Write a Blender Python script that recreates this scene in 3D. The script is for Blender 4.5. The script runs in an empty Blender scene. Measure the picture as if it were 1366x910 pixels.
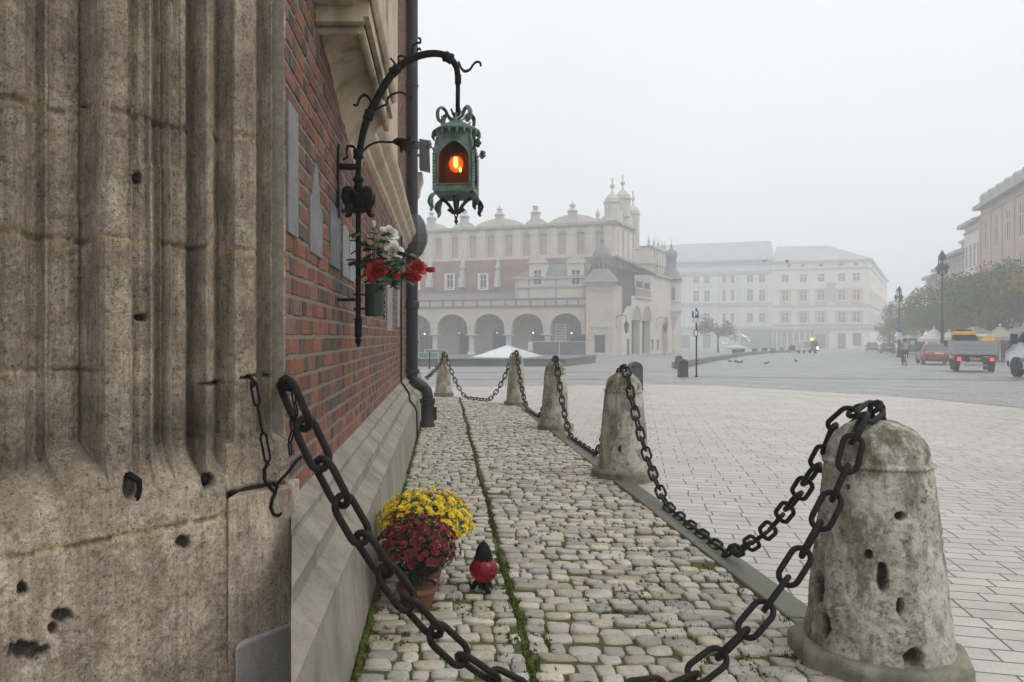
import bpy, math, random
import numpy as np
from mathutils import Vector, Matrix, noise
random.seed(7)
R = math.radians
scn = bpy.context.scene
col = scn.collection
H = 1.4                                   # eye height above the near paving

def at(px, py, Y):                        # photo pixel + distance -> world point
    return Vector(((px-592)/1000*Y, Y, H+(449-py)/1000*Y))
def gz(Y):                                # the square falls gently away from the church
    if Y < 18: return 0.0
    if Y < 45: return -(Y-18)*0.0167
    return -0.45-(min(Y, 260)-45)*0.0075
def gY(py):
    if py > 526.8: return 1400/(py-449)
    Y = 1099.4/(py-465.7) if py > 466.5 else 999
    return Y if Y < 45 else 1512/(py-456.5)
def gp(px, py):                           # ground point seen at a pixel
    Y = gY(py)
    return Vector(((px-592)/1000*Y, Y, gz(Y)))

class MB:
    def __init__(s): s.v=[]; s.f=[]; s.m=[]; s.c=[]; s.mi=0; s.cc=None
    def add(s, vs, fs):
        b=len(s.v); s.v += [tuple(p) for p in vs]
        for f in fs: s.f.append([b+i for i in f]); s.m.append(s.mi); s.c.append(s.cc)
    def box(s, x0,x1,y0,y1,z0,z1):
        s.add([(x0,y0,z0),(x1,y0,z0),(x1,y1,z0),(x0,y1,z0),(x0,y0,z1),(x1,y0,z1),(x1,y1,z1),(x0,y1,z1)],
              [(0,3,2,1),(4,5,6,7),(0,1,5,4),(1,2,6,5),(2,3,7,6),(3,0,4,7)])
    def obox(s, c, a, b, d):              # centre + three half vectors
        c=Vector(c);a=Vector(a);b=Vector(b);d=Vector(d)
        s.add([c-a-b-d,c+a-b-d,c+a+b-d,c-a+b-d,c-a-b+d,c+a-b+d,c+a+b+d,c-a+b+d],
              [(0,3,2,1),(4,5,6,7),(0,1,5,4),(1,2,6,5),(2,3,7,6),(3,0,4,7)])
    def hexa(s, bot, top): s.add(list(bot)+list(top), [(0,3,2,1),(4,5,6,7),(0,1,5,4),(1,2,6,5),(2,3,7,6),(3,0,4,7)])
    def quad(s, a,b,c,d): s.add([a,b,c,d],[(0,1,2,3)])
    def prism(s, poly, ext):
        n=len(poly); e=Vector(ext); P=[Vector(p) for p in poly]
        s.add(P+[p+e for p in P], [list(range(n))[::-1], list(range(n,2*n))]+[(i,(i+1)%n,n+(i+1)%n,n+i) for i in range(n)])
    def tube(s, pts, r, n=8, caps=True, closed=False):
        P=[Vector(p) for p in pts]; N=len(P)
        rr=r if isinstance(r,(list,tuple)) else [r]*N
        T=[]
        for i in range(N):
            a=P[(i-1)%N] if (closed or i>0) else P[i]; b=P[(i+1)%N] if (closed or i<N-1) else P[i]
            t=(b-a); T.append(t.normalized() if t.length>1e-9 else Vector((0,0,1)))
        u=T[0].orthogonal().normalized(); vs=[]
        for i in range(N):
            u=(u-T[i]*u.dot(T[i])); u=u.normalized() if u.length>1e-6 else T[i].orthogonal().normalized()
            w=T[i].cross(u)
            for k in range(n):
                a=2*math.pi*k/n; vs.append(P[i]+(u*math.cos(a)+w*math.sin(a))*rr[i])
        fs=[]
        M_=N if closed else N-1
        for i in range(M_):
            for k in range(n):
                j=(i+1)%N
                fs.append((i*n+k,i*n+(k+1)%n,j*n+(k+1)%n,j*n+k))
        if caps and not closed: fs += [list(range(n))[::-1], list(range((N-1)*n,N*n))]
        s.add(vs,fs)
    def lathe(s, prof, c=(0,0,0), n=24, ang0=0.0):
        vs=[];fs=[];cx,cy,cz=c
        for r,z in prof:
            for k in range(n):
                a=ang0+2*math.pi*k/n; vs.append((cx+r*math.cos(a),cy+r*math.sin(a),cz+z))
        for i in range(len(prof)-1):
            for k in range(n): fs.append((i*n+k,i*n+(k+1)%n,(i+1)*n+(k+1)%n,(i+1)*n+k))
        fs += [list(range(n))[::-1], list(range((len(prof)-1)*n,len(prof)*n))]
        s.add(vs,fs)
    def ball(s, c, r, nu=12, nv=8):
        r = r if isinstance(r,(tuple,list)) else (r,r,r); c=Vector(c); vs=[c+Vector((0,0,-r[2]))]; fs=[]
        for j in range(1,nv):
            t=-math.pi/2+math.pi*j/nv
            for k in range(nu):
                a=2*math.pi*k/nu; vs.append(c+Vector((r[0]*math.cos(t)*math.cos(a),r[1]*math.cos(t)*math.sin(a),r[2]*math.sin(t))))
        vs.append(c+Vector((0,0,r[2]))); L=len(vs)-1
        for k in range(nu): fs.append((0,1+(k+1)%nu,1+k)); fs.append((L,1+(nv-2)*nu+k,1+(nv-2)*nu+(k+1)%nu))
        for j in range(nv-2):
            for k in range(nu):
                a=1+j*nu; fs.append((a+k,a+(k+1)%nu,a+nu+(k+1)%nu,a+nu+k))
        s.add(vs,fs)
    def grid(s, fn, nu, nv, flip=False):
        vs=[fn(i/(nu),j/(nv)) for j in range(nv+1) for i in range(nu+1)]
        fs=[]
        for j in range(nv):
            for i in range(nu):
                a=j*(nu+1)+i; q=(a,a+1,a+nu+2,a+nu+1); fs.append(q[::-1] if flip else q)
        s.add(vs,fs)
    def build(s, name, mats, parent=None, smooth=False, local=False, bevel=0, bseg=2, auto=None):
        me=bpy.data.meshes.new(name)
        V=s.v
        if parent is not None and not local:
            o=Vector((0,0,0)); q=parent
            while q: o=o+q.location; q=q.parent
            V=[(x-o.x,y-o.y,z-o.z) for x,y,z in V]
        me.from_pydata(V,[],s.f)
        for m in (mats if isinstance(mats,(list,tuple)) else [mats]): me.materials.append(m)
        if any(s.m): me.polygons.foreach_set('material_index', s.m)
        if any(c is not None for c in s.c):
            ca=me.color_attributes.new('Col','FLOAT_COLOR','CORNER')
            arr=[]
            for p,c in zip(s.f,s.c):
                c=c if c is not None else (1,1,1)
                arr += [c[0],c[1],c[2],1.0]*len(p)
            ca.data.foreach_set('color',arr)
        if smooth: me.polygons.foreach_set('use_smooth',[True]*len(me.polygons))
        me.update()
        ob=bpy.data.objects.new(name,me); col.objects.link(ob)
        if parent is not None: ob.parent=parent
        if auto is not None:
            me.set_sharp_from_angle(angle=R(auto))
            me.polygons.foreach_set('use_smooth',[True]*len(me.polygons)); me.set_sharp_from_angle(angle=R(auto))
        if bevel:
            b=ob.modifiers.new('Bevel','BEVEL'); b.width=bevel; b.segments=bseg; b.limit_method='ANGLE'; b.angle_limit=R(35)
        return ob

def build_each(mb,name,mats,parent=None,**k):
    par=list(range(len(mb.v)))
    def fd(a):
        while par[a]!=a: par[a]=par[par[a]]; a=par[a]
        return a
    for f in mb.f:
        for b in f[1:]: par[fd(b)]=fd(f[0])
    g={}
    for i,f in enumerate(mb.f): g.setdefault(fd(f[0]),[]).append(i)
    out=[]
    for fs in g.values():
        m=MB(); mp={}
        for i in fs:
            f=[]
            for v in mb.f[i]:
                if v not in mp: mp[v]=len(m.v); m.v.append(mb.v[v])
                f.append(mp[v])
            m.f.append(f); m.m.append(mb.m[i]); m.c.append(mb.c[i])
        out.append(m.build(name,mats,parent,**k))
    return out
def thing(name,label,cat,loc=(0,0,0),rz=0,group=None):
    o=bpy.data.objects.new(name,None); col.objects.link(o); o.location=loc; o.rotation_euler=(0,0,rz)
    o.empty_display_size=.1
    o['label']=label; o['category']=cat
    if group: o['group']=group
    return o
def tag(o,label,cat,group=None):
    o['label']=label; o['category']=cat
    if group: o['group']=group
    return o
def struct(o): o['kind']='structure'; return o
def stuff(o): o['kind']='stuff'; return o
def copy_tree(o,parent=None):
    c=o.copy(); col.objects.link(c)
    if parent is not None: c.parent=parent
    for ch in list(o.children): copy_tree(ch,c)
    return c

# ---------------------------------------------------------------- materials
class NT:
    def __init__(s,name):
        s.m=bpy.data.materials.new(name); s.m.use_nodes=True; s.t=s.m.node_tree; s.t.nodes.clear()
        s.out=s.n('ShaderNodeOutputMaterial'); s.b=s.n('ShaderNodeBsdfPrincipled'); s.l(s.b.outputs[0],s.out.inputs[0])
        s.co=s.n('ShaderNodeTexCoord')
    def n(s,t,**k):
        x=s.t.nodes.new(t)
        for a,b in k.items(): setattr(x,a,b)
        return x
    def l(s,a,b): s.t.links.new(a,b)
    def set(s,sock,v):
        if hasattr(v,'is_linked'): s.l(v,sock)
        else:
            if isinstance(v,(tuple,list)) and len(v)==3 and sock.type=='RGBA': v=(*v,1)
            sock.default_value=v
    def map(s,scale=(1,1,1),rot=(0,0,0),src=None):
        m=s.n('ShaderNodeMapping'); s.l(src or s.co.outputs['Object'],m.inputs[0]); m.inputs['Scale'].default_value=scale; m.inputs['Rotation'].default_value=rot
        return m.outputs[0]
    def noise(s,scale=5,detail=6,rough=.6,vec=None,dist=0):
        x=s.n('ShaderNodeTexNoise'); x.inputs['Scale'].default_value=scale; x.inputs['Detail'].default_value=detail; x.inputs['Roughness'].default_value=rough; x.inputs['Distortion'].default_value=dist
        s.l(vec or s.co.outputs['Object'],x.inputs['Vector']); return x.outputs[0]
    def vor(s,scale=5,vec=None,feature='F1',out=0,rand=1.0):
        x=s.n('ShaderNodeTexVoronoi'); x.feature=feature; x.inputs['Scale'].default_value=scale; x.inputs['Randomness'].default_value=rand
        s.l(vec or s.co.outputs['Object'],x.inputs['Vector']); return x.outputs[out]
    def ramp(s,fac,stops):
        x=s.n('ShaderNodeValToRGB'); s.l(fac,x.inputs[0]); e=x.color_ramp.elements
        while len(e)<len(stops): e.new(.5)
        for i,(p,c) in enumerate(stops):
            e[i].position=p; e[i].color=(*c,1) if isinstance(c,(tuple,list)) else (c,c,c,1)
        return x.outputs[0]
    def mix(s,fac,a,b,mode='MIX'):
        x=s.n('ShaderNodeMix'); x.data_type='RGBA'; x.blend_type=mode
        s.set(x.inputs[0],fac); s.set(x.inputs[6],a); s.set(x.inputs[7],b); return x.outputs[2]
    def math(s,op,a,b=0.0):
        x=s.n('ShaderNodeMath'); x.operation=op; s.set(x.inputs[0],a); s.set(x.inputs[1],b); return x.outputs[0]
    def attr(s,name='Col'):
        x=s.n('ShaderNodeAttribute'); x.attribute_name=name; return x.outputs[0]
    def bump(s,h,strength=.3,dist=.01,prev=None):
        x=s.n('ShaderNodeBump'); x.inputs['Strength'].default_value=strength; x.inputs['Distance'].default_value=dist
        s.l(h,x.inputs['Height'])
        if prev: s.l(prev,x.inputs['Normal'])
        return x.outputs[0]
    def fin(s,c,rough=.8,normal=None,metal=0,spec=.4):
        s.set(s.b.inputs['Base Color'],c); s.set(s.b.inputs['Roughness'],rough); s.b.inputs['Metallic'].default_value=metal
        s.b.inputs['Specular IOR Level'].default_value=spec
        if normal: s.l(normal,s.b.inputs['Normal'])
        return s.m

def mat(name,c,rough=.7,var=.2,scale=6,bump=.15,bscale=60,metal=0,spec=.4,attr=False,dirt=0,emit=None,estr=0,bdist=.004):
    t=NT(name)
    f=t.noise(scale,5)
    lo=tuple(x*(1-var) for x in c); hi=tuple(min(1,x*(1+var)) for x in c)
    k=t.ramp(f,[(.3,lo),(.7,hi)])
    if attr: k=t.mix(1.0,k,t.attr(),'MULTIPLY')
    if dirt:
        d=t.ramp(t.noise(scale*2.7,8,.7),[(.45,0.0),(.7,1.0)])
        k=t.mix(t.math('MULTIPLY',d,dirt),k,tuple(x*.35 for x in c))
    nrm=t.bump(t.noise(bscale,4),bump,bdist) if bump else None
    rr=t.ramp(t.noise(scale*1.7,4),[(.3,max(0,rough-.08)),(.7,min(1,rough+.08))])
    t.fin(k,rr,nrm,metal,spec)
    if emit:
        t.b.inputs['Emission Color'].default_value=(*emit,1); t.b.inputs['Emission Strength'].default_value=estr
    return t.m

iron=mat('wrought_iron',(.007,.007,.0075),.6,.35,20,.35,140,spec=.1,dirt=.3)
iron_chain=mat('chain_iron',(.0125,.011,.010),.5,.65,24,.4,160,spec=.12)
pipe_m=mat('painted_pipe',(.011,.012,.0125),.45,.3,4,.1,30,spec=.3)
lead_m=mat('lead_sheet',(.055,.06,.065),.5,.3,5,.2,30)

# ---------------------------------------------------------------- camera, sky, sun, air
cam=bpy.data.cameras.new('camera'); co=bpy.data.objects.new('camera',cam); col.objects.link(co)
co.location=(0,0,H); co.rotation_euler=(R(90),0,0)
cam.sensor_width=36; cam.lens=36*1000/1366; cam.shift_x=91/1366; cam.shift_y=-6/1366
cam.clip_end=3000; cam.clip_start=.05
cam.dof.use_dof=False
scn.camera=co
W=bpy.data.worlds.new('World'); scn.world=W; W.use_nodes=True
wt=W.node_tree; wt.nodes.clear()
def wn(t): return wt.nodes.new(t)
wo=wn('ShaderNodeOutputWorld'); wb=wn('ShaderNodeBackground'); sk=wn('ShaderNodeTexSky'); sk.sky_type='NISHITA'; sk.sun_disc=False
SUN_EL,SUN_ROT=R(48),R(115)
sk.sun_elevation=SUN_EL; sk.sun_rotation=SUN_ROT; sk.dust_density=4; sk.air_density=1.0
hs=wn('ShaderNodeHueSaturation'); hs.inputs['Saturation'].default_value=.25
wt.links.new(sk.outputs[0],hs.inputs['Color'])
tc=wn('ShaderNodeTexCoord'); sx=wn('ShaderNodeSeparateXYZ'); wt.links.new(tc.outputs['Generated'],sx.inputs[0])
rp=wn('ShaderNodeValToRGB'); wt.links.new(sx.outputs[2],rp.inputs[0])      # cloud deck: brighter overhead
e=rp.color_ramp.elements; e[0].position=0; e[0].color=(8.5,8.7,8.95,1); e[1].position=1; e[1].color=(14.5,14.7,15,1)
e2=rp.color_ramp.elements.new(.42); e2.color=(10.0,10.15,10.4,1)
nz=wn('ShaderNodeTexNoise'); nz.inputs['Scale'].default_value=2.2; nz.inputs['Detail'].default_value=3; wt.links.new(tc.outputs['Generated'],nz.inputs['Vector'])
nr=wn('ShaderNodeValToRGB'); wt.links.new(nz.outputs[0],nr.inputs[0]); nr.color_ramp.elements[0].position=.3; nr.color_ramp.elements[0].color=(.93,.935,.945,1); nr.color_ramp.elements[1].position=.7; nr.color_ramp.elements[1].color=(1.03,1.03,1.03,1)
mu=wn('ShaderNodeMix'); mu.data_type='RGBA'; mu.blend_type='MULTIPLY'; mu.inputs[0].default_value=1
wt.links.new(rp.outputs[0],mu.inputs[6]); wt.links.new(nr.outputs[0],mu.inputs[7])
mx=wn('ShaderNodeMix'); mx.data_type='RGBA'; mx.inputs[0].default_value=.85
wt.links.new(hs.outputs[0],mx.inputs[6]); wt.links.new(mu.outputs[2],mx.inputs[7])
wt.links.new(mx.outputs[2],wb.inputs[0]); wb.inputs[1].default_value=.1; wt.links.new(wb.outputs[0],wo.inputs[0])
sl=bpy.data.lights.new('sun','SUN'); sl.energy=.6; sl.angle=R(25); sl.color=(1,.97,.93)
so=bpy.data.objects.new('sun',sl); col.objects.link(so)
# sky sun_rotation turns clockwise from +Y seen from above
sd=Vector((math.sin(SUN_ROT)*math.cos(SUN_EL),math.cos(SUN_ROT)*math.cos(SUN_EL),math.sin(SUN_EL)))
so.rotation_euler=sd.to_track_quat('Z','Y').to_euler()
vs=scn.view_settings; vs.view_transform='Standard'; vs.look='None'; vs.exposure=.2; vs.gamma=1; vs.use_curve_mapping=False
scn.display_settings.display_device='sRGB'
cy=scn.cycles
cy.use_denoising=True; cy.max_bounces=6; cy.diffuse_bounces=3; cy.glossy_bounces=3; cy.transmission_bounces=6; cy.volume_bounces=3; cy.transparent_max_bounces=12
try: cy.denoiser='OPENIMAGEDENOISE'
except Exception: pass
cy.caustics_reflective=False; cy.caustics_refractive=False

hz=MB(); hz.box(-60,230,-25,400,-3.5,36)
hm=bpy.data.materials.new('haze_air'); hm.use_nodes=True; ht=hm.node_tree; ht.nodes.clear()
ho=ht.nodes.new('ShaderNodeOutputMaterial'); hv=ht.nodes.new('ShaderNodeVolumePrincipled'); ht.links.new(hv.outputs[0],ho.inputs['Volume'])
hv.inputs['Color'].default_value=(.97,.985,1,1); hv.inputs['Density'].default_value=.0041; hv.inputs['Anisotropy'].default_value=.2
haze=stuff(hz.build('haze',hm))
# ================================================================ ground, plaza, path
def setts_mat():
    t=NT('granite_setts')
    v=t.map((8.5,8.5,0),(0,0,R(17)))
    c=t.vor(1.0,v,'F1',1); d=t.vor(1.0,v,'DISTANCE_TO_EDGE',0)
    big=t.noise(.12,5,.6); mid=t.noise(1.3,5)
    base=t.ramp(big,[(.3,(.25,.248,.243)),(.7,(.33,.327,.318))])
    base=t.mix(.5,base,t.ramp(mid,[(.3,(.21,.209,.206)),(.75,(.35,.347,.338))]))
    sv=t.n('ShaderNodeSeparateColor'); t.l(c,sv.inputs[0])
    base=t.mix(1.0,base,t.ramp(sv.outputs[0],[(0,.78),(1,1.2)]),'MULTIPLY')
    j=t.ramp(d,[(.03,0.0),(.10,1.0)])
    k=t.mix(j,(.10,.098,.09),base)
    rr=t.ramp(t.noise(.5,4),[(.35,.38),(.65,.62)])
    return t.fin(k,rr,t.bump(t.ramp(d,[(0,0.0),(.25,1.0)]),.35,.012),spec=.5)
MB0=MB()
ys=[-40,18]+[18+27*i/6 for i in range(1,7)]+[80,140,200,260,900]
for a,b in zip(ys,ys[1:]):
    MB0.quad((-700,a,gz(a)-.03),(700,a,gz(a)-.03),(700,b,gz(b)-.03),(-700,b,gz(b)-.03))
ground=struct(MB0.build('ground',setts_mat()))

def plaza_mat():
    t=NT('pale_slabs')
    v=t.map((1,1,0),(0,0,R(14.5)))
    br=t.n('ShaderNodeTexBrick'); t.l(v,br.inputs['Vector'])
    br.offset=.36; br.offset_frequency=3; br.squash=.8; br.squash_frequency=5
    br.inputs['Scale'].default_value=1; br.inputs['Brick Width'].default_value=.27; br.inputs['Row Height'].default_value=.138
    br.inputs['Mortar Size'].default_value=.0062; br.inputs['Mortar Smooth'].default_value=.25
    br.inputs['Color1'].default_value=(.80,.80,.79,1); br.inputs['Color2'].default_value=(1.14,1.13,1.12,1); br.inputs['Mortar'].default_value=(1,1,1,1); br.inputs['Bias'].default_value=0
    big=t.noise(.28,5,.6); mid=t.noise(2.3,6,.65); fin=t.noise(70,3)
    base=t.ramp(big,[(.32,(.45,.43,.39)),(.5,(.475,.44,.39)),(.68,(.48,.41,.345))])
    base=t.mix(1.0,base,br.outputs[0],'MULTIPLY')
    base=t.mix(.55,base,t.ramp(mid,[(.3,(.34,.32,.28)),(.7,(.54,.495,.43))]))
    base=t.mix(1.0,base,t.ramp(fin,[(.3,.9),(.7,1.08)]),'MULTIPLY')
    wet=t.mix(.5,t.ramp(t.noise(5,6,.7),[(.52,0.0),(.72,.55)]),t.ramp(t.noise(.7,7,.72),[(.48,0.0),(.66,.75)]))
    base=t.mix(wet,base,(.30,.28,.24))
    k=t.mix(br.outputs[1],base,(.042,.042,.032))
    rr=t.ramp(t.noise(1.1,5),[(.3,.24),(.7,.52)])
    h=t.math('SUBTRACT',t.math('MULTIPLY',fin,.15),br.outputs[1])
    return t.fin(k,rr,t.bump(h,.5,.006),spec=.5)
bpts=[(480,516.4),(560,516.4),(620,516),(740,514.6),(880,513.2)]
lb=[((p-592)/1000*gY(q),gY(q)) for p,q in bpts]
rpts=[(880,513.2),(960,515),(1100,523),(1250,533.5),(1366,545),(1500,561)]
rb=[((p-592)/1000*gY(q),gY(q)) for p,q in rpts]
def kerb_l(Y): return 1.745-.0185*Y
def plaza_x(Y):
    x0=-.55 if Y<15.2 else -7
    if Y>lb[0][1]: x0=np.interp(Y,[b[1] for b in lb],[b[0] for b in lb])
    ryl=[b[1] for b in rb][::-1]; rxl=[b[0] for b in rb][::-1]
    x1=60 if Y<ryl[0] else np.interp(Y,ryl,rxl)
    return x0,x1
pm=MB(); yy=[-12,0]+[1+.5*i for i in range(23)]+[rb[-1][1]-.001]+[12.8+.2*i for i in range(53)]
yy=sorted(y for y in yy if y<rb[0][1])+[rb[0][1]]
rows=[(plaza_x(y),y) for y in yy]
for (a,ya),(b,yb) in zip(rows,rows[1:]):
    pm.quad((a[0],ya,gz(ya)),(a[1],ya,gz(ya)),(b[1],yb,gz(yb)),(b[0],yb,gz(yb)))
plaza=struct(pm.build('plaza',plaza_mat()))
# darker gutter course round the edge of the pale paving
gm=MB(); path_=lb[:-1]+rb
for i,(a,b) in enumerate(zip(path_,path_[1:])):
    def off(p,q,d):
        t=Vector((q[0]-p[0],q[1]-p[1],0)).normalized(); n=Vector((-t.y,t.x,0)); return n*d
    n1=off(path_[max(0,i-1)],path_[i+1],.34); n2=off(path_[i],path_[min(len(path_)-1,i+2)],.34)
    A=(a[0],a[1],gz(a[1])-.012);B=(b[0],b[1],gz(b[1])-.012)
    gm.quad(A,B,(b[0]+n2.x,b[1]+n2.y,gz(b[1]+n2.y)-.012),(a[0]+n1.x,a[1]+n1.y,gz(a[1]+n1.y)-.012))
struct(gm.build('gutter',mat('gutter_stone',(.13,.128,.122),.5,.35,9,.4,50)))
# drainage bands across the setts
bm_=MB()
for (p0,q0,p1,q1,w) in [(540,497,900,495.2,.3),(900,501.5,1366,507,.28),(540,506,870,505,.22)]:
    a=gp(p0,q0);b=gp(p1,q1); N=12
    for i in range(N):
        c=a.lerp(b,i/N);d=a.lerp(b,(i+1)/N)
        bm_.quad((c.x,c.y,gz(c.y)-.018),(d.x,d.y,gz(d.y)-.018),(d.x,d.y+w,gz(d.y+w)-.018),(c.x,c.y+w,gz(c.y+w)-.018))
struct(bm_.build('drainage_channel',mat('channel_stone',(.15,.15,.148),.5,.3,9,.3,50)))

# path bed (earth and moss between the cobbles)
def bed_mat():
    t=NT('joint_earth')
    a=t.noise(3.2,6,.65); b=t.noise(26,5,.7)
    f=t.ramp(t.mix(.45,a,b),[(.38,0.0),(.52,1.0)])
    c=t.mix(f,t.ramp(b,[(.3,(.05,.043,.03)),(.7,(.13,.112,.08))]),t.ramp(b,[(.3,(.045,.06,.014)),(.7,(.11,.13,.03))]))
    return t.fin(c,.95,t.bump(b,.8,.01),spec=.2)
MOSSX=.352
pe=MB()
ye=[0.9+.3*i for i in range(54)]
def path_r(Y): return kerb_l(Y)+.01 if Y<15.3 else np.interp(Y,[15.3,17.1],[1.46,-.36])
for a,b in zip(ye,ye[1:]): pe.quad((-.60,a,.0145),(path_r(a),a,.0145),(path_r(b),b,.0145),(-.60,b,.0145))
path_bed=struct(pe.build('path_bed',bed_mat()))
def cobble_mat():
    t=NT('cobblestone')
    a=t.noise(22,7,.7); b=t.noise(90,5,.7); m=t.noise(5.5,6,.7)
    base=t.ramp(a,[(.3,(.34,.31,.25)),(.55,(.49,.455,.38)),(.75,(.59,.555,.485))])
    base=t.mix(1.0,base,t.attr(),'MULTIPLY')
    spots=t.ramp(b,[(.56,0.0),(.66,.8)])
    base=t.mix(spots,base,(.11,.105,.085))
    base=t.mix(t.ramp(m,[(.50,0.0),(.66,.6)]),base,(.185,.18,.105))
    rr=t.ramp(a,[(.3,.42),(.7,.7)])
    return t.fin(base,rr,t.bump(b,.5,.006,t.bump(a,.6,.012)),spec=.45)
cob=MB(); rnd=random.Random(3)
def stone(cx,cy,hx,hy,h,tone):
    n=12; ex=rnd.uniform(3.5,8.0); ring=[]
    tilt=(rnd.uniform(-.06,.06),rnd.uniform(-.06,.06)); rot=rnd.gauss(0,.05)
    q=[(rnd.gauss(0,.09),rnd.gauss(0,.10)) for _ in range(4)]
    for k in range(n):
        a=2*math.pi*(k+.5)/n
        c,s_=math.cos(a),math.sin(a); r=(abs(c)**ex+abs(s_)**ex)**(-1/ex)*rnd.uniform(.93,1.03)
        x,y=c*r,s_*r; u,v=(x+1)/2,(y+1)/2
        w4=((1-u)*(1-v),u*(1-v),u*v,(1-u)*v)
        x+=sum(w*p[0] for w,p in zip(w4,q)); y+=sum(w*p[1] for w,p in zip(w4,q))
        ring.append((x*math.cos(rot)-y*math.sin(rot)*hy/hx,y*math.cos(rot)+x*math.sin(rot)*hx/hy))
    vs=[]
    for f,z in [(1.0,-.004),(.985,.76),(.945,.97),(.5,1.0)]:
        for x,y in ring:
            X=cx+x*hx*f; Y=cy+y*hy*f
            vs.append((X,Y,.006+h*z+ (tilt[0]*(X-cx)+tilt[1]*(Y-cy)+rnd.uniform(-.0006,.0006) if z>0 else -.01)))
    vs.append((cx,cy,.006+h*1.03))
    fs=[]
    for i in range(3):
        for k in range(n): fs.append((i*n+k,i*n+(k+1)%n,(i+1)*n+(k+1)%n,(i+1)*n+k))
    for k in range(n): fs.append((3*n+k,3*n+(k+1)%n,4*n))
    cob.cc=tone; cob.add(vs,fs)
def foot_x(Y): return -.372
def lay(xa,xb,wm,dm,hm_,ang=0.0):
    y=1.2
    while y<17.0:
        d=dm*rnd.uniform(.78,1.2); x0=xa(y)+rnd.uniform(.0,.03); x1=xb(y)
        x=x0; ph=rnd.uniform(0,6)
        while x<x1-.03:
            w=min(wm*rnd.choice([.6,.75,.9,1,1,1.15,1.4])*rnd.uniform(.9,1.1),x1-x)
            if w<.04: break
            g=rnd.uniform(.002,.009); wob=.018*math.sin(x*4.1+ph)+.01*math.sin(x*11+ph*2)+ang*(x-xa(y))
            if rnd.random()>.012:
                s=rnd.choice([rnd.uniform(.62,.9),rnd.uniform(.85,1.15),rnd.uniform(.9,1.18)]); wv=rnd.uniform(-.03,.03)
                yo=y+d/2+wob
                if x+w<xb(yo)+.01:
                    tn=rnd.choice([(1,1,1),(1,1,1),(1.05,1.0,.92),(.93,.95,.98),(1.03,.99,.91),(.9,.88,.82)]); stone(x+w/2,yo+rnd.uniform(-.006,.006),(w-g)/2,(d-g*.5)/2*rnd.uniform(.95,1.06),hm_*rnd.uniform(.65,1.25),(s*tn[0]+wv*.5,s*tn[1],s*tn[2]-wv*.5))
            x+=w
        y+=d
lay(lambda y:-.36,lambda y:MOSSX-.008+.008*math.sin(y*2.3),.108,.086,.021)
lay(lambda y:MOSSX+.014+.008*math.sin(y*2.3),lambda y:path_r(y)-.012,.122,.098,.021,-.05)
path=struct(cob.build('path',cobble_mat(),smooth=True))
# moss tufts along the joint and the wall foot
mo=MB(); rnd=random.Random(11)
def blade(p,h,w,lean):
    a=rnd.uniform(0,6.28); t=rnd.uniform(.6,1.3); mo.cc=(t,t*rnd.uniform(.9,1.15),t*.8)
    d=Vector((math.cos(a)*w,math.sin(a)*w,0)); l=Vector((rnd.gauss(0,lean),rnd.gauss(0,lean),h))
    mo.add([p-d,p+d,p+l],[(0,1,2)])
def cushion(x,y,r,h):
    t=rnd.uniform(.6,1.25); mo.cc=(t,t,t*.8)
    mo.ball((x,y,.015),(r,r*rnd.uniform(.8,1.4),h),7,4)
    for _ in range(5):
        blade(Vector((x+rnd.gauss(0,r*.7),y+rnd.gauss(0,r*.7),.02)),rnd.uniform(.008,.022)*(1.4 if r>.02 else 1),.003,.006)
y=1.6
while y<16.9:
    x=MOSSX+.005+.008*math.sin(y*2.3)
    if noise.noise((0,y*1.3,0))>-.35:
        cushion(x+rnd.gauss(0,.005),y,rnd.uniform(.006,.013),rnd.uniform(.016,.026))
    if rnd.random()<.35: cushion(x+rnd.gauss(0,.03),y,rnd.uniform(.008,.014),.012)
    y+=.018 if y<6 else .035
y=1.6
while y<15.5:
    if noise.noise((3,y*.9,0))>-.3 or y<3.6:
        for _ in range(2): cushion(-.366+abs(rnd.gauss(0,.008)),y+rnd.uniform(-.01,.01),rnd.uniform(.01,.022),rnd.uniform(.015,.035))
    y+=.022 if y<6 else .05
for _ in range(2200):
    y=2.4+abs(rnd.gauss(0,2.2)); x=rnd.uniform(-.34,path_r(y)-.05)
    if noise.noise((x*2.2,y*1.4,5))>-.05: cushion(x,y,rnd.uniform(.005,.012),rnd.uniform(.007,.013))
for (x,y) in [(1.62,3.9),(1.6,4.05),(1.64,3.6),(1.57,5.2),(1.1,3.15),(.43,6.3),(.38,6.25)]:
    for _ in range(26): blade(Vector((x+rnd.gauss(0,.012),y+rnd.gauss(0,.02),.015)),rnd.uniform(.02,.05),.003,.015)
stuff(mo.build('moss',mat('moss',(.06,.075,.014),.95,.4,40,.3,200,attr=True,spec=.1)))
# kerb: long dark stones
kb=MB(); y=1.0; rnd=random.Random(5)
while y<15.2:
    L=min(rnd.uniform(.9,1.5),15.4-y); a,b=y+.004,y+L-.004
    kb.hexa([(kerb_l(a),a,-.1),(kerb_l(a)+.185,a,-.1),(kerb_l(b)+.185,b,-.1),(kerb_l(b),b,-.1)],
            [(kerb_l(a),a,.034+rnd.uniform(-.003,.003)),(kerb_l(a)+.185,a,.030),(kerb_l(b)+.185,b,.030),(kerb_l(b),b,.034)])
    y+=L
def kerb_mat():
    t=NT('kerb_stone'); a=t.noise(4,6,.65); b=t.noise(60,5,.7)
    c=t.ramp(a,[(.3,(.10,.10,.085)),(.5,(.125,.125,.095)),(.62,(.10,.115,.05)),(.78,(.16,.155,.135))])
    c=t.mix(t.ramp(b,[(.55,0.0),(.75,.5)]),c,(.055,.055,.045))
    return t.fin(c,.6,t.bump(b,.4,.005),spec=.45)
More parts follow.
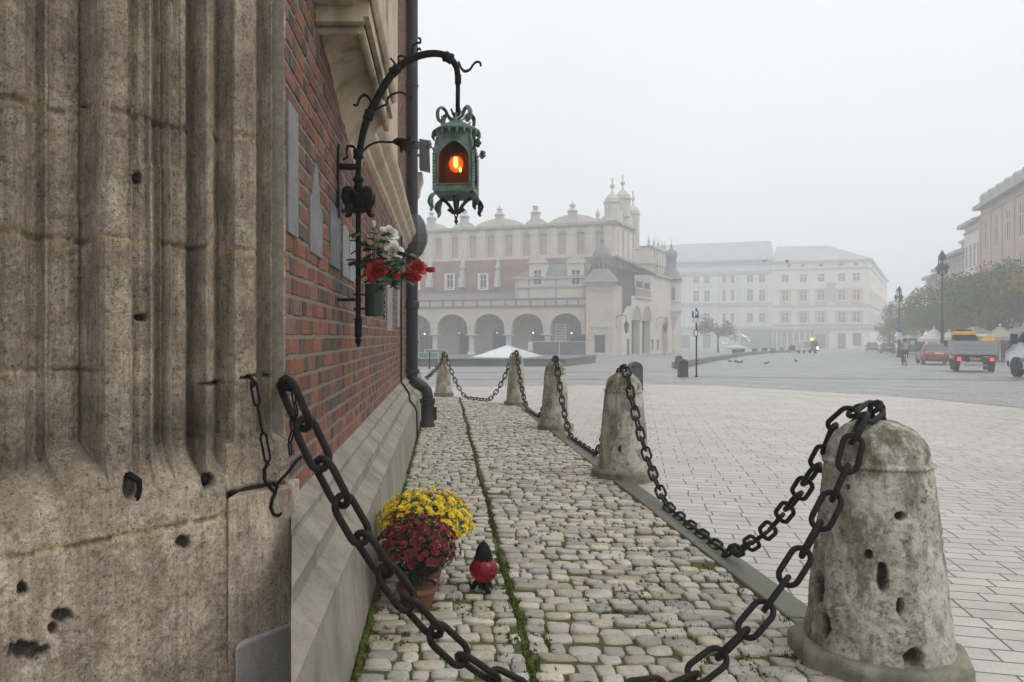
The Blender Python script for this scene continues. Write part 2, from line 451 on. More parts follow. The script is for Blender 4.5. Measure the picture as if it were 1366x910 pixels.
struct(kb.build('kerb',kerb_mat(),bevel=.012))

# ================================================================ bollards and chains
def limestone_mat(green=1.0):
    t=NT('bollard_limestone')
    a=t.noise(7,7,.68); b=t.noise(32,7,.75); g=t.noise(120,3); st=t.noise(9,5,.6,t.map((1,1,.22)))
    base=t.ramp(a,[(.28,(.27,.245,.19)),(.5,(.47,.44,.365)),(.72,(.58,.555,.485))])
    base=t.mix(t.ramp(st,[(.46,0.0),(.62,.75)]),base,(.17,.15,.11))
    base=t.mix(t.ramp(b,[(.52,0.0),(.60,.85)]),base,(.12,.105,.08))
    base=t.mix(t.ramp(t.noise(5,8,.8,t.map((1,1,.5))),[(.50,0.0),(.57,.8)]),base,(.60,.58,.52))
    base=t.mix(t.ramp(t.noise(75,4,.8),[(.60,0.0),(.68,.8)]),base,(.055,.05,.04))
    base=t.mix(1.0,base,t.ramp(g,[(.3,.86),(.7,1.1)]),'MULTIPLY')
    mossy=t.math('MULTIPLY',t.ramp(t.noise(13,8,.75,t.map((1,1,.45))),[(.44,0.0),(.58,.9)]),t.attr('Moss'))
    base=t.mix(mossy,base,t.ramp(b,[(.3,(.05,.055,.02)),(.55,(.11,.115,.045)),(.72,(.20,.195,.11))]))
    base=t.mix(1.0,base,t.attr(),'MULTIPLY')
    return t.fin(base,.85,t.bump(g,.4,.003,t.bump(b,.8,.014)),spec=.3)
lime=limestone_mat()
def bollard(X,Y,rs,hs,label,pits=(),nu=72,nv=96,slab_h=.105,seed=0,sq=0):
    t=thing('stone_bollard',label,'bollard',(X,Y,0),group='stone bollards along the kerb')
    rb,rt=.278*rs,.202*rs
    zs=.87*hs; top=1.05*hs
    prof=[(rb+.006,slab_h-.01),(rb,slab_h+.02)]
    NR=nv-36
    for i in range(1,NR): f=i/NR; prof.append((rb+(rt-rb)*(f**1.05),slab_h+.02+(zs-slab_h-.03)*f))
    prof += [(rt+.008,zs-.012),(rt+.010,zs),(rt-.004,zs+.006),(rt-.008,zs+.014)]
    rd=rt-.008
    for i in range(1,26):
        a=i/26*math.pi/2; prof.append((rd*math.cos(a)**.9,zs+.014+(top-zs-.014)*math.sin(a)))
    m=MB(); vs=[];cols=[];mossv=[]
    n=nu
    for r,z in prof:
        for k in range(n):
            a=2*math.pi*k/n; p=Vector((r*math.cos(a),r*math.sin(a),z)); q=p*1.0+Vector((seed*3.1,seed*1.7,0))
            d=.0045*noise.fractal(q*7,1,2,4)+.0045*noise.fractal(q*26,1,2,3)
            pit=0
            w=p+Vector((X,Y,0)); px=592+1000*w.x/w.y; py=449-1000*(w.z-H)/w.y
            if p.y<.1:
                for (qx,qy,sx,sy) in pits:
                    e=((px-qx)/sx)**2+((py-qy)/sy)**2+.5*noise.noise(q*40)
                    if e<1.5: pit=max(pit,min(1,(1.5-e)*2.2))
            g=noise.fractal(q*18,1,2,3)
            if g>.55: d-= .010*(g-.55)
            rr=r+d-.04*pit
            c=1-.9*pit
            vs.append((rr*math.cos(a),rr*math.sin(a),z+ (d*.6 if z>zs else 0))); cols.append(c)
            mv=max(0,min(1,(z-zs+.05)/.08))*1.0+max(0,.55*(1-abs(z-zs-.01)/.05))+max(0,(.28-z)/.28)*.55 + (.5 if math.cos(a)<-.55 else .12)
            mossv.append(min(1,mv))
    L=len(prof); fs=[]
    for i in range(L-1):
        for k in range(n): fs.append((i*n+k,i*n+(k+1)%n,(i+1)*n+(k+1)%n,(i+1)*n+k))
    fs.append(list(range((L-1)*n,L*n)))
    m.add(vs,fs)
    o=m.build('shaft',lime,t,smooth=True,local=True)
    me=o.data
    for nm,arr in (('Col',cols),('Moss',mossv)):
        ca=me.color_attributes.new(nm,'FLOAT_COLOR','POINT'); ca.data.foreach_set('color',[x for c in arr for x in (c,c,c,1)])
    s=MB()
    if sq: s.box(-sq,sq,-sq,sq,-.03,slab_h)
    else: s.lathe([(.352*rs,-.03),(.352*rs,slab_h*.8),(.335*rs,slab_h)],(0,0,0),9,R(13+20*seed))
    so_=s.build('base_slab',slab_m,t,local=True,bevel=.012)
    r=MB(); r.tube([(-.0,.0,top-.04),(-.03,0,top+.03),(-.028,0,top+.055),(0,0,top+.07),(.022,0,top+.05),(.024,0,top+.02),(.02,0,top-.04)],.0125,10)
    r.lathe([(.036,top-.01),(.034,top+.006),(.02,top+.010)],(0,0,0),12)
    r.build('eye_bolt',iron,t,smooth=True,local=True)
    return t
slab_m=mat('mossy_slab',(.20,.19,.14),.85,.35,6,.6,40,dirt=.7)
B1=bollard(1.85,3.2,1.0,1.0,'nearest thick stone bollard with dark pits and mossy dome',
   [(1201,689,6,5),(1158,740,5,6),(1177,770,7,17),(1201,810,4,10),(1091,785,7,19),(1100,835,6,14),(1219,878,12,11),(1086,727,4,4),(1130,650,3,3)],300,230,seed=1)
B2=bollard(1.775,7.4,.90,1.0,'second bollard of the row, in front of a dark green litter bin',[(826,600,2,4)],96,96,seed=2)
B3=bollard(1.665,11.2,.78,.99,'third bollard of the row, stained with a dark band low on its shaft',[],64,96,seed=3)
B4=bollard(1.46,15.1,.72,1.0,'smaller pale bollard overlapping the glass pyramid behind it',[],56,96,seed=4)
B5=bollard(0.0,17.5,.72,.92,'slim weathered bollard on a square slab at the far end of the cobbles',[],56,96,seed=5,sq=.225)

def link_mesh(outer=.178,width=.094,d=.0225):
    r=d/2; a=(width-d)/2; hl=(outer-d)/2-a; pts=[]
    for k in range(9): t=math.pi*k/8; pts.append((hl+a*math.sin(t),a*math.cos(t),0))
    for k in range(9): t=math.pi+math.pi*k/8; pts.append((-hl+a*math.sin(t),a*math.cos(t),0))
    m=MB(); m.tube(pts,r,9,closed=True)
    me=m
    return me
lm=link_mesh()
_first=[None]
def catenary(A,B,length,n=400):
    A=Vector(A);B=Vector(B); d=B-A; h=math.hypot(d.x,d.y); v=d.z
    L=max(length,math.sqrt(h*h+v*v)*1.001)
    k=math.sqrt(L*L-v*v)/h; x=1.0
    lo,hi=1e-4,50
    for _ in range(200):
        x=(lo+hi)/2
        if math.sinh(x)/x<k: lo=x
        else: hi=x
    a=h/(2*x); x0=h/2-a*math.atanh(v/L) if L>abs(v) else 0
    c=A.z-a*math.cosh((0-x0)/a)
    P=[]
    for i in range(n+1):
        s=h*i/n; P.append(Vector((A.x+d.x*i/n,A.y+d.y*i/n,a*math.cosh((s-x0)/a)+c)))
    return P
def resample(P,step):
    S=[0]
    for a,b in zip(P,P[1:]): S.append(S[-1]+(b-a).length)
    out=[];s=0;i=0;k=0
    st=step(0) if callable(step) else step
    while s<=S[-1]+1e-6:
        while i<len(S)-2 and S[i+1]<s: i+=1
        f=(s-S[i])/max(1e-9,S[i+1]-S[i]); out.append(P[i].lerp(P[i+1],min(1,f)))
        s+= step(s/S[-1]) if callable(step) else step
    return out
def chain(A,B,length,label,pitch=.126,scale=lambda f:1.0,floor=.045,twist=38,pre=(),post=()):
    t=thing('iron_chain',label,'chain',tuple(A),group='iron chains between the bollards')
    P=list(pre)+[Vector((p.x,p.y,max(p.z,floor))) for p in catenary(pre[-1] if pre else A,post[0] if post else B,length)]+list(post)
    Q=resample(P,lambda f:pitch*scale(f))
    rnd=random.Random(len(label))
    for i,(a,b) in enumerate(zip(Q,Q[1:])):
        f=i/max(1,len(Q)-1)
        d=(b-a).normalized(); side=d.cross(Vector((0,0,1)))
        side=side.normalized() if side.length>1e-3 else Vector((0,1,0))
        up=side.cross(d)
        ang=R(twist+(90 if i%2 else 0)+rnd.uniform(-9,9))
        u=side*math.cos(ang)+up*math.sin(ang); w=d.cross(u)
        put_link(t,(a+b)/2-Vector(A),d,u,w,scale(f))
    return t
def over(B,rs,hs,d,out=True):
    d=Vector((d[0],d[1],0)).normalized(); c=Vector((B.location.x,B.location.y,0)); r=.202*rs
    P=[c+Vector((0,0,1.10*hs)),c+d*(r*.55)+Vector((0,0,1.075*hs)),c+d*(r*.95+.018)+Vector((0,0,1.0*hs)),c+d*(r+.045)+Vector((0,0,.90*hs))]
    return P if out else P[::-1]
def put_link(t,c,d,u,w,s=1.0):
    if _first[0] is None:
        o=lm.build('link',iron_chain,t,smooth=True,local=True); _first[0]=o.data
    else:
        o=bpy.data.objects.new('link',_first[0]); col.objects.link(o); o.parent=t
    M=Matrix((( d.x,u.x,w.x,c.x),(d.y,u.y,w.y,c.y),(d.z,u.z,w.z,c.z),(0,0,0,1)))
    o.matrix_local=M@Matrix.Scale(s,4)
    return o
def btop(B,hs=1.0): return Vector((B.location.x,B.location.y,1.05*hs+.035))
BB=[(B1,1,1),(B2,.9,1),(B3,.78,.99),(B4,.72,1),(B5,.72,.92)]
def dirn(i,j): return BB[j][0].location-BB[i][0].location
A0=at(382,512,2.6)
p_=over(*BB[0],(-.85,-.65),False); C1=chain(A0,p_[-1],3.28,'heavy nearest chain sagging from the stone doorway to the nearest bollard',scale=lambda f:1.22-.24*f,post=p_)
labs=['second chain, sagging between the nearest bollard and the one before the litter bin','third chain, hanging low between the second and third bollards','steep thin-looking chain between the stained bollard and the one by the pyramid','small far chain swagged across the end of the cobbled path']
lens=[4.32,4.10,4.12,3.2]
dd=[((-.38,.92),None),(None,None),(None,None),(None,None)]
for i in range(4):
    d=dirn(i,i+1); p0=over(*BB[i],dd[i][0] or d); p1=over(*BB[i+1],-d,False)
    chain(p0[0],p1[-1],lens[i],labs[i],pre=p0,post=p1,pitch=.126 if i<2 else .12)
d=Vector((-.4,-1.75,0)); p0=over(*BB[4],d)
chain(p0[0],Vector((-.375,15.75,.52)),1.62,'short far chain from the slim bollard to the stepped wall foot',pre=p0)
# ================================================================ church wall
WX=-.58
WEND=15.8
church=thing('church_wall','old red brick church wall with stone ledge and stepped granite plinth','wall',(WX,8,0))
def brick_mat():
    t=NT('handmade_brick'); a=t.noise(30,6,.7); b=t.noise(110,4,.7)
    c=t.mix(1.0,t.attr(),t.ramp(a,[(.3,.62),(.55,1.0),(.75,1.3)]),'MULTIPLY')
    c=t.mix(t.ramp(t.noise(9,6,.7),[(.50,0.0),(.68,.6)]),c,(.085,.062,.048)); c=t.mix(t.ramp(t.noise(1.6,7,.75),[(.48,0.0),(.68,.45)]),c,(.10,.085,.07))
    return t.fin(c,.85,t.bump(b,.5,.004,t.bump(a,.7,.010)),spec=.25)
def mortar_mat():
    t=NT('lime_mortar'); a=t.noise(25,6,.7); b=t.noise(130,3)
    c=t.ramp(a,[(.3,(.14,.12,.095)),(.6,(.225,.20,.16)),(.8,(.30,.27,.22))])
    return t.fin(c,.95,t.bump(b,.7,.004),spec=.1)
bk=MB(); rnd=random.Random(21)
CH=.0775
ZB=.78
row=0; z=ZB
while z<8.6:
    y=2.45-rnd.uniform(0,.2); k=row%2
    zt=z+CH*rnd.uniform(.985,1.015)
    first=True
    while y<WEND-.02:
        head=(k%2==0)
        w=(.085 if head else .185)*rnd.uniform(.88,1.14)
        r=rnd.random()
        if head and r<.62: q_=rnd.uniform(.8,1.7); c=(.066*q_,.055*q_,.045*q_)
        elif r<.14: c=(.105,.075,.063)
        elif r<.24: c=(.245,.10,.062)
        elif r<.38: c=(.20,.115,.088)
        else:
            s=rnd.uniform(.75,1.25); c=(.20*s,.085*s*rnd.uniform(.92,1.12),.054*s)
        if z<ZB+.14: c=(c[0]*1.05+.035,c[1]+.015,c[2]+.01) if rnd.random()<.8 else c
        y1=min(y+w,WEND); j=.006 ; jz=.0065
        a,b=y+j+rnd.uniform(0,.004),y1-j; zb,zz=z+jz+rnd.uniform(0,.003),zt-jz-rnd.uniform(0,.002)
        o=rnd.uniform(-.001,.0035); e=.004
        a=max(a,2.737)
        if b-a>.02:
            bk.cc=c
            sk1,sk2=rnd.uniform(-.003,.003),rnd.uniform(-.003,.003)
            X0=WX-.014; X1=WX+o
            q=lambda yy,zv,x:(x,yy,zv)
            back=[(X0,a,zb),(X0,b,zb),(X0,b,zz),(X0,a,zz)]
            mid=[(X1-e,a,zb+sk1),(X1-e,b,zb+sk2),(X1-e,b,zz),(X1-e,a,zz)]
            fr=[(X1,a+e,zb+e+sk1),(X1+rnd.uniform(-.002,.002),b-e,zb+e+sk2),(X1,b-e,zz-e),(X1+rnd.uniform(-.003,.002),a+e,zz-e)]
            fs=[]
            for i in range(4):
                j2=(i+1)%4; fs += [(i,j2,4+j2,4+i),(4+i,4+j2,8+j2,8+i)]
            fs.append((8,9,10,11))
            bk.add(back+mid+fr,fs)
        y=y1; k+=1
    z=zt; row+=1
bk.build('brickwork',brick_mat(),church)
mm=MB(); mm.box(-3.2,WX-.0032,2.722,WEND-.01,0,8.8); mm.build('wall_core',mortar_mat(),church)

def granite_mat(name,lo,hi,dark,streak=.6):
    t=NT(name); a=t.noise(3.2,7,.65); g=t.noise(170,3,.7); s=t.noise(6,5,.6,t.map((1,1,.3)))
    c=t.ramp(a,[(.3,lo),(.7,hi)])
    c=t.mix(1.0,c,t.ramp(g,[(.3,.7),(.7,1.22)]),'MULTIPLY')
    c=t.mix(t.math('MULTIPLY',t.ramp(s,[(.5,0.0),(.72,1.0)]),streak),c,dark)
    c=t.mix(t.ramp(t.noise(14,7,.75),[(.58,0.0),(.72,.5)]),c,dark)
    return t.fin(c,.8,t.bump(g,.35,.003,t.bump(a,.4,.02)),spec=.35)
plinth_m=granite_mat('plinth_granite',(.19,.166,.128),(.33,.295,.238),(.105,.09,.068),.75)
sand_m=granite_mat('ledge_sandstone',(.38,.315,.22),(.56,.47,.345),(.12,.10,.07),.7)
# stepped plinth in blocks with open joints
prof=[(-.60,.785),(-.578,.776),(-.530,.742),(-.522,.733),(-.523,.722),(-.534,.716),(-.530,.694),(-.474,.640),(-.465,.630),(-.466,.616),(-.480,.610),(-.476,.548),(-.406,.492),(-.396,.480),(-.396,.462),(-.408,.456),(-.404,.44),(-.371,0.0),(-.371,-.05),(-.60,-.05)]
near=lambda x,z: max(1.8,-x/.2035)
pl=MB(); rnd=random.Random(9)
y=2.72; cuts=[]
while y<WEND-.5: cuts.append(y); y+=rnd.uniform(.75,1.35)
cuts.append(WEND)
for i,(a,b) in enumerate(zip(cuts,cuts[1:])):
    def ring(yv,first=False,e=0):
        return [(x+(rnd.uniform(-.0015,.0015)),(near(x,z) if first else yv)+e,z) for x,z in prof]
    n=len(prof)
    A=ring(a,i==0,.003); Bm=[(A[k][0]*.5+x*.5,(A[k][1]+b)/2,z+.002*math.sin(k+i)) for k,(x,z) in enumerate(prof)]; Bv=ring(b,False,-.003)
    fs=[list(range(n))[::-1],list(range(2*n,3*n))]
    for s in range(2):
        for k in range(n): fs.append((s*n+k,s*n+(k+1)%n,(s+1)*n+(k+1)%n,(s+1)*n+k))
    pl.add(A+Bm+Bv,fs)
pl.build('plinth',plinth_m,church)
# stone string course with weathered top
sc=MB(); y=4.62; rnd=random.Random(4)
while y<11.7:
    y1=min(y+rnd.uniform(.7,1.2),11.9); o=rnd.uniform(-.003,.003)
    P=[(-.59,2.70),(-.55,2.735),(-.545,2.77),(-.50,2.81),(-.485,2.83),(-.483,2.87),(-.435,2.92),(-.42,2.955),(-.422,2.99),(-.46,3.035),(-.59,3.16)]
    sc.prism([(x+o,y+.002,zz) for x,zz in P],(0,y1-y-.004,0)); y=y1
sc.build('string_course',sand_m,church,bevel=.004)
# coved stone hood
hd=MB()
def cove(u,v):
    Y=3.46+u*1.62; X=-.585+v*.20
    lowz=np.interp(Y,[3.46,4.47,5.1],[2.86,2.585,2.42]); h=2.835-lowz
    t=v; zc=lowz+h*math.sin(t*math.pi/2)**.8
    start=np.interp(Y,[3.40,3.52,3.75,4.1],[0,.30,.72,1.0])
    zf=2.83
    if v>start*1.02: return Vector((X,Y,zf+.004))
    return Vector((X,Y,min(zf,zc)))
hd.grid(cove,60,36,flip=True)
hd.build('coved_soffit',sand_m,church,smooth=True)
hm2=MB()
hm2.tube([(-.60,3.47,2.815),(-.385,3.47,2.815)],.019,10)
hm2.tube([(-.385,3.455,2.815),(-.385,5.05,2.80)],.021,10)
hm2.box(-.60,-.365,3.40,3.455,2.83,2.93); hm2.box(-.365,-.34,3.40,5.0,2.852,2.95)
hm2.build('hood_moulding',sand_m,church,smooth=False)
hb=MB()
hb.prism([(-.60,3.30,2.952),(-.35,3.30,2.945),(-.33,3.30,2.92),(-.305,3.30,2.95),(-.30,3.30,3.06),(-.36,3.30,3.14),(-.60,3.30,3.5)],(0,1.62,0))
for i in range(5): hb.box(-.60,-.40,3.34+i*.36,3.46+i*.36,2.90,2.955)
0 and hb.prism([(-.60,2.95,2.66),(-.50,2.95,2.72),(-.40,2.95,2.84),(-.36,2.95,2.98),(-.60,2.95,2.98)],(0,.34,0))
hb.build('hood_cornice',sand_m,church,bevel=.01)
jb=MB()
for a,b,o in [(6.6,6.85,.05),(6.95,7.6,.075),(7.68,8.5,.045),(8.6,8.95,.03)]:
    jb.box(WX-.05,WX+o,a,b,3.12,8.8)
jb.build('window_jamb',sand_m,church,bevel=.012)
cq=MB()
for i in range(22): cq.box(WX-.2,WX+.012,WEND-(.14 if i%2 else .26),WEND+.012,.79+i*.36,.79+i*.36+.352)
cq.build('stone_quoin',sand_m,church,bevel=.008)
cb=MB(); p=at(562,250,WEND)
cb.prism([(WX,WEND-.3,p.z+.26),(p.x+.03,WEND-.3,p.z+.26),(p.x+.05,WEND-.3,p.z+.1),(p.x,WEND-.3,p.z-.02),(p.x-.03,WEND-.3,p.z-.2),(WX,WEND-.3,p.z-.3)],(0,.34,0))
p=at(556,352,WEND); cb.prism([(WX,WEND-.3,p.z+.3),(p.x+.01,WEND-.3,p.z+.25),(p.x+.03,WEND-.3,p.z),(p.x-.02,WEND-.3,p.z-.35),(WX,WEND-.3,p.z-.5)],(0,.3,0))
cb.build('corbel',sand_m,church,bevel=.03)

# stone tablets let into the brick
def slate_mat(name,c,scratch):
    t=NT(name); a=t.noise(5,6,.6); g=t.noise(60,4,.7); s=t.noise(14,6,.8,t.map((1,1,.35)),1.0)
    k=t.ramp(a,[(.3,tuple(x*.7 for x in c)),(.7,tuple(x*1.2 for x in c))]); k=t.mix(1.0,k,t.ramp(t.noise(38,5,.8),[(.35,.72),(.65,1.15)]),'MULTIPLY')
    k=t.mix(t.math('MULTIPLY',t.ramp(s,[(.56,0.0),(.64,1.0)]),scratch),k,(.07,.075,.08))
    return t.fin(k,.55,t.bump(g,.25,.003),spec=.4)
def tablet(pxs,pts,label,m,seedless=0):
    # pts: (Y, z) outline on the wall face
    ys_=[p[0] for p in pts]; zs_=[p[1] for p in pts]
    b=MB(); b.prism([(WX-.012,y,z) for y,z in pts],(.021,0,0))
    o=b.build('stone_tablet',m,None,bevel=.004)
    return tag(o,label,'plaque','stone tablets on the brick wall')
sl1=slate_mat('tablet_stone',(.165,.17,.17),.55); sl2=slate_mat('tablet_slate',(.135,.142,.15),.9); sl3=slate_mat('tablet_marble',(.22,.228,.23),.5)
tablet(0,[(2.765,1.785),(2.95,1.785),(2.95,2.275),(2.765,2.275)],'tall grey stone tablet right beside the carved doorway',sl1)
tablet(0,[(3.22,1.765),(3.54,1.765),(3.54,1.98),(3.47,2.01),(3.43,2.12),(3.38,2.185),(3.33,2.12),(3.27,2.02),(3.22,1.99)],'grey stone tablet with a narrow pointed top',sl1)
tablet(0,[(3.80,1.765),(4.15,1.765),(4.15,2.085),(3.80,2.085)],'dark-scratched inscribed grey tablet left of the lamp bracket',sl2)
tablet(0,[(4.25,1.745),(4.53,1.745),(4.53,2.03),(4.39,2.055),(4.25,2.03)],'pale tablet of the twin pair, the one on the doorway side',sl3)
tablet(0,[(4.56,1.745),(4.87,1.745),(4.87,2.01),(4.72,2.03),(4.56,2.01)],'pale tablet of the twin pair, partly behind the bracket pole',sl3)
tablet(0,[(7.6,1.46),(8.35,1.46),(8.35,2.02),(7.6,2.02)],'light tablet seen edge-on just right of the green vase',sl3)
tablet(0,[(9.25,1.52),(9.75,1.52),(9.75,2.02),(9.25,2.02)],'narrow light tablet close to the drainpipe',sl3)

# ================================================================ carved doorway jamb (splayed)
P0=Vector((-1.208,2.04,0)); DS=Vector((.634,.68,0)); NS=Vector((.68,-.634,0)).normalized()
def s_of(px,off=0.0): q=(px-592)/1000; A_=P0+NS*off; return (q*A_.y-A_.x)/(DS.x-q*DS.y)
pts=[(-900,-.1),(-300,-.1),(-160,-.1),(-90,-.07),(-60,-.05),(-30,-.012),(-4,-.035),(8,-.02),(20,-.012),(33,-.03),(37,-.055),(42,-.07),(48,-.075),(55,-.058),(60,-.043),(63,-.043),(66,-.052),(74,-.058),(90,-.05),(104,-.06),(109,-.075),(113,-.060),(118,-.075),(124,-.125),(137,-.125),(140.5,-.006),(146,0),(172,0),(175,-.004),(177,-.045),(186,-.032),(196,-.032),(199,-.014),(203,-.014),(206,-.058),(214,-.038),(217.5,-.052),(219,-.016),(228,-.014),(230,-.05),(238,-.042),(247,-.046),(251,-.098),(254,-.052),(258,-.026),(264,-.010),(271,-.003),(278,-.009),(284,-.028),(287,-.075),(290,-.088),(293,-.035),(296,-.024),(303,-.020),(307,-.016),(311,.0),(322,.002),(337,.002),(341,-.012),(343,-.06),(346,-.065),(349,-.01),(360,-.006),(362,-.010),(364,-.052),(369,-.024),(374,-.016),(377,-.010),(381,-.012)]
DEEP=-.135
pts=[(p,d) for p,d in pts if not 113<p<140]
sx_=[s_of(p,DEEP) if p<118 else s_of(p) for p,_ in pts]; dx_=[d*1.25+(DEEP+.05 if p<118 else 0) for p,d in pts]; sx_=[s_of(p,d) for (p,_),d in zip(pts,dx_)]
k_=[p for p,_ in pts].index(140.5); s1=sx_[k_]
for i in range(k_,len(sx_)-1):
    if sx_[i+1]<=sx_[i]+.0006: sx_[i+1]=sx_[i]+.0006
for i in range(k_): sx_[i]=min(sx_[i],s1-.004*(k_-i)) if sx_[i]>s1-.02 else sx_[i]
Z0,Z1=-.02,4.4
S=np.concatenate([np.linspace(sx_[0],s_of(-25),50,endpoint=False),np.array([s_of(p) for p in np.linspace(-25,381,521)])]); nu=len(S)-1
S=np.unique(np.concatenate([S,np.array(sx_),np.linspace(s1-.006,s1+.006,9)])); nu=len(S)-1
dens=np.interp(S,sx_,dx_)
zz=np.concatenate([np.linspace(Z0,.32,14,endpoint=False),np.linspace(.32,2.9,370),np.linspace(2.92,Z1,41)])
pxS=np.array([592+1000*(P0.x+DS.x*s)/(P0.y+DS.y*s) if s>s1-.001 else min(139,592+1000*(P0.x+DS.x*s+NS.x*d)/(P0.y+DS.y*s+NS.y*d)) for s,d in zip(S,dens)])
pits=[(183,238,6,6),(187,424,7,4),(174,650,8,15),(277,642,8,9),(245,723,8,8),(85,822,12,8),(70,838,6,6),(38,868,22,10),(30,786,6,7),(258,420,3,4),(115,142,6,3),(63,1000,9,8),(150,960,8,10)]
s302=s_of(303)
vs_=[];cs=[];K=len(zz)
for j,z in enumerate(zz):
    # weathering slope: mouldings die into a flat plinth
    for i,s in enumerate(S):
        px=pxS[i]; X=P0.x+DS.x*s; Y=P0.y+DS.y*s
        py=449-1000*(z-H)/Y
        d=dens[i]; pos=Vector((s*1.0,z,.0))
        n1=noise.noise(Vector((s*5,z*5,1.7))); 
        base_z=1.05+.05*n1-.02*math.sin(px*.05)
        if px<302:
            if z<base_z:
                f=min(1,(base_z-z)/.13); f=f*f*(3-2*f)
                d=d*(1-f)+.028*f+.012*n1*f*(1-f)*4
            if 140<=px<=176 and z>1.70: d-=.012          # upper fillet stands back a little
            if 177<px<252: d-= .01*(1 if z>1.95 else 0)
        else:
            bz=.868
            if z<1.06:
                f=min(1,(1.06-z)/.03); d=d*(1-f)+(.002)*f
                if z<.855: d-=.05
        c=[1,1,1]
        q=Vector((s*9,z*9,3.3)); 
        d+= .0035*noise.fractal(q,1,2,4)+.0035*noise.noise(q*6)+.0025*noise.noise(q*13)
        g=noise.noise(Vector((s*34,z*26,8)))
        if g>.5: d-=.012*(g-.5); c=[x*(1-.9*(g-.5)) for x in c]
        Q_=P0+DS*s+NS*d; px=592+1000*Q_.x/Q_.y; py=449-1000*(z-H)/Q_.y
        # bed joints
        jz=None
        sl=.012*noise.noise(Vector((s*7,2.2,z)))
        for zj,x0,x1,hh,kind in [(2.09,-300,381,.0085,0),(1.70,-300,381,.0075,0),(1.245,262,296,.004,2),(1.262,320,381,.004,2),(2.60,-300,381,.006,0),(3.1,-300,381,.006,0),(1.30,-300,140,.004,0),(.800,-300,304,.0065,1),(.862,302,381,.012,2)]:
            if x0<=px<=x1:
                e=abs(z-zj-sl*.6)/(hh*(1+.5*noise.noise(Vector((s*22,zj,1)))))
                if e<1.6:
                    f=max(0,min(1,(1.6-e)/.7))
                    if kind==2: d-=.02*f; c=[x*(1-.85*f) for x in c]
                    else:
                        d-=.006*f
                        w=noise.noise(Vector((s*9,zj*3,4)))
                        m_=(1.16,1.04,.86) if w>.05 or (px>290 and zj<2.2) else (.55,.50,.45)
                        c=[a*(1-f)+a*b*f for a,b in zip(c,m_)]
        # vertical joints in the plinth
        if z<.80:
            for xj in (165,):
                sj=s_of(xj)
                if abs(s-sj)<.003: d-=.003; c=[x*1.12 for x in c]
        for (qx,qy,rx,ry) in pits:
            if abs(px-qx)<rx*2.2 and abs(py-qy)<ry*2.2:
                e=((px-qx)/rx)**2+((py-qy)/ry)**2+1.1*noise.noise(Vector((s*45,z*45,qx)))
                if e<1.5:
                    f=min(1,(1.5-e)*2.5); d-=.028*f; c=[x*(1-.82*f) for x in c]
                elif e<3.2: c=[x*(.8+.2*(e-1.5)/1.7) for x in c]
        # weathered crust colours: sooty band above the plinth, washed pale plinth (stains of the stone itself)
        soot=max(0,1-abs(z-1.10)/.16)*max(0,min(1,.5+1.6*noise.noise(Vector((s*6,z*7,9)))))*(1 if px<300 else .3)
        c=[x*(1-.45*soot) for x in c]
        if z<1.02:
            ww=max(0,min(1,(1.02-z)/.12)); lt=noise.noise(Vector((s*14,z*9,2)))
            crust=1.32+.4*max(0,lt)
            c=[c[0]*(1+(crust-1)*ww),c[1]*(1+(crust-1)*ww),c[2]*(1+(crust-.98)*ww)]
        P=Vector((X,Y,z))+NS*d
        vs_.append((P.x,P.y,P.z)); cs.append(c)
door=thing('stone_doorway_jamb','weathered carved stone jamb of the church doorway with upright gothic mouldings','doorway',(P0.x+.4,P0.y+.4,0))
pj=MB(); fs=[]
W_=nu+1
for j in range(K-1):
    for i in range(nu):
        a=j*W_+i; fs.append((a,a+1,a+W_+1,a+W_))
nb_=len(vs_)
for j in range(K): x,y,z=vs_[j*W_+nu]; vs_.append((x-.035,y+.03,z)); cs.append(cs[j*W_+nu])
for j in range(K-1): fs.append((j*W_+nu,nb_+j,nb_+j+1,(j+1)*W_+nu))
pj.add(vs_,fs)
def jamb_mat(name='doorway_limestone',attr=True,k=1.0):
    t=NT(name)
    a=t.noise(4.5,7,.68); b=t.noise(28,7,.78); g=t.noise(150,3,.7); s=t.noise(16,6,.7,t.map((1,1,.10)))
    v=t.noise(60,5,.7,t.map((1,1,.07)))
    c=t.ramp(a,[(.30,(.20,.16,.112)),(.5,(.37,.305,.222)),(.68,(.58,.50,.39))])
    c=t.mix(t.ramp(s,[(.45,0.0),(.68,.55)]),c,(.165,.134,.098))
    c=t.mix(t.ramp(t.noise(11,8,.82),[(.54,0.0),(.64,.55)]),c,(.54,.47,.37))
    c=t.mix(t.ramp(b,[(.53,0.0),(.62,.6)]),c,(.11,.09,.066))
    c=t.mix(t.ramp(v,[(.48,0.0),(.62,.45)]),c,(.15,.12,.088))
    c=t.mix(t.ramp(t.noise(85,5,.8),[(.56,0.0),(.63,.85)]),c,(.055,.045,.035))
    c=t.mix(1.0,c,t.ramp(g,[(.3,.72),(.7,1.22)]),'MULTIPLY')
    c=t.mix(1.0,c,t.attr() if attr else (k,k,k*1.02),'MULTIPLY')
    return t.fin(c,.9,t.bump(g,.6,.005,t.bump(b,.9,.014,t.bump(v,.6,.006))),spec=.2)
jm=jamb_mat()
jo=pj.build('moulded_stonework',jm,door,smooth=True)
ca=jo.data.color_attributes.new('Col','FLOAT_COLOR','POINT'); ca.data.foreach_set('color',[x for c in cs for x in (*c,1)])
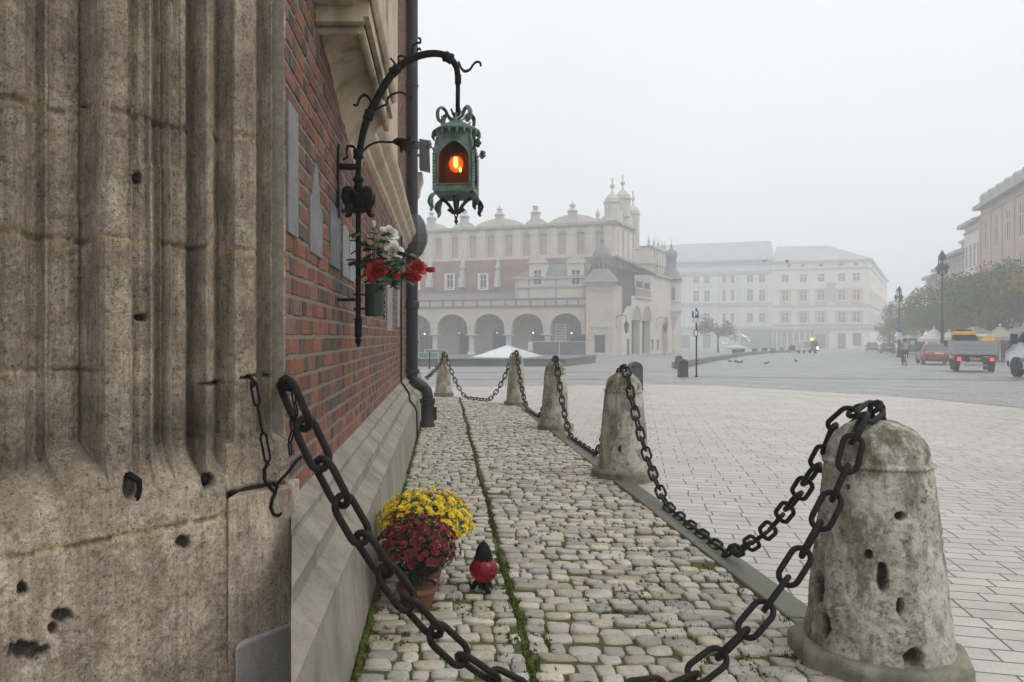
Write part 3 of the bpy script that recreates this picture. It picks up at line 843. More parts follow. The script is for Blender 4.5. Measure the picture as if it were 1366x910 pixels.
# solid behind the carved face, so it has its thickness from any side
bk2=MB(); A=P0+DS*S[0]; Bq=P0+DS*1.0
A2=A-NS*.19; B2_=Bq-NS*.19
bk2.prism([(A2.x,A2.y,-.05),(B2_.x,B2_.y,-.05),(B2_.x-.0,B2_.y+1.2,-.05),(A2.x-.6,B2_.y+1.2,-.05)],(0,0,4.5))
e=Bq-NS*.19; 0 and bk2.prism([(Bq.x-.004,Bq.y-.0,-.05),(Bq.x-.004,Bq.y+.05,-.05),(e.x,e.y+.2,-.05),(e.x,e.y,-.05)],(0,0,4.5))
bk2.build('backing_masonry',jm,door)
def cpx(px,Y): return Vector(((px-592)/1000*Y,Y,0))
b1_=MB()
a,b=cpx(303.5,2.50),cpx(388.5,2.70)
b1_.prism([(a.x,a.y,.0),(b.x,b.y,0),(-.55,2.86,0),(-.71,2.70,0)],(0,0,.862))
def col_block(m): return m
blk=b1_.build('plinth_block',jamb_mat('plinth_block_limestone',False,1.36),door,bevel=.008)
b2_=MB(); a,b=cpx(313,2.485),cpx(389,2.69)
b2_.prism([(a.x,a.y,-.02),(b.x,b.y,-.02),(-.54,2.80,-.02),(-.68,2.70,-.02)],(0,0,.39))
b2_.build('base_block',granite_mat('grey_granite',(.28,.275,.262),(.50,.49,.465),(.12,.118,.112),.6),door,bevel=.01)
ir=MB()
def sp(px,py,off=0):
    s=s_of(px); Y=P0.y+DS.y*s; X=P0.x+DS.x*s
    return Vector((X,Y,H+(449-py)/1000*Y))+NS*off
ir.tube([sp(174,632,-.02),sp(171,634,.02),sp(180,640,.028),sp(182,652,.022),sp(178,664,.024),sp(172,668,-.01)],[.010,.011,.010,.009,.010,.009],8)
ir.ball(sp(276,642,-.012),(.014,.016,.018),7,5)
ir.ball(sp(184,238,-.016),(.009,.01,.011),7,5)
ir.build('iron_stub',iron,door,smooth=True)

# little chain with a hook hanging on the jamb
hc=thing('hook_chain','short thin chain with an open hook hanging on the stone jamb','chain',tuple(sp(330,505,.02)))
C=[sp(331,505,.03),sp(334,527,.035),sp(340,566,.035),sp(347,603,.035)]
C=[sp(331,508,.03),sp(336,540,.035),sp(343,577,.035),sp(350,614,.035)]
sm_=MB(); 
def small_link(m,a,b,w,d,ang):
    a=Vector(a);b=Vector(b); dd=(b-a).normalized(); L=(b-a).length/2+d*.6
    side=dd.cross(NS).normalized(); up=side.cross(dd); u=side*math.cos(ang)+up*math.sin(ang)
    c=(a+b)/2; pts=[]; r=w/2-d/2; hl=max(.001,L-d/2-r)
    for k in range(7): t=math.pi*k/6; pts.append(c+dd*(hl+r*math.sin(t))+u*(r*math.cos(t)))
    for k in range(7): t=math.pi+math.pi*k/6; pts.append(c+dd*(-hl+r*math.sin(t))+u*(r*math.cos(t)))
    m.tube(pts,d/2,8,closed=True)
for i,(a,b) in enumerate(zip(C,C[1:])):
    m=MB(); small_link(m,a,b,.036,.0088,R(12) if i!=1 else R(58)); m.build('link',iron,hc,smooth=True)
m=MB(); m.tube([sp(330,500,-.03),sp(330,503,.012),sp(332,507,.03),sp(333,512,.03),sp(331,516,.022)],.0065,8); m.build('staple',iron,hc,smooth=True)
m=MB(); m.tube([sp(350,616,.035),sp(345,625,.036),sp(345,638,.036),sp(352,648,.036),sp(360,656,.036),sp(362,648,.036),sp(356,642,.036)],.0065,8)
m.tube([sp(360,654,.036),sp(355,664,.036),sp(353,674,.036),sp(357,684,.036),sp(364,686,.036),sp(368,682,.036)],[.007,.007,.007,.0065,.0055,.004],8)
m.tube([sp(359,648,.036),sp(364,640,.04),sp(374,627,.05),sp(382,613,.06),sp(388,606,.07)],.0055,8)
m.build('hook',iron,hc,smooth=True)
# second thin chain on the brick corner
hc2=thing('wall_chain','thin slack chain on an iron staple at the doorway corner, against the brick','chain',tuple(at(385,520,2.62)))
m=MB(); m.tube([at(374,514,2.72),at(384,516,2.60),at(391,518,2.60)],.016,9); m.build('staple',iron,hc2,smooth=True)
pp=[at(391,522,2.6),at(393,537,2.6),at(396,553,2.61),at(388,562,2.62),at(391,575,2.6),at(386,590,2.58),at(388,606,2.56)]
for i,(a,b) in enumerate(zip(pp,pp[1:])):
    m=MB(); small_link(m,a,b,.022,.0065,R(15+70*(i%2))); m.build('link',iron,hc2,smooth=True)

# ================================================================ drain pipe and cables
dp=thing('drain_pipe','black cast iron downpipe with swan neck at the end of the brick wall','drainpipe',(-.48,11.4,0))
X,Y=-.482,11.42
m=MB(); r=.088
m.tube([(X,Y,9.2),(X,Y,.86)],r,20,caps=True)
for zc in (4.35,1.92,6.9): m.lathe([(r,zc-.1),(r+.02,zc-.09),(r+.022,zc),(r+.014,zc+.02),(r,zc+.03)],(X,Y,0),20)
m.build('pipe',pipe_m,dp,auto=40)
m=MB(); m.tube([(X,Y,.9),(X,Y,.80),(X+.02,Y,.74),(X+.06,Y,.70),(X+.12,Y,.66),(X+.18,Y,.62),(X+.22,Y,.57),(X+.235,Y,.50),(X+.235,Y,.40)],r*.98,20); m.build('swan_neck',pipe_m,dp,smooth=True)
m=MB(); m.lathe([(r,0),(r+.024,.005),(r+.024,.07),(r,.08)],(X,Y,.83),20); m.build('pipe_collar',pipe_m,dp,auto=40)
m=MB(); m.lathe([(r,.0),(r+.028,.01),(r+.028,.06),(r+.012,.08),(r+.012,.36),(r+.03,.38),(r+.03,.44),(r,.45)],(X+.235,Y,.01),20)
m.build('pipe_collar',pipe_m,dp,auto=40) if False else None; m.build('foot_socket',pipe_m,dp,auto=40); m=MB(); m.obox((X+.345,Y-.02,.23),(.03,0,0),(0,.03,0),(0,0,.1)); m.build('access_cover',pipe_m,dp,bevel=.006)
m=MB(); p=at(552,318,Y)
m.lathe([(.06,p.z+.36),(.10,p.z+.34),(.17,p.z+.22),(.205,p.z+.06),(.20,p.z-.06),(.13,p.z-.22),(.09,p.z-.27)],(p.x+.015,Y,0),8,.3); m.build('hopper',lead_m,dp)
m=MB()
for zc in (1.3,3.2,5.2): m.box(WX-.02,X+.02,Y-.012,Y+.012,zc,zc+.03); m.lathe([(r+.002,0),(r+.010,.002),(r+.010,.03),(r+.002,.032)],(X,Y,zc),20)
m.build('pipe_bracket',pipe_m,dp,auto=40)
lc=MB(); Yc=9.9
lc.tube([(WX+.02,Yc,3.2),(WX+.02,Yc,.80),(-.53,Yc,.76),(-.455,Yc,.645),(-.448,Yc,.56),(-.38,Yc,.47),(-.358,Yc,.40),(-.350,Yc,.02)],.011,8)
lc.tube([(WX+.02,Yc-.12,1.9),(WX+.02,Yc-.12,.80),(-.53,Yc-.12,.762),(-.455,Yc-.12,.648),(-.448,Yc-.12,.56),(-.38,Yc-.12,.474)],.007,8)
tag(lc.build('earthing_cable',iron,smooth=True),'thin black earthing cable running down the wall over the stepped plinth','cable')
fl=thing('floodlight','dark grey boxy floodlight mounted high at the wall end, behind the lantern','light',tuple(at(566,208,15.6)))
m=MB(); a=at(559.6,188,15.6); b=at(574,229,15.6)
m.hexa([(a.x,15.4,b.z+.05),(b.x,15.4,b.z),(b.x,15.75,b.z),(a.x,15.75,b.z+.05)],[(a.x,15.4,a.z),(b.x-.02,15.4,a.z-.04),(b.x-.02,15.75,a.z-.04),(a.x,15.75,a.z)]); m.build('housing',lead_m,fl,bevel=.015)
m=MB(); m.tube([(WX-.02,15.6,a.z-.3),(a.x+.02,15.6,a.z-.3)],.03,8); m.build('bracket',iron,fl)
# ================================================================ bracket lamp
YL=4.08
def L(px,py,dy=0): return at(px,py,YL+dy)
br=thing('lamp_bracket','black wrought iron wall bracket arching out with curled leaves, holding the green lantern','bracket',tuple(L(478,460)))
def smooth_path(P,n=6):
    P=[Vector(p) for p in P]; out=[]
    Q=[P[0]*2-P[1]]+P+[P[-1]*2-P[-2]]
    for i in range(1,len(Q)-2):
        for k in range(n):
            t=k/n; a,b,c,d=Q[i-1],Q[i],Q[i+1],Q[i+2]
            out.append(.5*((2*b)+(c-a)*t+(2*a-5*b+4*c-d)*t*t+(3*b-a-3*c+d)*t**3))
    out.append(P[-1]); return out
m=MB()
P=smooth_path([L(478,440),L(478,300),L(478,225),L(481,195),L(489,162),L(504,130),L(524,98),L(548,79),L(575,71.5),L(596,75),L(608,88),L(611,106)],8)
n=len(P); m.tube(P,[.0145+.007*min(1,max(0,(i/n-.1)/.3))-.006*max(0,(i/n-.55)/.45) for i in range(n)],12)
m.tube([L(611,100),L(610.5,152)],.0125,12)
m.build('arm',iron,br,smooth=True)
m=MB(); s=L(478,440); m.lathe([(.004,-.095),(.021,-.055),(.009,-.045),(.02,-.04),(.02,.05),(.026,.055),(.012,.075)],tuple(s),8); m.build('spike',iron,br)
m=MB()
for (px,py,a) in [(478,206,0),(492,154,.35),(527,94,.85),(598,77,2.0)]:
    p=L(px,py); d=Vector((math.sin(a),0,math.cos(a)))
    m.tube([p-d*.028,p-d*.02,p,p+d*.02,p+d*.028],[.022,.030,.026,.030,.022],12)
for z0 in (240,250):
    p=L(478,z0); m.tube([p-Vector((0,0,.02)),p,p+Vector((0,0,.02))],[.02,.034 if z0==240 else .028,.02],12)
m.tube([L(611,100),L(611,112)],.018,12)
build_each(m,'collar',iron,br,smooth=True)
# wall fixings
m=MB(); m.tube([L(450,222),L(478,223)],.018,10); m.tube([L(446,400),L(482,400)],.009,10)
m.tube([L(472,393),L(492,393)],.006,8); m.tube([L(472,412),L(492,412)],.006,8); build_each(m,'wall_stay',iron,br,smooth=True)
m=MB(); a=at(449,195,YL-.02); b=at(449,290,YL-.02)
m.prism([(WX+.002,YL-.035,b.z),(WX+.002,YL+.035,b.z),(WX+.002,YL+.035,a.z-.1),(WX+.002,YL+.02,a.z-.02),(WX+.002,YL,a.z+.02),(WX+.002,YL-.02,a.z-.02),(WX+.002,YL-.035,a.z-.1)],(.012,0,0)); m.build('back_plate',iron,br,bevel=.003)
# curled leaves: ribbons swept along curves
def ribbon(mb,pts,wid,thick=.003,dirv=(0,1,0)):
    P=smooth_path(pts,6); n=len(P); dv=Vector(dirv); vs=[];fs=[]
    for i,p in enumerate(P):
        f=i/(n-1); w=np.interp(f,np.linspace(0,1,len(wid)),wid)
        t=(P[min(n-1,i+1)]-P[max(0,i-1)]).normalized(); nn=t.cross(dv).normalized()*thick
        d=dv*w; vs += [p-d-nn,p+d-nn,p+d*.2+nn*2.5,p-d*.2+nn*2.5]
    for i in range(n-1):
        for k in range(4): a=i*4+k; b=i*4+(k+1)%4; fs.append((a,b,b+4,a+4))
    fs += [(3,2,1,0),((n-1)*4,(n-1)*4+1,(n-1)*4+2,(n-1)*4+3)]
    mb.add(vs,fs)
leaves=[([(496,142),(494,133),(487,127),(480,131),(476,140),(471,139)],[.008,.02,.022,.014,.012,.003],0),
 ([(496,150),(508,143),(516,139),(519,130),(527,125),(536,124),(545,130),(550,131)],[.006,.006,.005,.010,.006,.005,.012,.002],0),
 ([(478,205),(472,196),(464,196),(462,204),(463,209),(457,213)],[.006,.02,.024,.012,.010,.002],0),
 ([(482,205),(492,195),(505,190),(518,190),(526,190)],[.006,.006,.006,.008,.008],0),
 ([(528,96),(532,83),(533,75),(546,77),(551,70),(551,63),(556,58),(561,57),(561,52),(558,50)],[.004,.005,.008,.006,.004,.004,.005,.010,.006,.002],0),
 ([(531,90),(526,83),(521,77)],[.004,.003,.001],0),
 ([(611,82),(615,91),(620,95),(627,93),(632,86),(636,83),(640,84),(641,89)],[.004,.012,.018,.013,.009,.009,.008,.002],0),
 ([(557,68),(559,65),(561,68)],[.003,.006,.002],0)]
for i,(pp,wd,_) in enumerate(leaves):
    m=MB(); ribbon(m,[L(x,y,.0) for x,y in pp],wd); m.build('curled_leaf',iron,br)
# flower end of the side sprig
m=MB()
for k,(x,y) in enumerate([(545,187),(541,196),(535,203),(551,192),(546,206),(538,199)]):
    ribbon(m,[L(524,190),L(530+k,186+k*2,(k-2)*.008),L(x,y,(k-2)*.015),L(x+2,y-4,(k-2)*.018)],[.004,.014,.012,.003])
m.ball(L(533,189),(.03,.022,.022)); m.build('sprig_flower',iron,br)
# cluster of four scrolled leaves on the pole
for k in range(4):
    a=math.pi/4+k*math.pi/2; c=L(478,268); d=Vector((math.cos(a),math.sin(a),0)); tn=Vector((-math.sin(a),math.cos(a),0)); u=Vector((0,0,1))
    m=MB(); ribbon(m,[c+u*-.05+d*.015,c+u*.02+d*.03,c+u*.055+d*.06,c+u*.045+d*.09,c+d*.095,c-u*.035+d*.075,c-u*.07+d*.085,c-u*.072+d*.11],[.012,.022,.03,.034,.034,.02,.014,.005],.006,tn); m.build('scrolled_leaf',iron,br)
m=MB(); m.lathe([(.018,-.06),(.05,-.05),(.05,-.04),(.03,-.03),(.034,.03),(.02,.05)],tuple(L(478,270)),10); m.build('leaf_collar',iron,br)

# ================================================================ lantern
def patina():
    t=NT('verdigris_copper'); a=t.noise(18,7,.7); g=t.noise(90,4,.7)
    c=t.ramp(a,[(.30,(.045,.07,.06)),(.47,(.13,.195,.165)),(.65,(.20,.285,.245)),(.8,(.28,.37,.33))])
    c=t.mix(t.ramp(t.noise(40,6,.75),[(.52,0.0),(.68,.8)]),c,(.030,.036,.030))
    return t.fin(c,.6,t.bump(g,.4,.004),metal=.25)
pat=patina()
patd=mat('dark_verdigris',(.022,.030,.026),.5,.5,22,.3,90,dirt=.3)
amber=NT('amber_glass'); amber.b.inputs['Transmission Weight'].default_value=.93; amber.b.inputs['IOR'].default_value=1.05
amber.fin(amber.ramp(amber.noise(6,4),[(.3,(.24,.092,.045)),(.7,(.40,.16,.075))]),.34,spec=.5)
bulbg=mat('lit_bulb',(1,.6,.25),.3,0,1,0,emit=(1,.30,.05),estr=3.0)
fila=mat('glowing_filament',(1,.8,.5),.3,0,1,0,emit=(1,.62,.22),estr=45)
LC=at(608.5,260,YL); LX,LYY=LC.x,LC.y
zb=L(0,262).z; zt=L(0,178.5).z; zroof=L(0,183).z
lan=thing('hanging_lantern','weathered green copper lantern with amber glass and lit bulb hanging from the bracket','lantern',(LX,LYY,L(0,300).z))
rot=R(-9)
def lr(x,y,z): return Vector((LX+x*math.cos(rot)-y*math.sin(rot),LYY+x*math.sin(rot)+y*math.cos(rot),z))
hw=.103; ht_=.083; zmid=zb+.035
def body_face(k):
    # pierced panel with a pointed-arch window, local x along the face
    m=MB(); a=rot+k*math.pi/2; c,s=math.cos(a),math.sin(a)
    def W3(x,z,o):
        f=max(0,min(1,(z-(zt-.13))/(.13))); h=hw+(ht_-hw)*f; x2=x*h/hw
        yy=-(h+o); return Vector((LX+x2*c-yy*s,LYY+x2*s+yy*c,z))
    n=16; wi=.085
    zs0=zmid+.012; zsp=zt-.140; 
    def arch(x): q=abs(x)/wi; return zsp+.080*(1-q**1.7)**.75
    xs=[-hw+ (hw-wi)*0, -wi]+[ -wi+2*wi*i/n for i in range(1,n)]+[wi,hw]
    for o0,o1 in ((0,-.010),):
        for xa,xb in zip(xs,xs[1:]):
            mid=(xa+xb)/2
            if abs(mid)>wi:
                segs=[(zmid,zt,zmid,zt)]
            else:
                segs=[(zmid,zs0,zmid,zs0),(arch(xa),zt,arch(xb),zt)]
            for za0,za1,zb0,zb1 in segs:
                N=6
                for i in range(N):
                    p0=za0+(za1-za0)*i/N;p1=za0+(za1-za0)*(i+1)/N;q0=zb0+(zb1-zb0)*i/N;q1=zb0+(zb1-zb0)*(i+1)/N
                    m.quad(W3(xa,p0,0),W3(xb,q0,0),W3(xb,q1,0),W3(xa,p1,0))
                    m.quad(W3(xa,p1,-.010),W3(xb,q1,-.010),W3(xb,q0,-.010),W3(xa,p0,-.010))
    # raised moulding round the window
    rim=[W3(-wi,zs0,.002),W3(-wi,zsp,.002)]+[W3(-wi+2*wi*i/14,arch(-wi+2*wi*i/14),.002) for i in range(1,14)]+[W3(wi,zsp,.002),W3(wi,zs0,.002)]
    m.tube(rim,.0055,6,closed=True)
    f=m.build('side_panel',pat,lan)
    g=MB(); pts=[(-wi,zs0),(wi,zs0)]+[(wi-2*wi*i/14,arch(wi-2*wi*i/14)) for i in range(0,15)]
    g.prism([W3(x*.99,z,-.013) for x,z in pts],W3(0,zs0,-.016)-W3(0,zs0,-.013)); g.build('amber_pane',amber.m,f)
for k in range(4): body_face(k)
m=MB()
for sx in (-1,1):
    for sy in (-1,1):
        P=[lr(sx*hw,sy*hw,zmid-.01),lr(sx*hw,sy*hw,zt-.13),lr(sx*ht_,sy*ht_,zt)]
        m.tube(P,.0085,8)
        for i in range(12):
            p=P[0].lerp(P[1],i/11); m.ball(p,.0115,6,4)
m.build('corner_post',pat,lan)
m=MB()
def sqring(m,h0,z0,h1,z1): m.hexa([lr(-h0,-h0,z0),lr(h0,-h0,z0),lr(h0,h0,z0),lr(-h0,h0,z0)],[lr(-h1,-h1,z1),lr(h1,-h1,z1),lr(h1,h1,z1),lr(-h1,h1,z1)])
sqring(m,hw+.004,zmid-.028,hw+.008,zmid); sqring(m,hw-.012,zmid-.045,hw+.002,zmid-.0285)
m.build('bottom_rim',pat,lan,bevel=.003)
m=MB()
m.lathe([(.080,-.022),(.128,-.018),(.132,-.010),(.116,.002),(.080,.022),(.050,.038),(.026,.052),(.017,.062),(.014,.095)],(LX,LYY,zt+.018),24)
sqring(m,ht_+.004,zt-.004,ht_+.012,zt+.004)
for k in range(20):
    a=2*math.pi*k/20; m.tube([(LX+.127*math.cos(a),LYY+.127*math.sin(a),zt+.004),(LX+.130*math.cos(a),LYY+.130*math.sin(a),zt-.020),(LX+.123*math.cos(a),LYY+.123*math.sin(a),zt-.03)],[.007,.006,.002],6)
m.build('roof',pat,lan,auto=40)
for k in range(4):                                         # big scrolls standing on the roof
    a=rot+math.pi/4+k*math.pi/2; d=Vector((math.cos(a),math.sin(a),0)); tn=Vector((-math.sin(a),math.cos(a),0)); c=Vector((LX,LYY,zt+.03)); u=Vector((0,0,1))
    m=MB(); ribbon(m,[c+d*.02+u*.045,c+d*.05+u*.055,c+d*.072+u*.085,c+d*.10+u*.095,c+d*.125+u*.07,c+d*.122+u*.03,c+d*.10+u*.018,c+d*.088+u*.034,c+d*.10+u*.048],[.006,.010,.013,.016,.017,.014,.011,.008,.003],.003,tn); m.build('roof_scroll',pat,lan)
    m=MB(); ribbon(m,[c+d*.0+u*.05,c+d*.02+u*.075,c+d*.038+u*.10],[.010,.008,.001],.003,tn); m.build('crown_leaf',patd,lan)
for k in range(4):                                         # rosettes on stems at the shoulders, leaf drops below
    a=rot+math.pi/4+k*math.pi/2; d=Vector((math.cos(a),math.sin(a),0)); tn=Vector((-math.sin(a),math.cos(a),0)); u=Vector((0,0,1))
    c=Vector((LX,LYY,zt-.105))+d*(hw*1.38)
    m=MB(); m.tube([c-u*.02,c+d*.012+u*.002,c+d*.03+u*.012],.005,6)
    q=c+d*.042+u*.018
    for i in range(5):
        b=i*2*math.pi/5; m.ball(q+(tn*math.cos(b)+u*math.sin(b))*.015,(.011,.011,.011),7,5)
    m.ball(q+d*.006,.009,7,5); m.build('rosette',patd if k%2 else pat,lan,smooth=True)
    c=Vector((LX,LYY,zmid-.035))+d*(hw*1.28)
    m=MB(); ribbon(m,[c,c+d*.03-u*.012,c+d*.045-u*.045,c+d*.03-u*.075,c+d*.036-u*.095],[.008,.022,.026,.014,.002],.004,tn); m.ball(c+d*.038-u*.045,(.016,.016,.022),8,6); m.build('leaf_drop',patd if k in(0,3) else pat,lan)
m=MB()
for k in range(4):
    a=rot+k*math.pi/2; d=Vector((math.cos(a),math.sin(a),0)); tn=Vector((-math.sin(a),math.cos(a),0)); u=Vector((0,0,1)); c=Vector((LX,LYY,zmid-.045))
    ribbon(m,[c+d*.085,c+d*.055-u*.015,c+d*.026-u*.05,c+d*.012-u*.085],[.008,.012,.012,.008],.005,tn)
    ribbon(m,[c+d*.006-u*.08,c+d*.028-u*.075,c+d*.048-u*.062],[.010,.014,.002],.004,tn)
m.tube([(LX,LYY,zmid-.05),(LX,LYY,zmid-.115)],.012,8)
u_=zmid-.115
m.tube([(LX+.010*math.cos(t*.7854),LYY,u_-.016+.016*math.sin(t*.7854)) for t in range(8)],.004,6,closed=True)
m.lathe([(.002,-.075),(.012,-.055),(.006,-.045),(.010,-.03)],(LX,LYY,u_),8)
m.build('bottom_finial',patd,lan)
m=MB(); m.box(LX-.012,LX+.012,LYY-.012,LYY+.012,zt-.125,zt-.0); m.build('lamp_holder',iron,lan)
m=MB(); m.ball((LX,LYY,zt-.165),(.040,.040,.046),16,10)
bulb=m.build('bulb',bulbg,lan,smooth=True)
bt=bulbg.node_tree  # clear glass envelope that glows faintly
m=MB()
m.tube([(LX-.004,LYY-.046,zt-.14),(LX-.004,LYY-.046,zt-.19)],.0085,8); m.ball((LX+.022,LYY-.04,zt-.205),(.006,.004,.012),8,6); m.build('filament',fila,bulb,smooth=True)

# ================================================================ vase with roses
VC=L(499.5,422); vz=VC.z; vx=VC.x
vase=thing('wall_vase','dark green metal vase held by an iron clamp on the lamp bracket','vase',(vx,YL,vz))
vg=mat('green_enamel',(.008,.034,.021),.38,.4,7,.1,40,spec=.5,dirt=.4)
m=MB(); vh=L(0,380).z-vz; r=.0515
m.lathe([(r*.96,0),(r,.004),(r,vh-.006),(r+.004,vh-.004),(r+.004,vh),(r-.004,vh),(r-.004,vh-.05)],(vx,YL,vz),28); m.build('cup',vg,vase,auto=40)
m=MB(); p=lambda a,b,d=0:L(a,b,d-.0)
ribbon(m,[p(513,424),p(511,410),p(512,395),p(510,380),p(514,372),p(522,372),p(525,379),p(520,384)],[.003,.006,.004,.006,.006,.008,.006,.002],.002)
ribbon(m,[p(513,410),p(510,402),p(513,394)],[.004,.008,.003],.003); m.ball(p(511,417),.009,7,5); m.ball(p(512,404),.008,7,5); m.build('scroll_clamp',iron,vase)
petal_w=mat('rose_petal_white',(.70,.67,.60),.6,.1,9,.2,60); petal_r=mat('rose_petal_red',(.42,.010,.014),.5,.35,10,.2,60)
leaf_m=NT('rose_leaf'); lc_=leaf_m.ramp(leaf_m.noise(14,4),[(.3,(.014,.048,.016)),(.7,(.05,.125,.038))]); leaf_m.fin(lc_,.45,leaf_m.bump(leaf_m.noise(50,3),.3,.004),spec=.4); leaf_m=leaf_m.m
stem_m=mat('rose_stem',(.03,.055,.02),.6)
def rose(name,label,c,r,face,material,base,seed=0,bud=False):
    rr=random.Random(seed); c=Vector(c); f=Vector(face).normalized(); e=f.orthogonal().normalized(); g=f.cross(e)
    t=thing('rose',label,'rose',tuple(base),group='artificial roses in the wall vase')
    m=MB()
    def petal(ang,rad,lift,width,cup,curl):
        d=e*math.cos(ang)+g*math.sin(ang); s=g*math.cos(ang)-e*math.sin(ang)
        def fn(u,v):
            a=(u-.5)*2; w=width*math.sin(math.pi*(.18+.70*v))**.8
            out=rad*(.18+.82*v**.8)-cup*a*a*.55*rad+curl*max(0,v-.72)*r*1.6
            up=lift*v*r-(max(0,v-.8)*curl*r*1.2)
            return c+d*out+s*(a*w*r)+f*(up-.25*r+rr.uniform(-.01,.01)*r)
        m.grid(fn,6,6)
    if bud:
        for k in range(5): petal(k*1.257+.2,r*.55,1.7,.55,.5,.05)
        for k in range(3): petal(k*2.1,r*.3,1.75,.45,.6,0)
    else:
        for ly,(n_,rad,lift,w,cup,curl) in enumerate([(6,1.02,.35,.62,.25,.55),(5,.86,.62,.58,.35,.35),(5,.62,.82,.50,.5,.2),(4,.40,.95,.40,.6,.1),(3,.2,1.0,.3,.7,0)]):
            o=rr.uniform(0,6)
            for k in range(n_): petal(o+2*math.pi*k/n_+rr.uniform(-.2,.2),r*rad,lift+rr.uniform(-.08,.08),w,cup,curl)
    b=m.build('bloom',material,t,smooth=True); b.modifiers.new('Solid','SOLIDIFY').thickness=.0012
    m=MB(); q=c-f*r*.3; mid=(q+Vector(base))/2+Vector((rr.uniform(-.02,.02),rr.uniform(-.03,.03),.015))
    m.tube(smooth_path([base,mid,q],6),.0028,6); m.ball(q-f*r*.05,(r*.28,)*3,8,6); m.build('stem',stem_m,t,smooth=True)
    lv=MB()
    for k in range(3 if bud else 5):
        s=rr.uniform(.25,.95); p0=Vector(base).lerp(mid,s*2) if s<.5 else mid.lerp(q,(s-.5)*2)
        leafs(lv,p0,rr)
    lv.build('leaves',leaf_m,t,smooth=True)
    return t
def leafs(lv,p0,rr):
    a=rr.uniform(0,6.28); d=Vector((math.cos(a),math.sin(a)*.8,rr.uniform(-.35,.5))).normalized(); s=d.cross(Vector((0,0,1))).normalized(); n=s.cross(d)
    for (ox,sc) in ((0,1),(-.6,.8),(.6,.8)):
        dd=(d+s*ox).normalized(); ss=dd.cross(n).normalized(); l=rr.uniform(.05,.07)*sc; q=p0+d*.025
        lv.grid(lambda u,v,dd=dd,ss=ss,l=l,q=q:q+dd*(l*v)+ss*((u-.5)*l*.72*math.sin(math.pi*min(.98,v*.95+.03))**.8)+n*(-.25*l*v*v-.22*l*abs(u-.5)),4,5)
def vb(k): return Vector((vx+.03*math.cos(k*1.9),YL+.025*math.sin(k*1.9),vz+vh-.03))
rose('rose','white rose, upper of the two open white blooms',L(519,312,-.03),.047,(.35,-.75,.45),petal_w,vb(0),1)
rose('rose','white rose, lower of the two open white blooms',L(524,335,-.05),.050,(.2,-.95,.05),petal_w,vb(1),2)
rose('rose','small white rosebud at the top of the bunch next to the pole',L(498,303,.03),.024,(0,-.3,.8),petal_w,vb(2),3,True)
rose('rose','large open red rose just above the vase rim',L(502,361,-.06),.056,(-.05,-1,.1),petal_r,vb(3),4)
rose('rose','small tilted red rosebud between the two red clusters',L(524,368,-.05),.027,(.75,-.4,-.25),petal_r,vb(4),5,True)
rose('rose','open red rose, upper one at the end of the bunch over the drainpipe',L(557,357,.0),.046,(.3,-.8,.4),petal_r,vb(5),6)
rose('rose','drooping red rose, lower one at the end of the bunch over the drainpipe',L(549,369,-.02),.042,(-.05,-.6,-.5),petal_r,vb(6),7)
rose('rose','outermost red rosebud reaching past the drainpipe',L(570,360,.02),.028,(1,-.2,.05),petal_r,vb(7),8,True)
gr=thing('greenery_sprig','dark green artificial leaf sprig filling the middle of the vase','foliage',(vx,YL,vz+vh))
lv=MB(); rr=random.Random(5); st=MB()
for (x,y) in [(487,330),(490,348),(486,320),(497,325),(507,330),(512,345),(520,352),(532,350),(540,348),(508,318),(515,358),(536,358),(495,345),(484,352),(478,347),(490,365),(512,365),(530,342),(543,340),(487,311),(505,340),(522,361),(500,335),(527,365)]:
    p=L(x,y,rr.uniform(-.05,.06)); leafs(lv,p,rr); leafs(lv,p+Vector((rr.uniform(-.03,.03),.01,rr.uniform(-.03,.03))),rr); leafs(lv,p+Vector((rr.uniform(-.02,.02),0,rr.uniform(-.02,.02))),rr)
    st.tube(smooth_path([vb(x),(vb(x)+p)/2+Vector((0,0,.01)),p],4),.002,5)
lv.build('leaves',leaf_m,gr,smooth=True); st.build('stems',stem_m,gr,smooth=True)

# ================================================================ potted chrysanthemums and grave candle
terra=mat('terracotta',(.20,.075,.045),.7,.25,9,.3,90,dirt=.35)
def bloom_mesh(seed,n1=13):
    rr=random.Random(seed); m=MB()
    for ring,(n_,l,el,w) in enumerate([(n1,1.0,.10,.30),(n1,.86,.50,.28),(10,.62,.95,.26),(7,.36,1.25,.2)]):
        for k in range(n_):
            a=2*math.pi*(k+.5*ring)/n_+rr.uniform(-.1,.1); e=el+rr.uniform(-.12,.12); ll=l*rr.uniform(.85,1.1)
            d=Vector((math.cos(a)*math.cos(e),math.sin(a)*math.cos(e),math.sin(e))); s=Vector((-math.sin(a),math.cos(a),0))*w*.5; up=d.cross(s).normalized()*.07
            m.add([d*.08-s*.4,d*.08+s*.4,d*ll*.65+s-up,d*ll+s*.35-up*1.2,d*ll-s*.35-up*1.2,d*ll*.65-s-up],[(0,1,2,5),(5,2,3,4)])
    m.ball((0,0,.2),(.25,.25,.25),7,5)
    return m
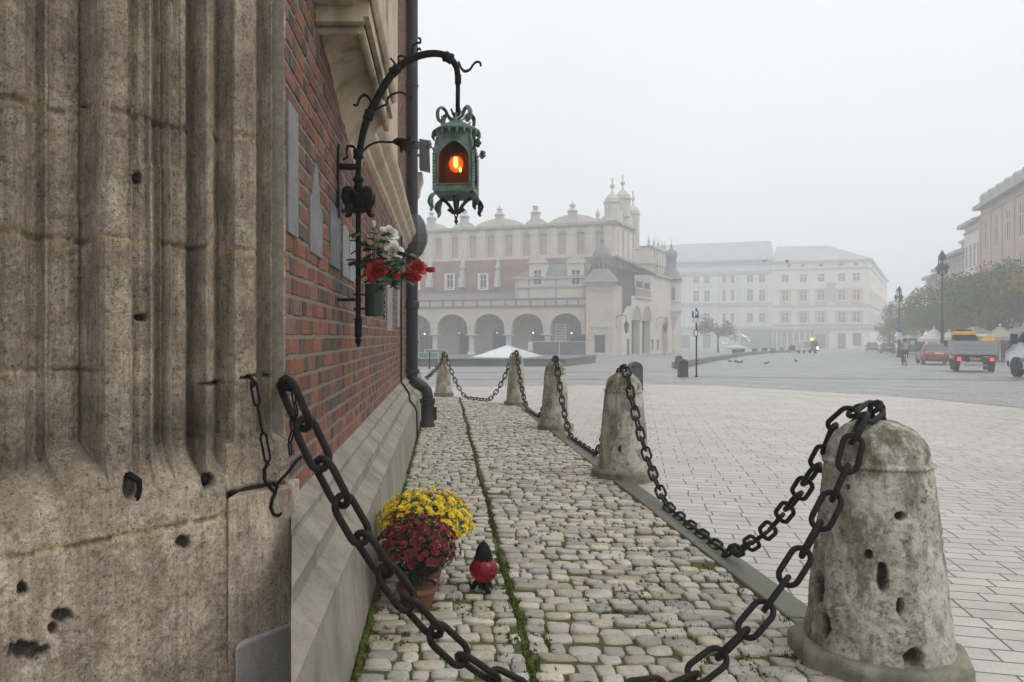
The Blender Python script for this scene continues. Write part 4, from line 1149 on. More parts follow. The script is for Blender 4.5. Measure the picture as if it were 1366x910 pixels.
def mum(label,cx,cy,rx,rz,zc,nb,br_,m_bloom,seed,pot,poth=.13,potr=.118,skirt=-.25):
    t=thing('potted_chrysanthemum',label,'potted flower',(cx,cy,.02),group='potted chrysanthemums on the cobbles')
    rr=random.Random(seed)
    if pot:
        m=MB(); m.lathe([(potr*.74,.0),(potr*.96,poth*.75),(potr*.97,poth*.76),(potr*1.06,poth*.77),(potr*1.07,poth),(potr*.97,poth),(potr*.95,poth*.9)],(0,0,.0),28)
        m.build('pot',terra,t,local=True,auto=40)
    fo=MB()
    for _ in range(2600):
        while True:
            p=Vector((rr.uniform(-1,1),rr.uniform(-1,1),rr.uniform(-.75,1)))
            if .25<p.length<1: break
        if p.z<0: k=1-.35*p.z*p.z*2; p.x*=k;p.y*=k
        q=Vector((p.x*rx*.94,p.y*rx*.94,zc+p.z*rz*.93)); a=rr.uniform(0,6.28); d=Vector((math.cos(a),math.sin(a),rr.uniform(-.3,.7))).normalized(); s=d.cross(Vector((0,0,1))).normalized(); l=rr.uniform(.018,.032)
        v=rr.uniform(.6,1.3); fo.cc=(v,v,v)
        fo.add([q,q+d*l*.5+s*l*.32,q+d*l,q+d*l*.5-s*l*.32],[(0,1,2,3)])
    fo.build('foliage',mumleaf,t,local=True)
    st=MB()
    for k in range(30):
        a=rr.uniform(0,6.28); r0=rr.uniform(0,.06); st.tube([(r0*math.cos(a),r0*math.sin(a),poth*.8),(rx*.6*math.cos(a)*rr.random(),rx*.6*math.sin(a)*rr.random(),zc+rz*.4)],.0028,5)
    st.build('stems',stem_m,t,local=True)
    meshes=[]
    for s in range(3):
        o=bloom_mesh(seed*10+s).build('bloom',m_bloom,t,local=True); meshes.append(o.data); bpy.data.objects.remove(o)
    pts=[]
    gold=math.pi*(3-5**.5); N=nb; extra=[]
    i=0
    for i in range(N):
        zf=1-(1-skirt)*(i+.5)/N; rad=math.sqrt(max(0,1-zf*zf)); a=i*gold
        n=Vector((rad*math.cos(a),rad*math.sin(a),zf)); n+=Vector((rr.gauss(0,.05),rr.gauss(0,.05),rr.gauss(0,.05))); n.normalize()
        k=rr.uniform(.86,1.08)
        pts.append((Vector((n.x*rx*k,n.y*rx*k,zc+n.z*rz*k)),n))
    pts.sort(key=lambda q:q[1].y*.9-q[1].z*.5)
    rest=MB()
    for j,(p,n) in enumerate(pts):
        s=br_*rr.uniform(.8,1.15); nn=(n+Vector((rr.gauss(0,.25),rr.gauss(0,.25),.25))).normalized()
        M=Matrix.Translation(p)@nn.to_track_quat('Z','Y').to_matrix().to_4x4()@Matrix.Rotation(rr.uniform(0,6),4,'Z')@Matrix.Scale(s,4)
        if j<98:
            o=bpy.data.objects.new('bloom',rr.choice(meshes)); col.objects.link(o); o.parent=t; o.matrix_local=M
        else:
            me=rr.choice(meshes); rest.add([M@v.co for v in me.vertices],[list(f.vertices) for f in me.polygons])
    if rest.v: stuff(rest.build('blooms',m_bloom,t,local=True))
    return t
mumleaf=mat('chrysanthemum_leaf',(.022,.045,.016),.6,.4,30,.2,60,attr=True)
yel=mat('yellow_petal',(.86,.63,.010),.6,.25,25,.1,60); red=mat('crimson_petal',(.155,.012,.010),.6,.5,25,.1,60)
mum('terracotta pot of dark red chrysanthemums in front of the yellow ones','x'and -.138,3.86,.208,.185,.285,160,.0235,red,3,True,.105,.102,-.12)
mum('mound of yellow chrysanthemums behind the dark red ones','x'and -.108,4.32,.265,.18,.305,250,.024,yel,4,True,.14,.12,-.2)
cd=thing('grave_candle','red glass grave lantern with black lid standing on the cobbles','candle',(.216,4.08,.022))
rg=NT('red_glass'); rg.b.inputs['Transmission Weight'].default_value=.55; rg.b.inputs['IOR'].default_value=1.3
rg.fin(rg.ramp(rg.noise(22,5),[(.3,(.16,.004,.008)),(.7,(.50,.012,.02))]),.05,spec=.6)
m=MB(); prof=[(.030,.045),(.05,.055)]
for i in range(15): a=-.95+1.95*i/14; prof.append((.077*math.cos(a),.113+.068*math.sin(a)))
prof += [(.040,.176)]
m.lathe(prof,(0,0,0),36)
for i,v in enumerate(m.v):
    x,y,z=v; a=math.atan2(y,x); k=1+.04*math.cos(a*12+9*math.sin(z*40))*(1 if .05<z<.17 else 0); m.v[i]=(x*k,y*k,z)
m.build('globe',rg.m,cd,local=True,smooth=True)
m=MB(); m.lathe([(.052,-.008),(.052,.003),(.045,.005),(.045,.018),(.040,.042),(.028,.068),(.014,.082),(.006,.086)],(0,0,.175),20); m.build('lid',iron,cd,local=True,auto=45)
m=MB(); m.tube([(-.008,0,.258),(-.004,0,.268),(.004,0,.268),(.008,0,.258)],.003,6); m.build('lid_knob',iron,cd,local=True)
m=MB()
m.lathe([(.03,.012),(.022,.028),(.035,.048),(.02,.05)],(0,0,0),16)
for k in range(3):
    a=R(-90+20+120*k); d=Vector((math.cos(a),math.sin(a),0))
    m.tube([d*.015+Vector((0,0,.04)),d*.045+Vector((0,0,.032)),d*.06+Vector((0,0,.008)),d*.066+Vector((0,0,.002))],[.014,.016,.014,.008],8)
m.build('footed_base',iron,cd,local=True,smooth=True)
# ================================================================ far side of the square: buildings
class Plane:
    def __init__(s,X,Y,ang):                     # ang = angle of the wall line from +X, clockwise; u runs along it
        s.o=Vector((X,Y,0)); s.d=Vector((math.cos(ang),-math.sin(ang),0)); s.n=Vector((-math.sin(ang),-math.cos(ang),0))
    def u(s,px): q=(px-592)/1000; return (q*s.o.y-s.o.x)/(s.d.x-q*s.d.y)
    def P(s,u,z,out=0): return s.o+s.d*u+s.n*out+Vector((0,0,z))
    def z(s,u,py): return H+(449-py)/1000*(s.o.y+s.d.y*u)
    def shift(s,back):
        q=Plane(0,0,0); q.o=s.o-s.n*back; q.d=s.d; q.n=s.n; return q
def pbox(m,pl,u0,u1,z0,z1,o0,o1):
    m.hexa([pl.P(u0,z0,o1),pl.P(u1,z0,o1),pl.P(u1,z0,o0),pl.P(u0,z0,o0)],[pl.P(u0,z1,o1),pl.P(u1,z1,o1),pl.P(u1,z1,o0),pl.P(u0,z1,o0)])
def facade(m,pl,u0,u1,z0,z1,ops,depth=.25):
    us=sorted(set([u0,u1]+[min(max(x,u0),u1) for o in ops for x in o[:2]])); zs=sorted(set([z0,z1]+[min(max(x,z0),z1) for o in ops for x in o[2:4]]))
    for a,b in zip(us,us[1:]):
        for c,d in zip(zs,zs[1:]):
            mu,mz=(a+b)/2,(c+d)/2
            if any(o[0]<mu<o[1] and o[2]<mz<o[3] for o in ops): continue
            m.quad(pl.P(a,c),pl.P(b,c),pl.P(b,d),pl.P(a,d))
    for o in ops:
        a,b,c,d=o[:4]
        for p,q in (((a,c),(a,d)),((a,d),(b,d)),((b,d),(b,c)),((b,c),(a,c))):
            m.quad(pl.P(*p),pl.P(*q),pl.P(*q,-depth),pl.P(*p,-depth))
def bwindow(parent,pl,a,b,c,d,frame_m,glass_m,mull=1,trans=(.68,),sur=None,depth=.2,hood=False,name='window'):
    w=(b-a)*.07; m=MB()
    for u0,u1,z0,z1 in [(a,a+w,c,d),(b-w,b,c,d),(a+w,b-w,c,c+w),(a+w,b-w,d-w,d)]: pbox(m,pl,u0,u1,z0,z1,-depth,-depth+.07)
    for k in range(mull): x=a+(b-a)*(k+1)/(mull+1); pbox(m,pl,x-w*.5,x+w*.5,c+w,d-w,-depth,-depth+.06)
    for t in trans: z=c+(d-c)*t; pbox(m,pl,a+w,b-w,z-w*.45,z+w*.45,-depth,-depth+.052)
    f=m.build(name,frame_m,parent)
    g=MB(); pbox(g,pl,a+.002,b-.002,c+.002,d-.002,-depth-.03,-depth+.012); g.build('pane',glass_m,f)
    if sur:
        s=MB(); e=(b-a)*.30
        pbox(s,pl,a-e,a,c-.15,d+e*.5,.0,.05); pbox(s,pl,b,b+e,c-.15,d+e*.5,.0,.05); pbox(s,pl,a,b,d,d+e*.5,.0,.047); pbox(s,pl,a-e,b+e,c-.9 if hood else c-.35,c-.152,.0,.053)
        s.build('surround',sur,f)
        if hood:
            h=MB(); pbox(h,pl,a-e*1.35,b+e*1.35,d+e*.5,d+e*.5+.22,.0,.22); pbox(h,pl,a-e*1.1,b+e*1.1,c-.14,c+.0,.0,.14); h.build('cornice',frame_m,f)
    return f
glassm=mat('window_glass',(.07,.08,.09),.15,.3,.4,0,spec=.5)
cream=mat('cream_plaster',(.58,.53,.45),.9,.12,.35,.1,8,dirt=.12)
pink=mat('rosy_plaster',(.53,.445,.375),.9,.12,.3,.1,8,dirt=.15)
whitep=mat('white_plaster',(.68,.64,.57),.9,.08,.3,.1,8,dirt=.1)
stone_f=mat('pale_stone',(.50,.48,.43),.85,.15,1.5,.2,10,dirt=.25)
slate=mat('slate_roof',(.17,.175,.178),.6,.25,1.5,.3,6)
brickfar=mat('faded_red_brick',(.29,.175,.15),.9,.25,.8,.2,12,dirt=.25)
greyt=mat('grey_stone_trim',(.36,.355,.335),.85,.2,1.2,.2,10)
darkin=mat('dark_interior',(.06,.057,.055),.9,.2,1)
shaded=mat('shaded_plaster',(.42,.36,.29),.9,.15,.6)  # darker copy of the plaster; arcade and niche shade is put into its colour
wfm=mat('white_frame',(.7,.69,.66),.7,.08,2)
orangeb=mat('ochre_plaster',(.56,.36,.21),.9,.12,.5)
mint=mat('pale_green_plaster',(.55,.585,.54),.9,.10,.3,dirt=.1)
woodd=mat('dark_door',(.06,.055,.05),.6,.3,2)
lampglow=mat('arcade_lamp_glow',(1,.7,.4),.4,0,1,0,emit=(1,.55,.22),estr=5)

# ---------------------------------------------------------------- cloth hall
A1=R(18); C0=Plane(.226*84,84.0,A1)                # front plane of the arcade, u=0 at the tower corner
hall=thing('market_hall','long pale renaissance market hall with arcade, crested attic and corner turret','building',tuple(C0.P(-8,gz(80))))
G0=-.8
fp=C0.shift(.45)                                 # arcade front stands a little behind the tower face
piers=[fp.u(x) for x in (432,481,530,579,628,677.5,729.5,780.5)]
zt_=fp.z(-8,410); zpar=fp.z(-8,397.5); zcap=fp.z(-8,446); zspr=fp.z(-8,436)
m=MB(); D=.9
for a,b in zip(piers,piers[1:]):
    hp=.20*(b-a)*.42; ua,ub=a+hp,b-hp; N=22; c=(ua+ub)/2; hw_=(ub-ua)/2; apex=fp.z(-8,418.2)
    def arc(u): q=abs(u-c)/hw_; return zspr+(apex-zspr)*max(0,1-q**2.0)**.56
    us=[ua+(ub-ua)*i/N for i in range(N+1)]
    us=[a]+us+[b]
    zs=[zcap]+[max(zcap,arc(u)) if 0<i<N else zcap for i,u in enumerate(us[1:-1])]+[zcap]
    for i in range(len(us)-1):
        u0,u1,z0,z1=us[i],us[i+1],zs[i],zs[i+1]
        if i in (0,len(us)-2): z0=z1=zcap
        m.quad(fp.P(u0,z0),fp.P(u1,z1),fp.P(u1,zt_),fp.P(u0,zt_))
        m.quad(fp.P(u0,z0,-D),fp.P(u1,z1,-D),fp.P(u1,z1),fp.P(u0,z0))
        m.quad(fp.P(u1,z1,-D),fp.P(u0,z0,-D),fp.P(u0,zt_,-D),fp.P(u1,zt_,-D))
m.build('arcade_wall',pink,hall)
for a,b in zip(piers,piers[1:]):
    hp=.20*(b-a)*.42; ua,ub=a+hp,b-hp; c=(ua+ub)/2; hw_=(ub-ua)/2; apex=fp.z(-8,418.2); N=20
    r=MB(); P=[]
    for i in range(N+1):
        u=ua+(ub-ua)*i/N; q=abs(u-c)/hw_; z=max(zspr-.3 if i in(0,N) else zspr,zspr+(apex-zspr)*max(0,1-q**2.0)**.56); P.append((u,z))
    vs=[];fs=[]
    for u,z in P:
        k=1.10; 
        vs += [fp.P(u,z,.0),fp.P(u,z,.10),fp.P(c+(u-c)*k,zspr+(z-zspr)*1.09,.10),fp.P(c+(u-c)*k,zspr+(z-zspr)*1.09,.0)]
    for i in range(N):
        for k in range(4): x=i*4+k; y=i*4+(k+1)%4; fs.append((x,y,y+4,x+4))
    r.add(vs,fs); r.build('arch_moulding',stone_f,hall)
for u in piers[:-1]:
    m=MB(); q=fp.P(u,0,-.45)
    m.lathe([(.62,G0-.4),(.62,G0+.12),(.42,G0+.35),(.36,G0+.5),(.33,zcap-.2),(.40,zcap-.15),(.5,zcap)],(q.x,q.y,0),12); m.build('column',stone_f,hall,smooth=False,auto=40)
    m=MB(); pbox(m,fp,u-.40,u+.40,zcap,zspr+.10,-.92,.06); pbox(m,fp,u-.62,u+.62,zcap-.12,zcap+.02,-.95,.14)
    pbox(m,fp,u-.09,u+.09,zcap+.3,zspr+.02,.06,.12); m.build('capital',stone_f,hall)
# inner wall, vault and floor of the arcade
ip=fp.shift(4.2); m=MB()
zi=zt_-.3
ops=[]
for px in (565,618,664,716,768):
    u=ip.u(px+3); ops.append((u-.9,u+.9,G0,ip.z(u,447)))
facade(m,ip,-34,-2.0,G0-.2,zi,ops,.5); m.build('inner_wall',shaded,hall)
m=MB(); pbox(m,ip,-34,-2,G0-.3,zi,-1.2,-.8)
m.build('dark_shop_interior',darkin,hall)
for (a,b,c,d) in ops:
    m=MB(); N=12; cc=(a+b)/2
    P=[(a,d)]+[(cc-(b-a)/2*math.cos(math.pi*i/N),d+(b-a)*.62*math.sin(math.pi*i/N)) for i in range(1,N)]+[(b,d)]
    m.prism([ip.P(u,z,.012) for u,z in P],ip.n*.02); 
    for t in (.33,.66): x=a+(b-a)*t; pbox(m,ip,x-.03,x+.03,c,d,-.3,-.24)
    pbox(m,ip,a,b,d-.05,d+.05,-.3,-.232)
    m.build('shop_window',mat('shop_glass',(.09,.09,.092),.25,.3,.6,0) if 'shop_glass' not in bpy.data.materials else bpy.data.materials['shop_glass'],hall)
m=MB(); pbox(m,fp,-34,-1.5,zi,zi+.15,-4.6,-.85); 
for u in piers[:-1]:
    for o in (-1.2,-2.4,-3.6): pass
    m.prism([fp.P(u-.9,zi,-.92),fp.P(u+.9,zi,-.92),fp.P(u+.18,zcap+.1,-.92),fp.P(u-.18,zcap+.1,-.92)],-fp.n*.5)
    m.prism([ip.P(u-1.6,zi,.02),ip.P(u+1.6,zi,.02),ip.P(u+.15,zcap+.35,.02),ip.P(u-.15,zcap+.35,.02)],ip.n*.35)
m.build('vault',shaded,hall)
for px,py in ((566.5,445.5),(613,444.5),(663,444),(711.3,444.2),(762.5,444.4)):
    q=fp.shift(1.6); u=q.u(px); p=q.P(u,q.z(u,py)); m=MB(); m.ball(p,.085 if px in (566.5,711.3,762.5) else .05,8,6); 
    o=m.build('arcade_lamp',lampglow,hall); s=MB(); s.tube([p+Vector((0,0,.08)),(p.x,p.y,zi+.05)],.02,5); s.build('hanger',iron,o)
# parapet frieze
m=MB(); pbox(m,fp,-34,-2.9,zt_,zt_+.22,-.6,.16); pbox(m,fp,-34,-2.9,zpar-.2,zpar,-.6,.14); pbox(m,fp,-34,-2.9,zt_+.22,zpar-.2,-.5,.02); m.build('parapet',mat('parapet_stone',(.17,.17,.165),.85,.2,1.2),hall)
fr=MB(); dk=MB(); rnd=random.Random(2)
u=-23.5
while u<-3.4:
    w=1.05 if rnd.random()<.6 else 1.5; zc_=(zt_+.22+zpar-.2)/2; hh=(zpar-.42-zt_)/2*.82
    pbox(fr,fp,u,u+w,zc_-hh,zc_+hh,.02,.06)
    n=int(w/.24)
    for k in range(n):
        x=u+w*(k+.5)/n; s=hh*.62
        dk.prism([fp.P(x-.09,zc_+s*(.9 if k%2 else -.9),.061),fp.P(x,zc_-s*(.9 if k%2 else -.9),.061),fp.P(x+.09,zc_+s*(.9 if k%2 else -.9),.061)],fp.n*.02)
        pbox(dk,fp,x-.1,x+.1,zc_-.03,zc_+.03,.061,.079)
    u+=w+.22
build_each(fr,'frieze_panel',stone_f,hall); stuff(dk.build('frieze_ornament',greyt,hall))
# lean-to roof over the arcade
zr=fp.z(-10,385.5)
m=MB(); bkp=fp.shift(4.2)
vs=[fp.P(-34,zpar-.12,-.45),fp.P(-2.9,zpar-.12,-.45),bkp.P(-2.9,zr),bkp.P(-34,zr)]
m.prism(vs,Vector((0,0,-.2))); m.build('lean_to_roof',slate,hall)
# brick storey with white windows, buttresses
bp=fp.shift(4.3)
zb0=zr-.8; zb1=bp.z(bp.u(640),347.5)
m=MB(); wins=[]
for px in (554,600,644.5): u=bp.u(px); wins.append((u-.42,u+.42,bp.z(u,383.5),bp.z(u,366)))
m1=MB(); facade(m1,bp,-36,0,zb0,zb1,wins,.25); m1.build('brick_storey',brickfar,hall)
for w in wins: bwindow(hall,bp,*w,wfm,glassm,1,(.6,),wfm,.2)
for px in (575,618.2,665.2):
    u=bp.u(px); m=MB(); zz1=bp.z(u,349); zz0=bp.z(u,384)
    pbox(m,bp,u-.28,u+.28,zz0,bp.z(u,372),0,1.3); pbox(m,bp,u-.24,u+.24,bp.z(u,372),bp.z(u,362),0,.9); pbox(m,bp,u-.2,u+.2,bp.z(u,362),zz1,0,.55)
    pbox(m,bp,u-.34,u+.34,bp.z(u,357)-.1,bp.z(u,357)+.08,0,1.0); q=bp.P(u,zz1,.3); m.lathe([(.2,0),(.24,.1),(.09,.3),(.05,1.0),(.11,1.15),(.0,1.6)],tuple(q),8); m.build('buttress',stone_f,hall)
# upper attic: blind arcade and crested parapet
at_=fp.shift(5.2); Uend=at_.u(822)
def zA(u,py): return at_.z(u,py)
zl=at_.z(at_.u(640),346); zc=at_.z(at_.u(640),306.3)
m=MB(); ops=[]
apx=[562,585,607,631,655,679,702.5,725,750,775,800]
for px in apx: u=at_.u(px); ops.append((u-.43,u+.43,zl+.25,zc-.85))
facade(m,at_,-36,Uend,zl-.3,zc,ops,.3)
m.build('attic_wall',cream,hall)
m=MB()
for a,b,c,d in ops: pbox(m,at_,a,b,c,d,-.32,-.22)
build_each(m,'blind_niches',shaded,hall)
m=MB()
for i,px in enumerate(apx):
    for dx in (-1,1):
        u=at_.u(px+dx*11.3)
        if dx==-1 or i==len(apx)-1: pbox(m,at_,u-.42,u+.42,zl,zc-.05,0,.16); pbox(m,at_,u-.5,u+.5,zc-1.05,zc-.85,.0,.22)
pbox(m,at_,-36,Uend,zl-.25,zl,.0,.25); build_each(m,'pilasters',cream,hall)
m=MB()
for a,b,c,d in ops:
    P=[(a-.02+(b-a+.04)*i/10,d-.02+.42*math.sin(math.pi*i/10)) for i in range(11)]
    m.prism([at_.P(u,z,.004) for u,z in P],at_.n*.03)
build_each(m,'blind_arch_heads',shaded,hall)  # raised plates in the shade tone stand for recessed arch heads
m=MB(); pbox(m,at_,-36,Uend+.3,zc-.02,zc+.28,-.5,.45); pbox(m,at_,-36,Uend+.2,zc-.22,zc-.02,-.3,.25); m.build('attic_cornice',greyt,hall)
m=MB(); pbox(m,at_,-36,Uend,zl-.42,zl-.26,.0,.32); m.build('red_tile_course',mat('red_tile',(.42,.12,.08),.8,.2,2),hall)
m=MB(); ck=[(562,'s'),(575.5,'p'),(591,'v'),(619,'b'),(634,'v'),(666,'p'),(698,'v'),(714,'b'),(731,'v'),(763.5,'p'),(800,'v')]
def crest(u0,u1,h0,hmid,n=14,inv=False):
    m=MB(); lo_=lambda q:q
    f=lambda t:h0+(hmid-h0)*(math.sin(t*math.pi/2)**.75)
    P=[(u0,zc+.28)]+[(u0+(u1-u0)*i/n,zc+.28+f(i/n)) for i in range(n+1)]+[(u1,zc+.28)]
    m.prism([at_.P(u,z) for u,z in P],at_.n*-.4); m.build('attic_crest',cream,hall)
for pxa,pxb,h in [(553,575,.75),(597,576,.8),(603,619,.8),(634,620,.8),(634,665,1.0),(699,667,1.0),(700,713,.8),(731,715,.8),(731,763,1.05),(800,764,1.05),(800,812,.9)]:
    crest(at_.u(pxa),at_.u(pxb),.08,h)
for px,k,top in [(575,'p',279),(619,'b',280),(666,'p',272.5),(714,'b',274),(763.5,'p',267.3)]:
    u=at_.u(px); z0=zc+.28; m=MB(); hh=at_.z(u,top)-z0-1.5
    pbox(m,at_,u-.5,u+.5,z0,z0+1.35,-.55,.12); pbox(m,at_,u-.62,u+.62,z0+1.35,z0+1.5,-.65,.2); q=at_.P(u,z0+1.5,-.2)
    if k=='p': m.lathe([(.60,0),(.42,hh*.22),(.2,hh*.32),(.24,hh*.40),(.42,hh*.5),(.40,hh*.58),(.16,hh*.72),(.10,hh*.85),(.0,hh)],tuple(q),10)
    else: m.lathe([(.60,0),(.42,hh*.3),(.2,hh*.42),(.36,hh*.58),(.30,hh*.7),(.42,hh*.86),(.36,hh*.92),(.2,hh)],tuple(q),10)
    m.build('finial',greyt if False else stone_f,hall,auto=40)
for px in (549,701,791.5):
    u=at_.u(px); m=MB(); q=at_.P(u,zc+.3,-4.5); m.lathe([(.4,0),(.35,1.0),(.18,1.2),(.3,1.6),(.0,2.4)],tuple(q),8); m.build('finial',stone_f,hall)
# hall gable end, main roof behind crest, gable turrets
A2_=R(90-31); Dside=Vector((math.sin(R(31)),math.cos(R(31)),0))
E=at_.P(Uend,0)
class Side(Plane):
    def __init__(s,o): s.o=Vector(o); s.d=Dside; s.n=Vector((Dside.y,-Dside.x,0))
gs=Side((E.x,E.y,0))
u1=gs.u(847.5)
m=MB(); facade(m,gs,0,u1,zl-1.5,zc,[],.2)
for t in (.12,.38,.64,.9): u=u1*t; pbox(m,gs,u-.42,u+.42,zl-1.5,zc-.6,0,.2)
m.quad(gs.P(0,zc-.05),gs.P(u1,zc-.05),gs.P(u1,zc-.05)-C0.d*34,gs.P(0,zc-.05)-C0.d*34)
m.quad(gs.P(u1,zl-1.5),gs.P(u1,zc),gs.P(u1,zc)-C0.d*34,gs.P(u1,zl-1.5)-C0.d*34)
m.build('end_wall',cream,hall)
m=MB(); pbox(m,gs,-.2,u1+.3,zc-.02,zc+.27,-.4,.4); m.build('end_cornice',greyt,hall); m=MB(); pbox(m,gs,-.2,u1+.3,zl-.42,zl-.1,0,.3); m.build('end_string_course',greyt,hall); m=MB(); n=10
for i in range(n):
    a,b=u1*i/n,u1*(i+1)/n; h=lambda t:.5+1.6*math.sin(math.pi*t)**1.2
    pbox(m,gs,a,b,zc+.275,zc+.28+h((i+.5)/n),-.35,0)
m.build('end_crest',cream,hall)
def turret(o,z0,wid,zs_,ztop,nm='turret'):
    m=MB(); q=Vector(o); z1=zs_
    m.lathe([(wid*1.05,z0),(wid*1.05,z0+.2),(wid,z0+.25),(wid,z1-.5),(wid*1.15,z1-.4),(wid*1.15,z1-.2),(wid*.95,z1-.15),(wid*.98,z1+.1),(wid*.6,z1+.55),(wid*.22,z1+.8),(.10,z1+1.1),(.09,z1+1.3),(.3,z1+1.6),(.28,z1+1.75),(.08,z1+2.0),(.05,z1+2.5),(.12,z1+2.6),(.04,ztop-.1),(.0,ztop)],(q.x,q.y,0),8,.4)
    return m.build(nm,stone_f,hall)
Yt=E.y
turret(at_.P(at_.u(816.5),0,-.3),zc+.28,.95,at_.z(Uend,266),at_.z(Uend,249))
turret(gs.P(u1*.45,0,-.3),zc+1.2,.95,gs.z(u1*.45,262),gs.z(u1*.45,246))
turret(gs.P(u1*.96,0,-.2),zc-2.4,.8,gs.z(u1,282.5),gs.z(u1,265))
# central avant-corps storey with two dormer-topped windows
vp=C0.shift(1.2); 
va,vb_=vp.u(687.5),vp.u(782); z0=zpar-.1; z1=vp.z(vp.u(740),372)
ops=[]
for px in (717,768): u=vp.u(px); ops.append((u-.50,u+.50,vp.z(u,380.3),vp.z(u,360)))
m=MB(); facade(m,vp,va,vb_,z0,z1,[(a,b,c,min(d,z1)) for a,b,c,d in ops],.3)
m.quad(vp.P(va,z0),vp.P(va,z1),vp.P(va,z1,-4),vp.P(va,z0,-4)); m.build('upper_storey',cream,hall)
m=MB(); zq=vp.z(vp.u(740),382.5); pbox(m,vp,va-.1,vb_,zq-.1,zq+.12,0,.25); pbox(m,vp,va-.2,vb_,z1,z1+.2,-.3,.3)
for px in (690,706,742,779): u=vp.u(px); pbox(m,vp,u-.12,u+.12,z0,z1,0,.1)
m.build('storey_cornice',greyt,hall)
for (a,b,c,d) in ops:
    m=MB(); facade(m,vp.shift(-.10),a-.45,b+.45,c-.3,d+.75,[(a,b,c,d)],.4); q=vp.shift(-.10)
    m.quad(q.P(a-.45,c-.3),q.P(a-.45,d+.75),q.P(a-.45,d+.75,-2.5),q.P(a-.45,c-.3,-2.5)); m.quad(q.P(b+.45,c-.3),q.P(b+.45,d+.75),q.P(b+.45,d+.75,-2.5),q.P(b+.45,c-.3,-2.5))
    dm=m.build('dormer',cream,hall)
    w=bwindow(hall,q,a,b,c,d,wfm,glassm,1,(.68,),None,.2)
    m=MB(); pbox(m,q,a-.65,b+.65,d+.75,d+.95,-.6,.2); 
    P=[(a-.5,d+.95),(a-.45,d+1.5),(a-.2,d+1.25),(a+.1,d+1.45),((a+b)/2-.15,d+1.9),((a+b)/2,d+2.0),((a+b)/2+.15,d+1.9),(b-.1,d+1.45),(b+.2,d+1.25),(b+.45,d+1.5),(b+.5,d+.95)]
    m.prism([q.P(u,z,-.35) for u,z in P],q.n*.3); qq=q.P((a+b)/2,d+2.0,-.2); m.lathe([(.1,0),(.16,.15),(.04,.35),(.03,.8)],tuple(qq),6); m.build('dormer_crest',stone_f,dm)
m=MB(); vs=[vp.P(va-.3,z1+.18,.25),vp.P(vb_+.2,z1+.18,.25),vp.P(vb_+.2,vp.z(vb_,349),-3.2),vp.P(va+2.2,vp.z(va,350),-3.2)]
m.prism(vs,Vector((0,0,-.15))); m.build('hipped_roof',slate,hall)
# corner tower
ta,tb=C0.u(781.3),0.0; zt2=C0.z(-1.5,380.5)
ts=Side(tuple(C0.P(0,0))); tu=ts.u(829.5)
dw=[C0.u(793.2),C0.u(807.2),G0,C0.z(-1.3,447)]
m=MB(); facade(m,C0,ta,tb,G0-.3,zt2,[tuple(dw)],.5); facade(m,ts,0,tu,G0-.3,zt2,[],.3)
m.quad(C0.P(ta,G0),C0.P(ta,zt2),C0.P(ta,zt2,-3),C0.P(ta,G0,-3)); m.quad(ts.P(tu,G0),ts.P(tu,zt2),ts.P(tu,zt2)-C0.d*3,ts.P(tu,G0)-C0.d*3); m.build('corner_tower',pink,hall)
m=MB(); pbox(m,C0,dw[0],dw[1],dw[2],dw[3],-.6,-.45); m.build('tower_door',woodd,hall)
m=MB(); d0,d1,_,dz=dw
pbox(m,C0,d0-.45,d0,G0,dz-.5,0,.09); pbox(m,C0,d1,d1+.45,G0,dz-.5,0,.09); pbox(m,C0,d0-.85,d0-.1,dz-.5,dz,0,.12); pbox(m,C0,d1+.1,d1+.85,dz-.5,dz,0,.12); pbox(m,C0,d0-.1,d1+.1,dz,dz+.85,0,.11); pbox(m,C0,d0-.3,d1+.3,dz+.85,dz+1.2,0,.3)
m.build('door_surround',stone_f,hall)
m=MB(); pbox(m,C0,ta-.35,tb+.2,zt2,zt2+.3,-2.6,.3); pbox(m,C0,ta-.15,tb+.05,zt2-.6,zt2-.45,0,.1); pbox(m,C0,ta,tb,G0-.3,G0+.4,0,.12); m.build('tower_cornice',stone_f,hall)
cT=C0.P((ta+tb)/2+.15,0,-1.3); zr1=zt2+.3; zdr=H+(449-359)/1000*85.3; zdt=H+(449-330.5)/1000*85.3
m=MB(); hw2=(tb-ta)/2+.55
def cr(h,z): return [cT+C0.d*h*a+C0.n*h*b+Vector((0,0,z)) for a,b in ((-1,1),(1,1),(1,-1),(-1,-1))]
r0,r1,r2=cr(hw2,zr1),cr(hw2*.72,zr1+.75),cr(.8,zdr+.0)
m.hexa(r0,r1); m.hexa([p+Vector((0,0,.002)) for p in r1],r2); m.build('tower_roof',slate,hall)
m=MB(); R1=.90
m.lathe([(R1*.95,zdr-.3),(R1*.95,zdr+.95),(R1*1.08,zdr+1.05),(R1*1.16,zdr+1.3),(R1*1.18,zdr+1.6),(R1*1.08,zdr+2.0),(R1*.8,zdr+2.4),(R1*.4,zdr+2.65),(.16,zdr+2.8),(.12,zdr+3.1),(.28,zdr+3.35),(.10,zdr+3.6),(.06,zdr+4.6),(.15,zdr+4.75),(.03,zdr+4.9),(.02,zdr+5.6)],(cT.x,cT.y,0),10,.3); dome=m.build('onion_dome',slate,hall,auto=45)
m=MB()
for k in range(10):
    a=.3+2*math.pi*(k+.5)/10; q=Vector((cT.x+R1*.915*math.cos(a),cT.y+R1*.915*math.sin(a),zdr+.4)); t_=Vector((-math.sin(a),math.cos(a),0))*.15
    m.obox(q,t_,Vector((math.cos(a),math.sin(a),0))*.03,Vector((0,0,.28)))
build_each(m,'dome_windows',darkin,dome)
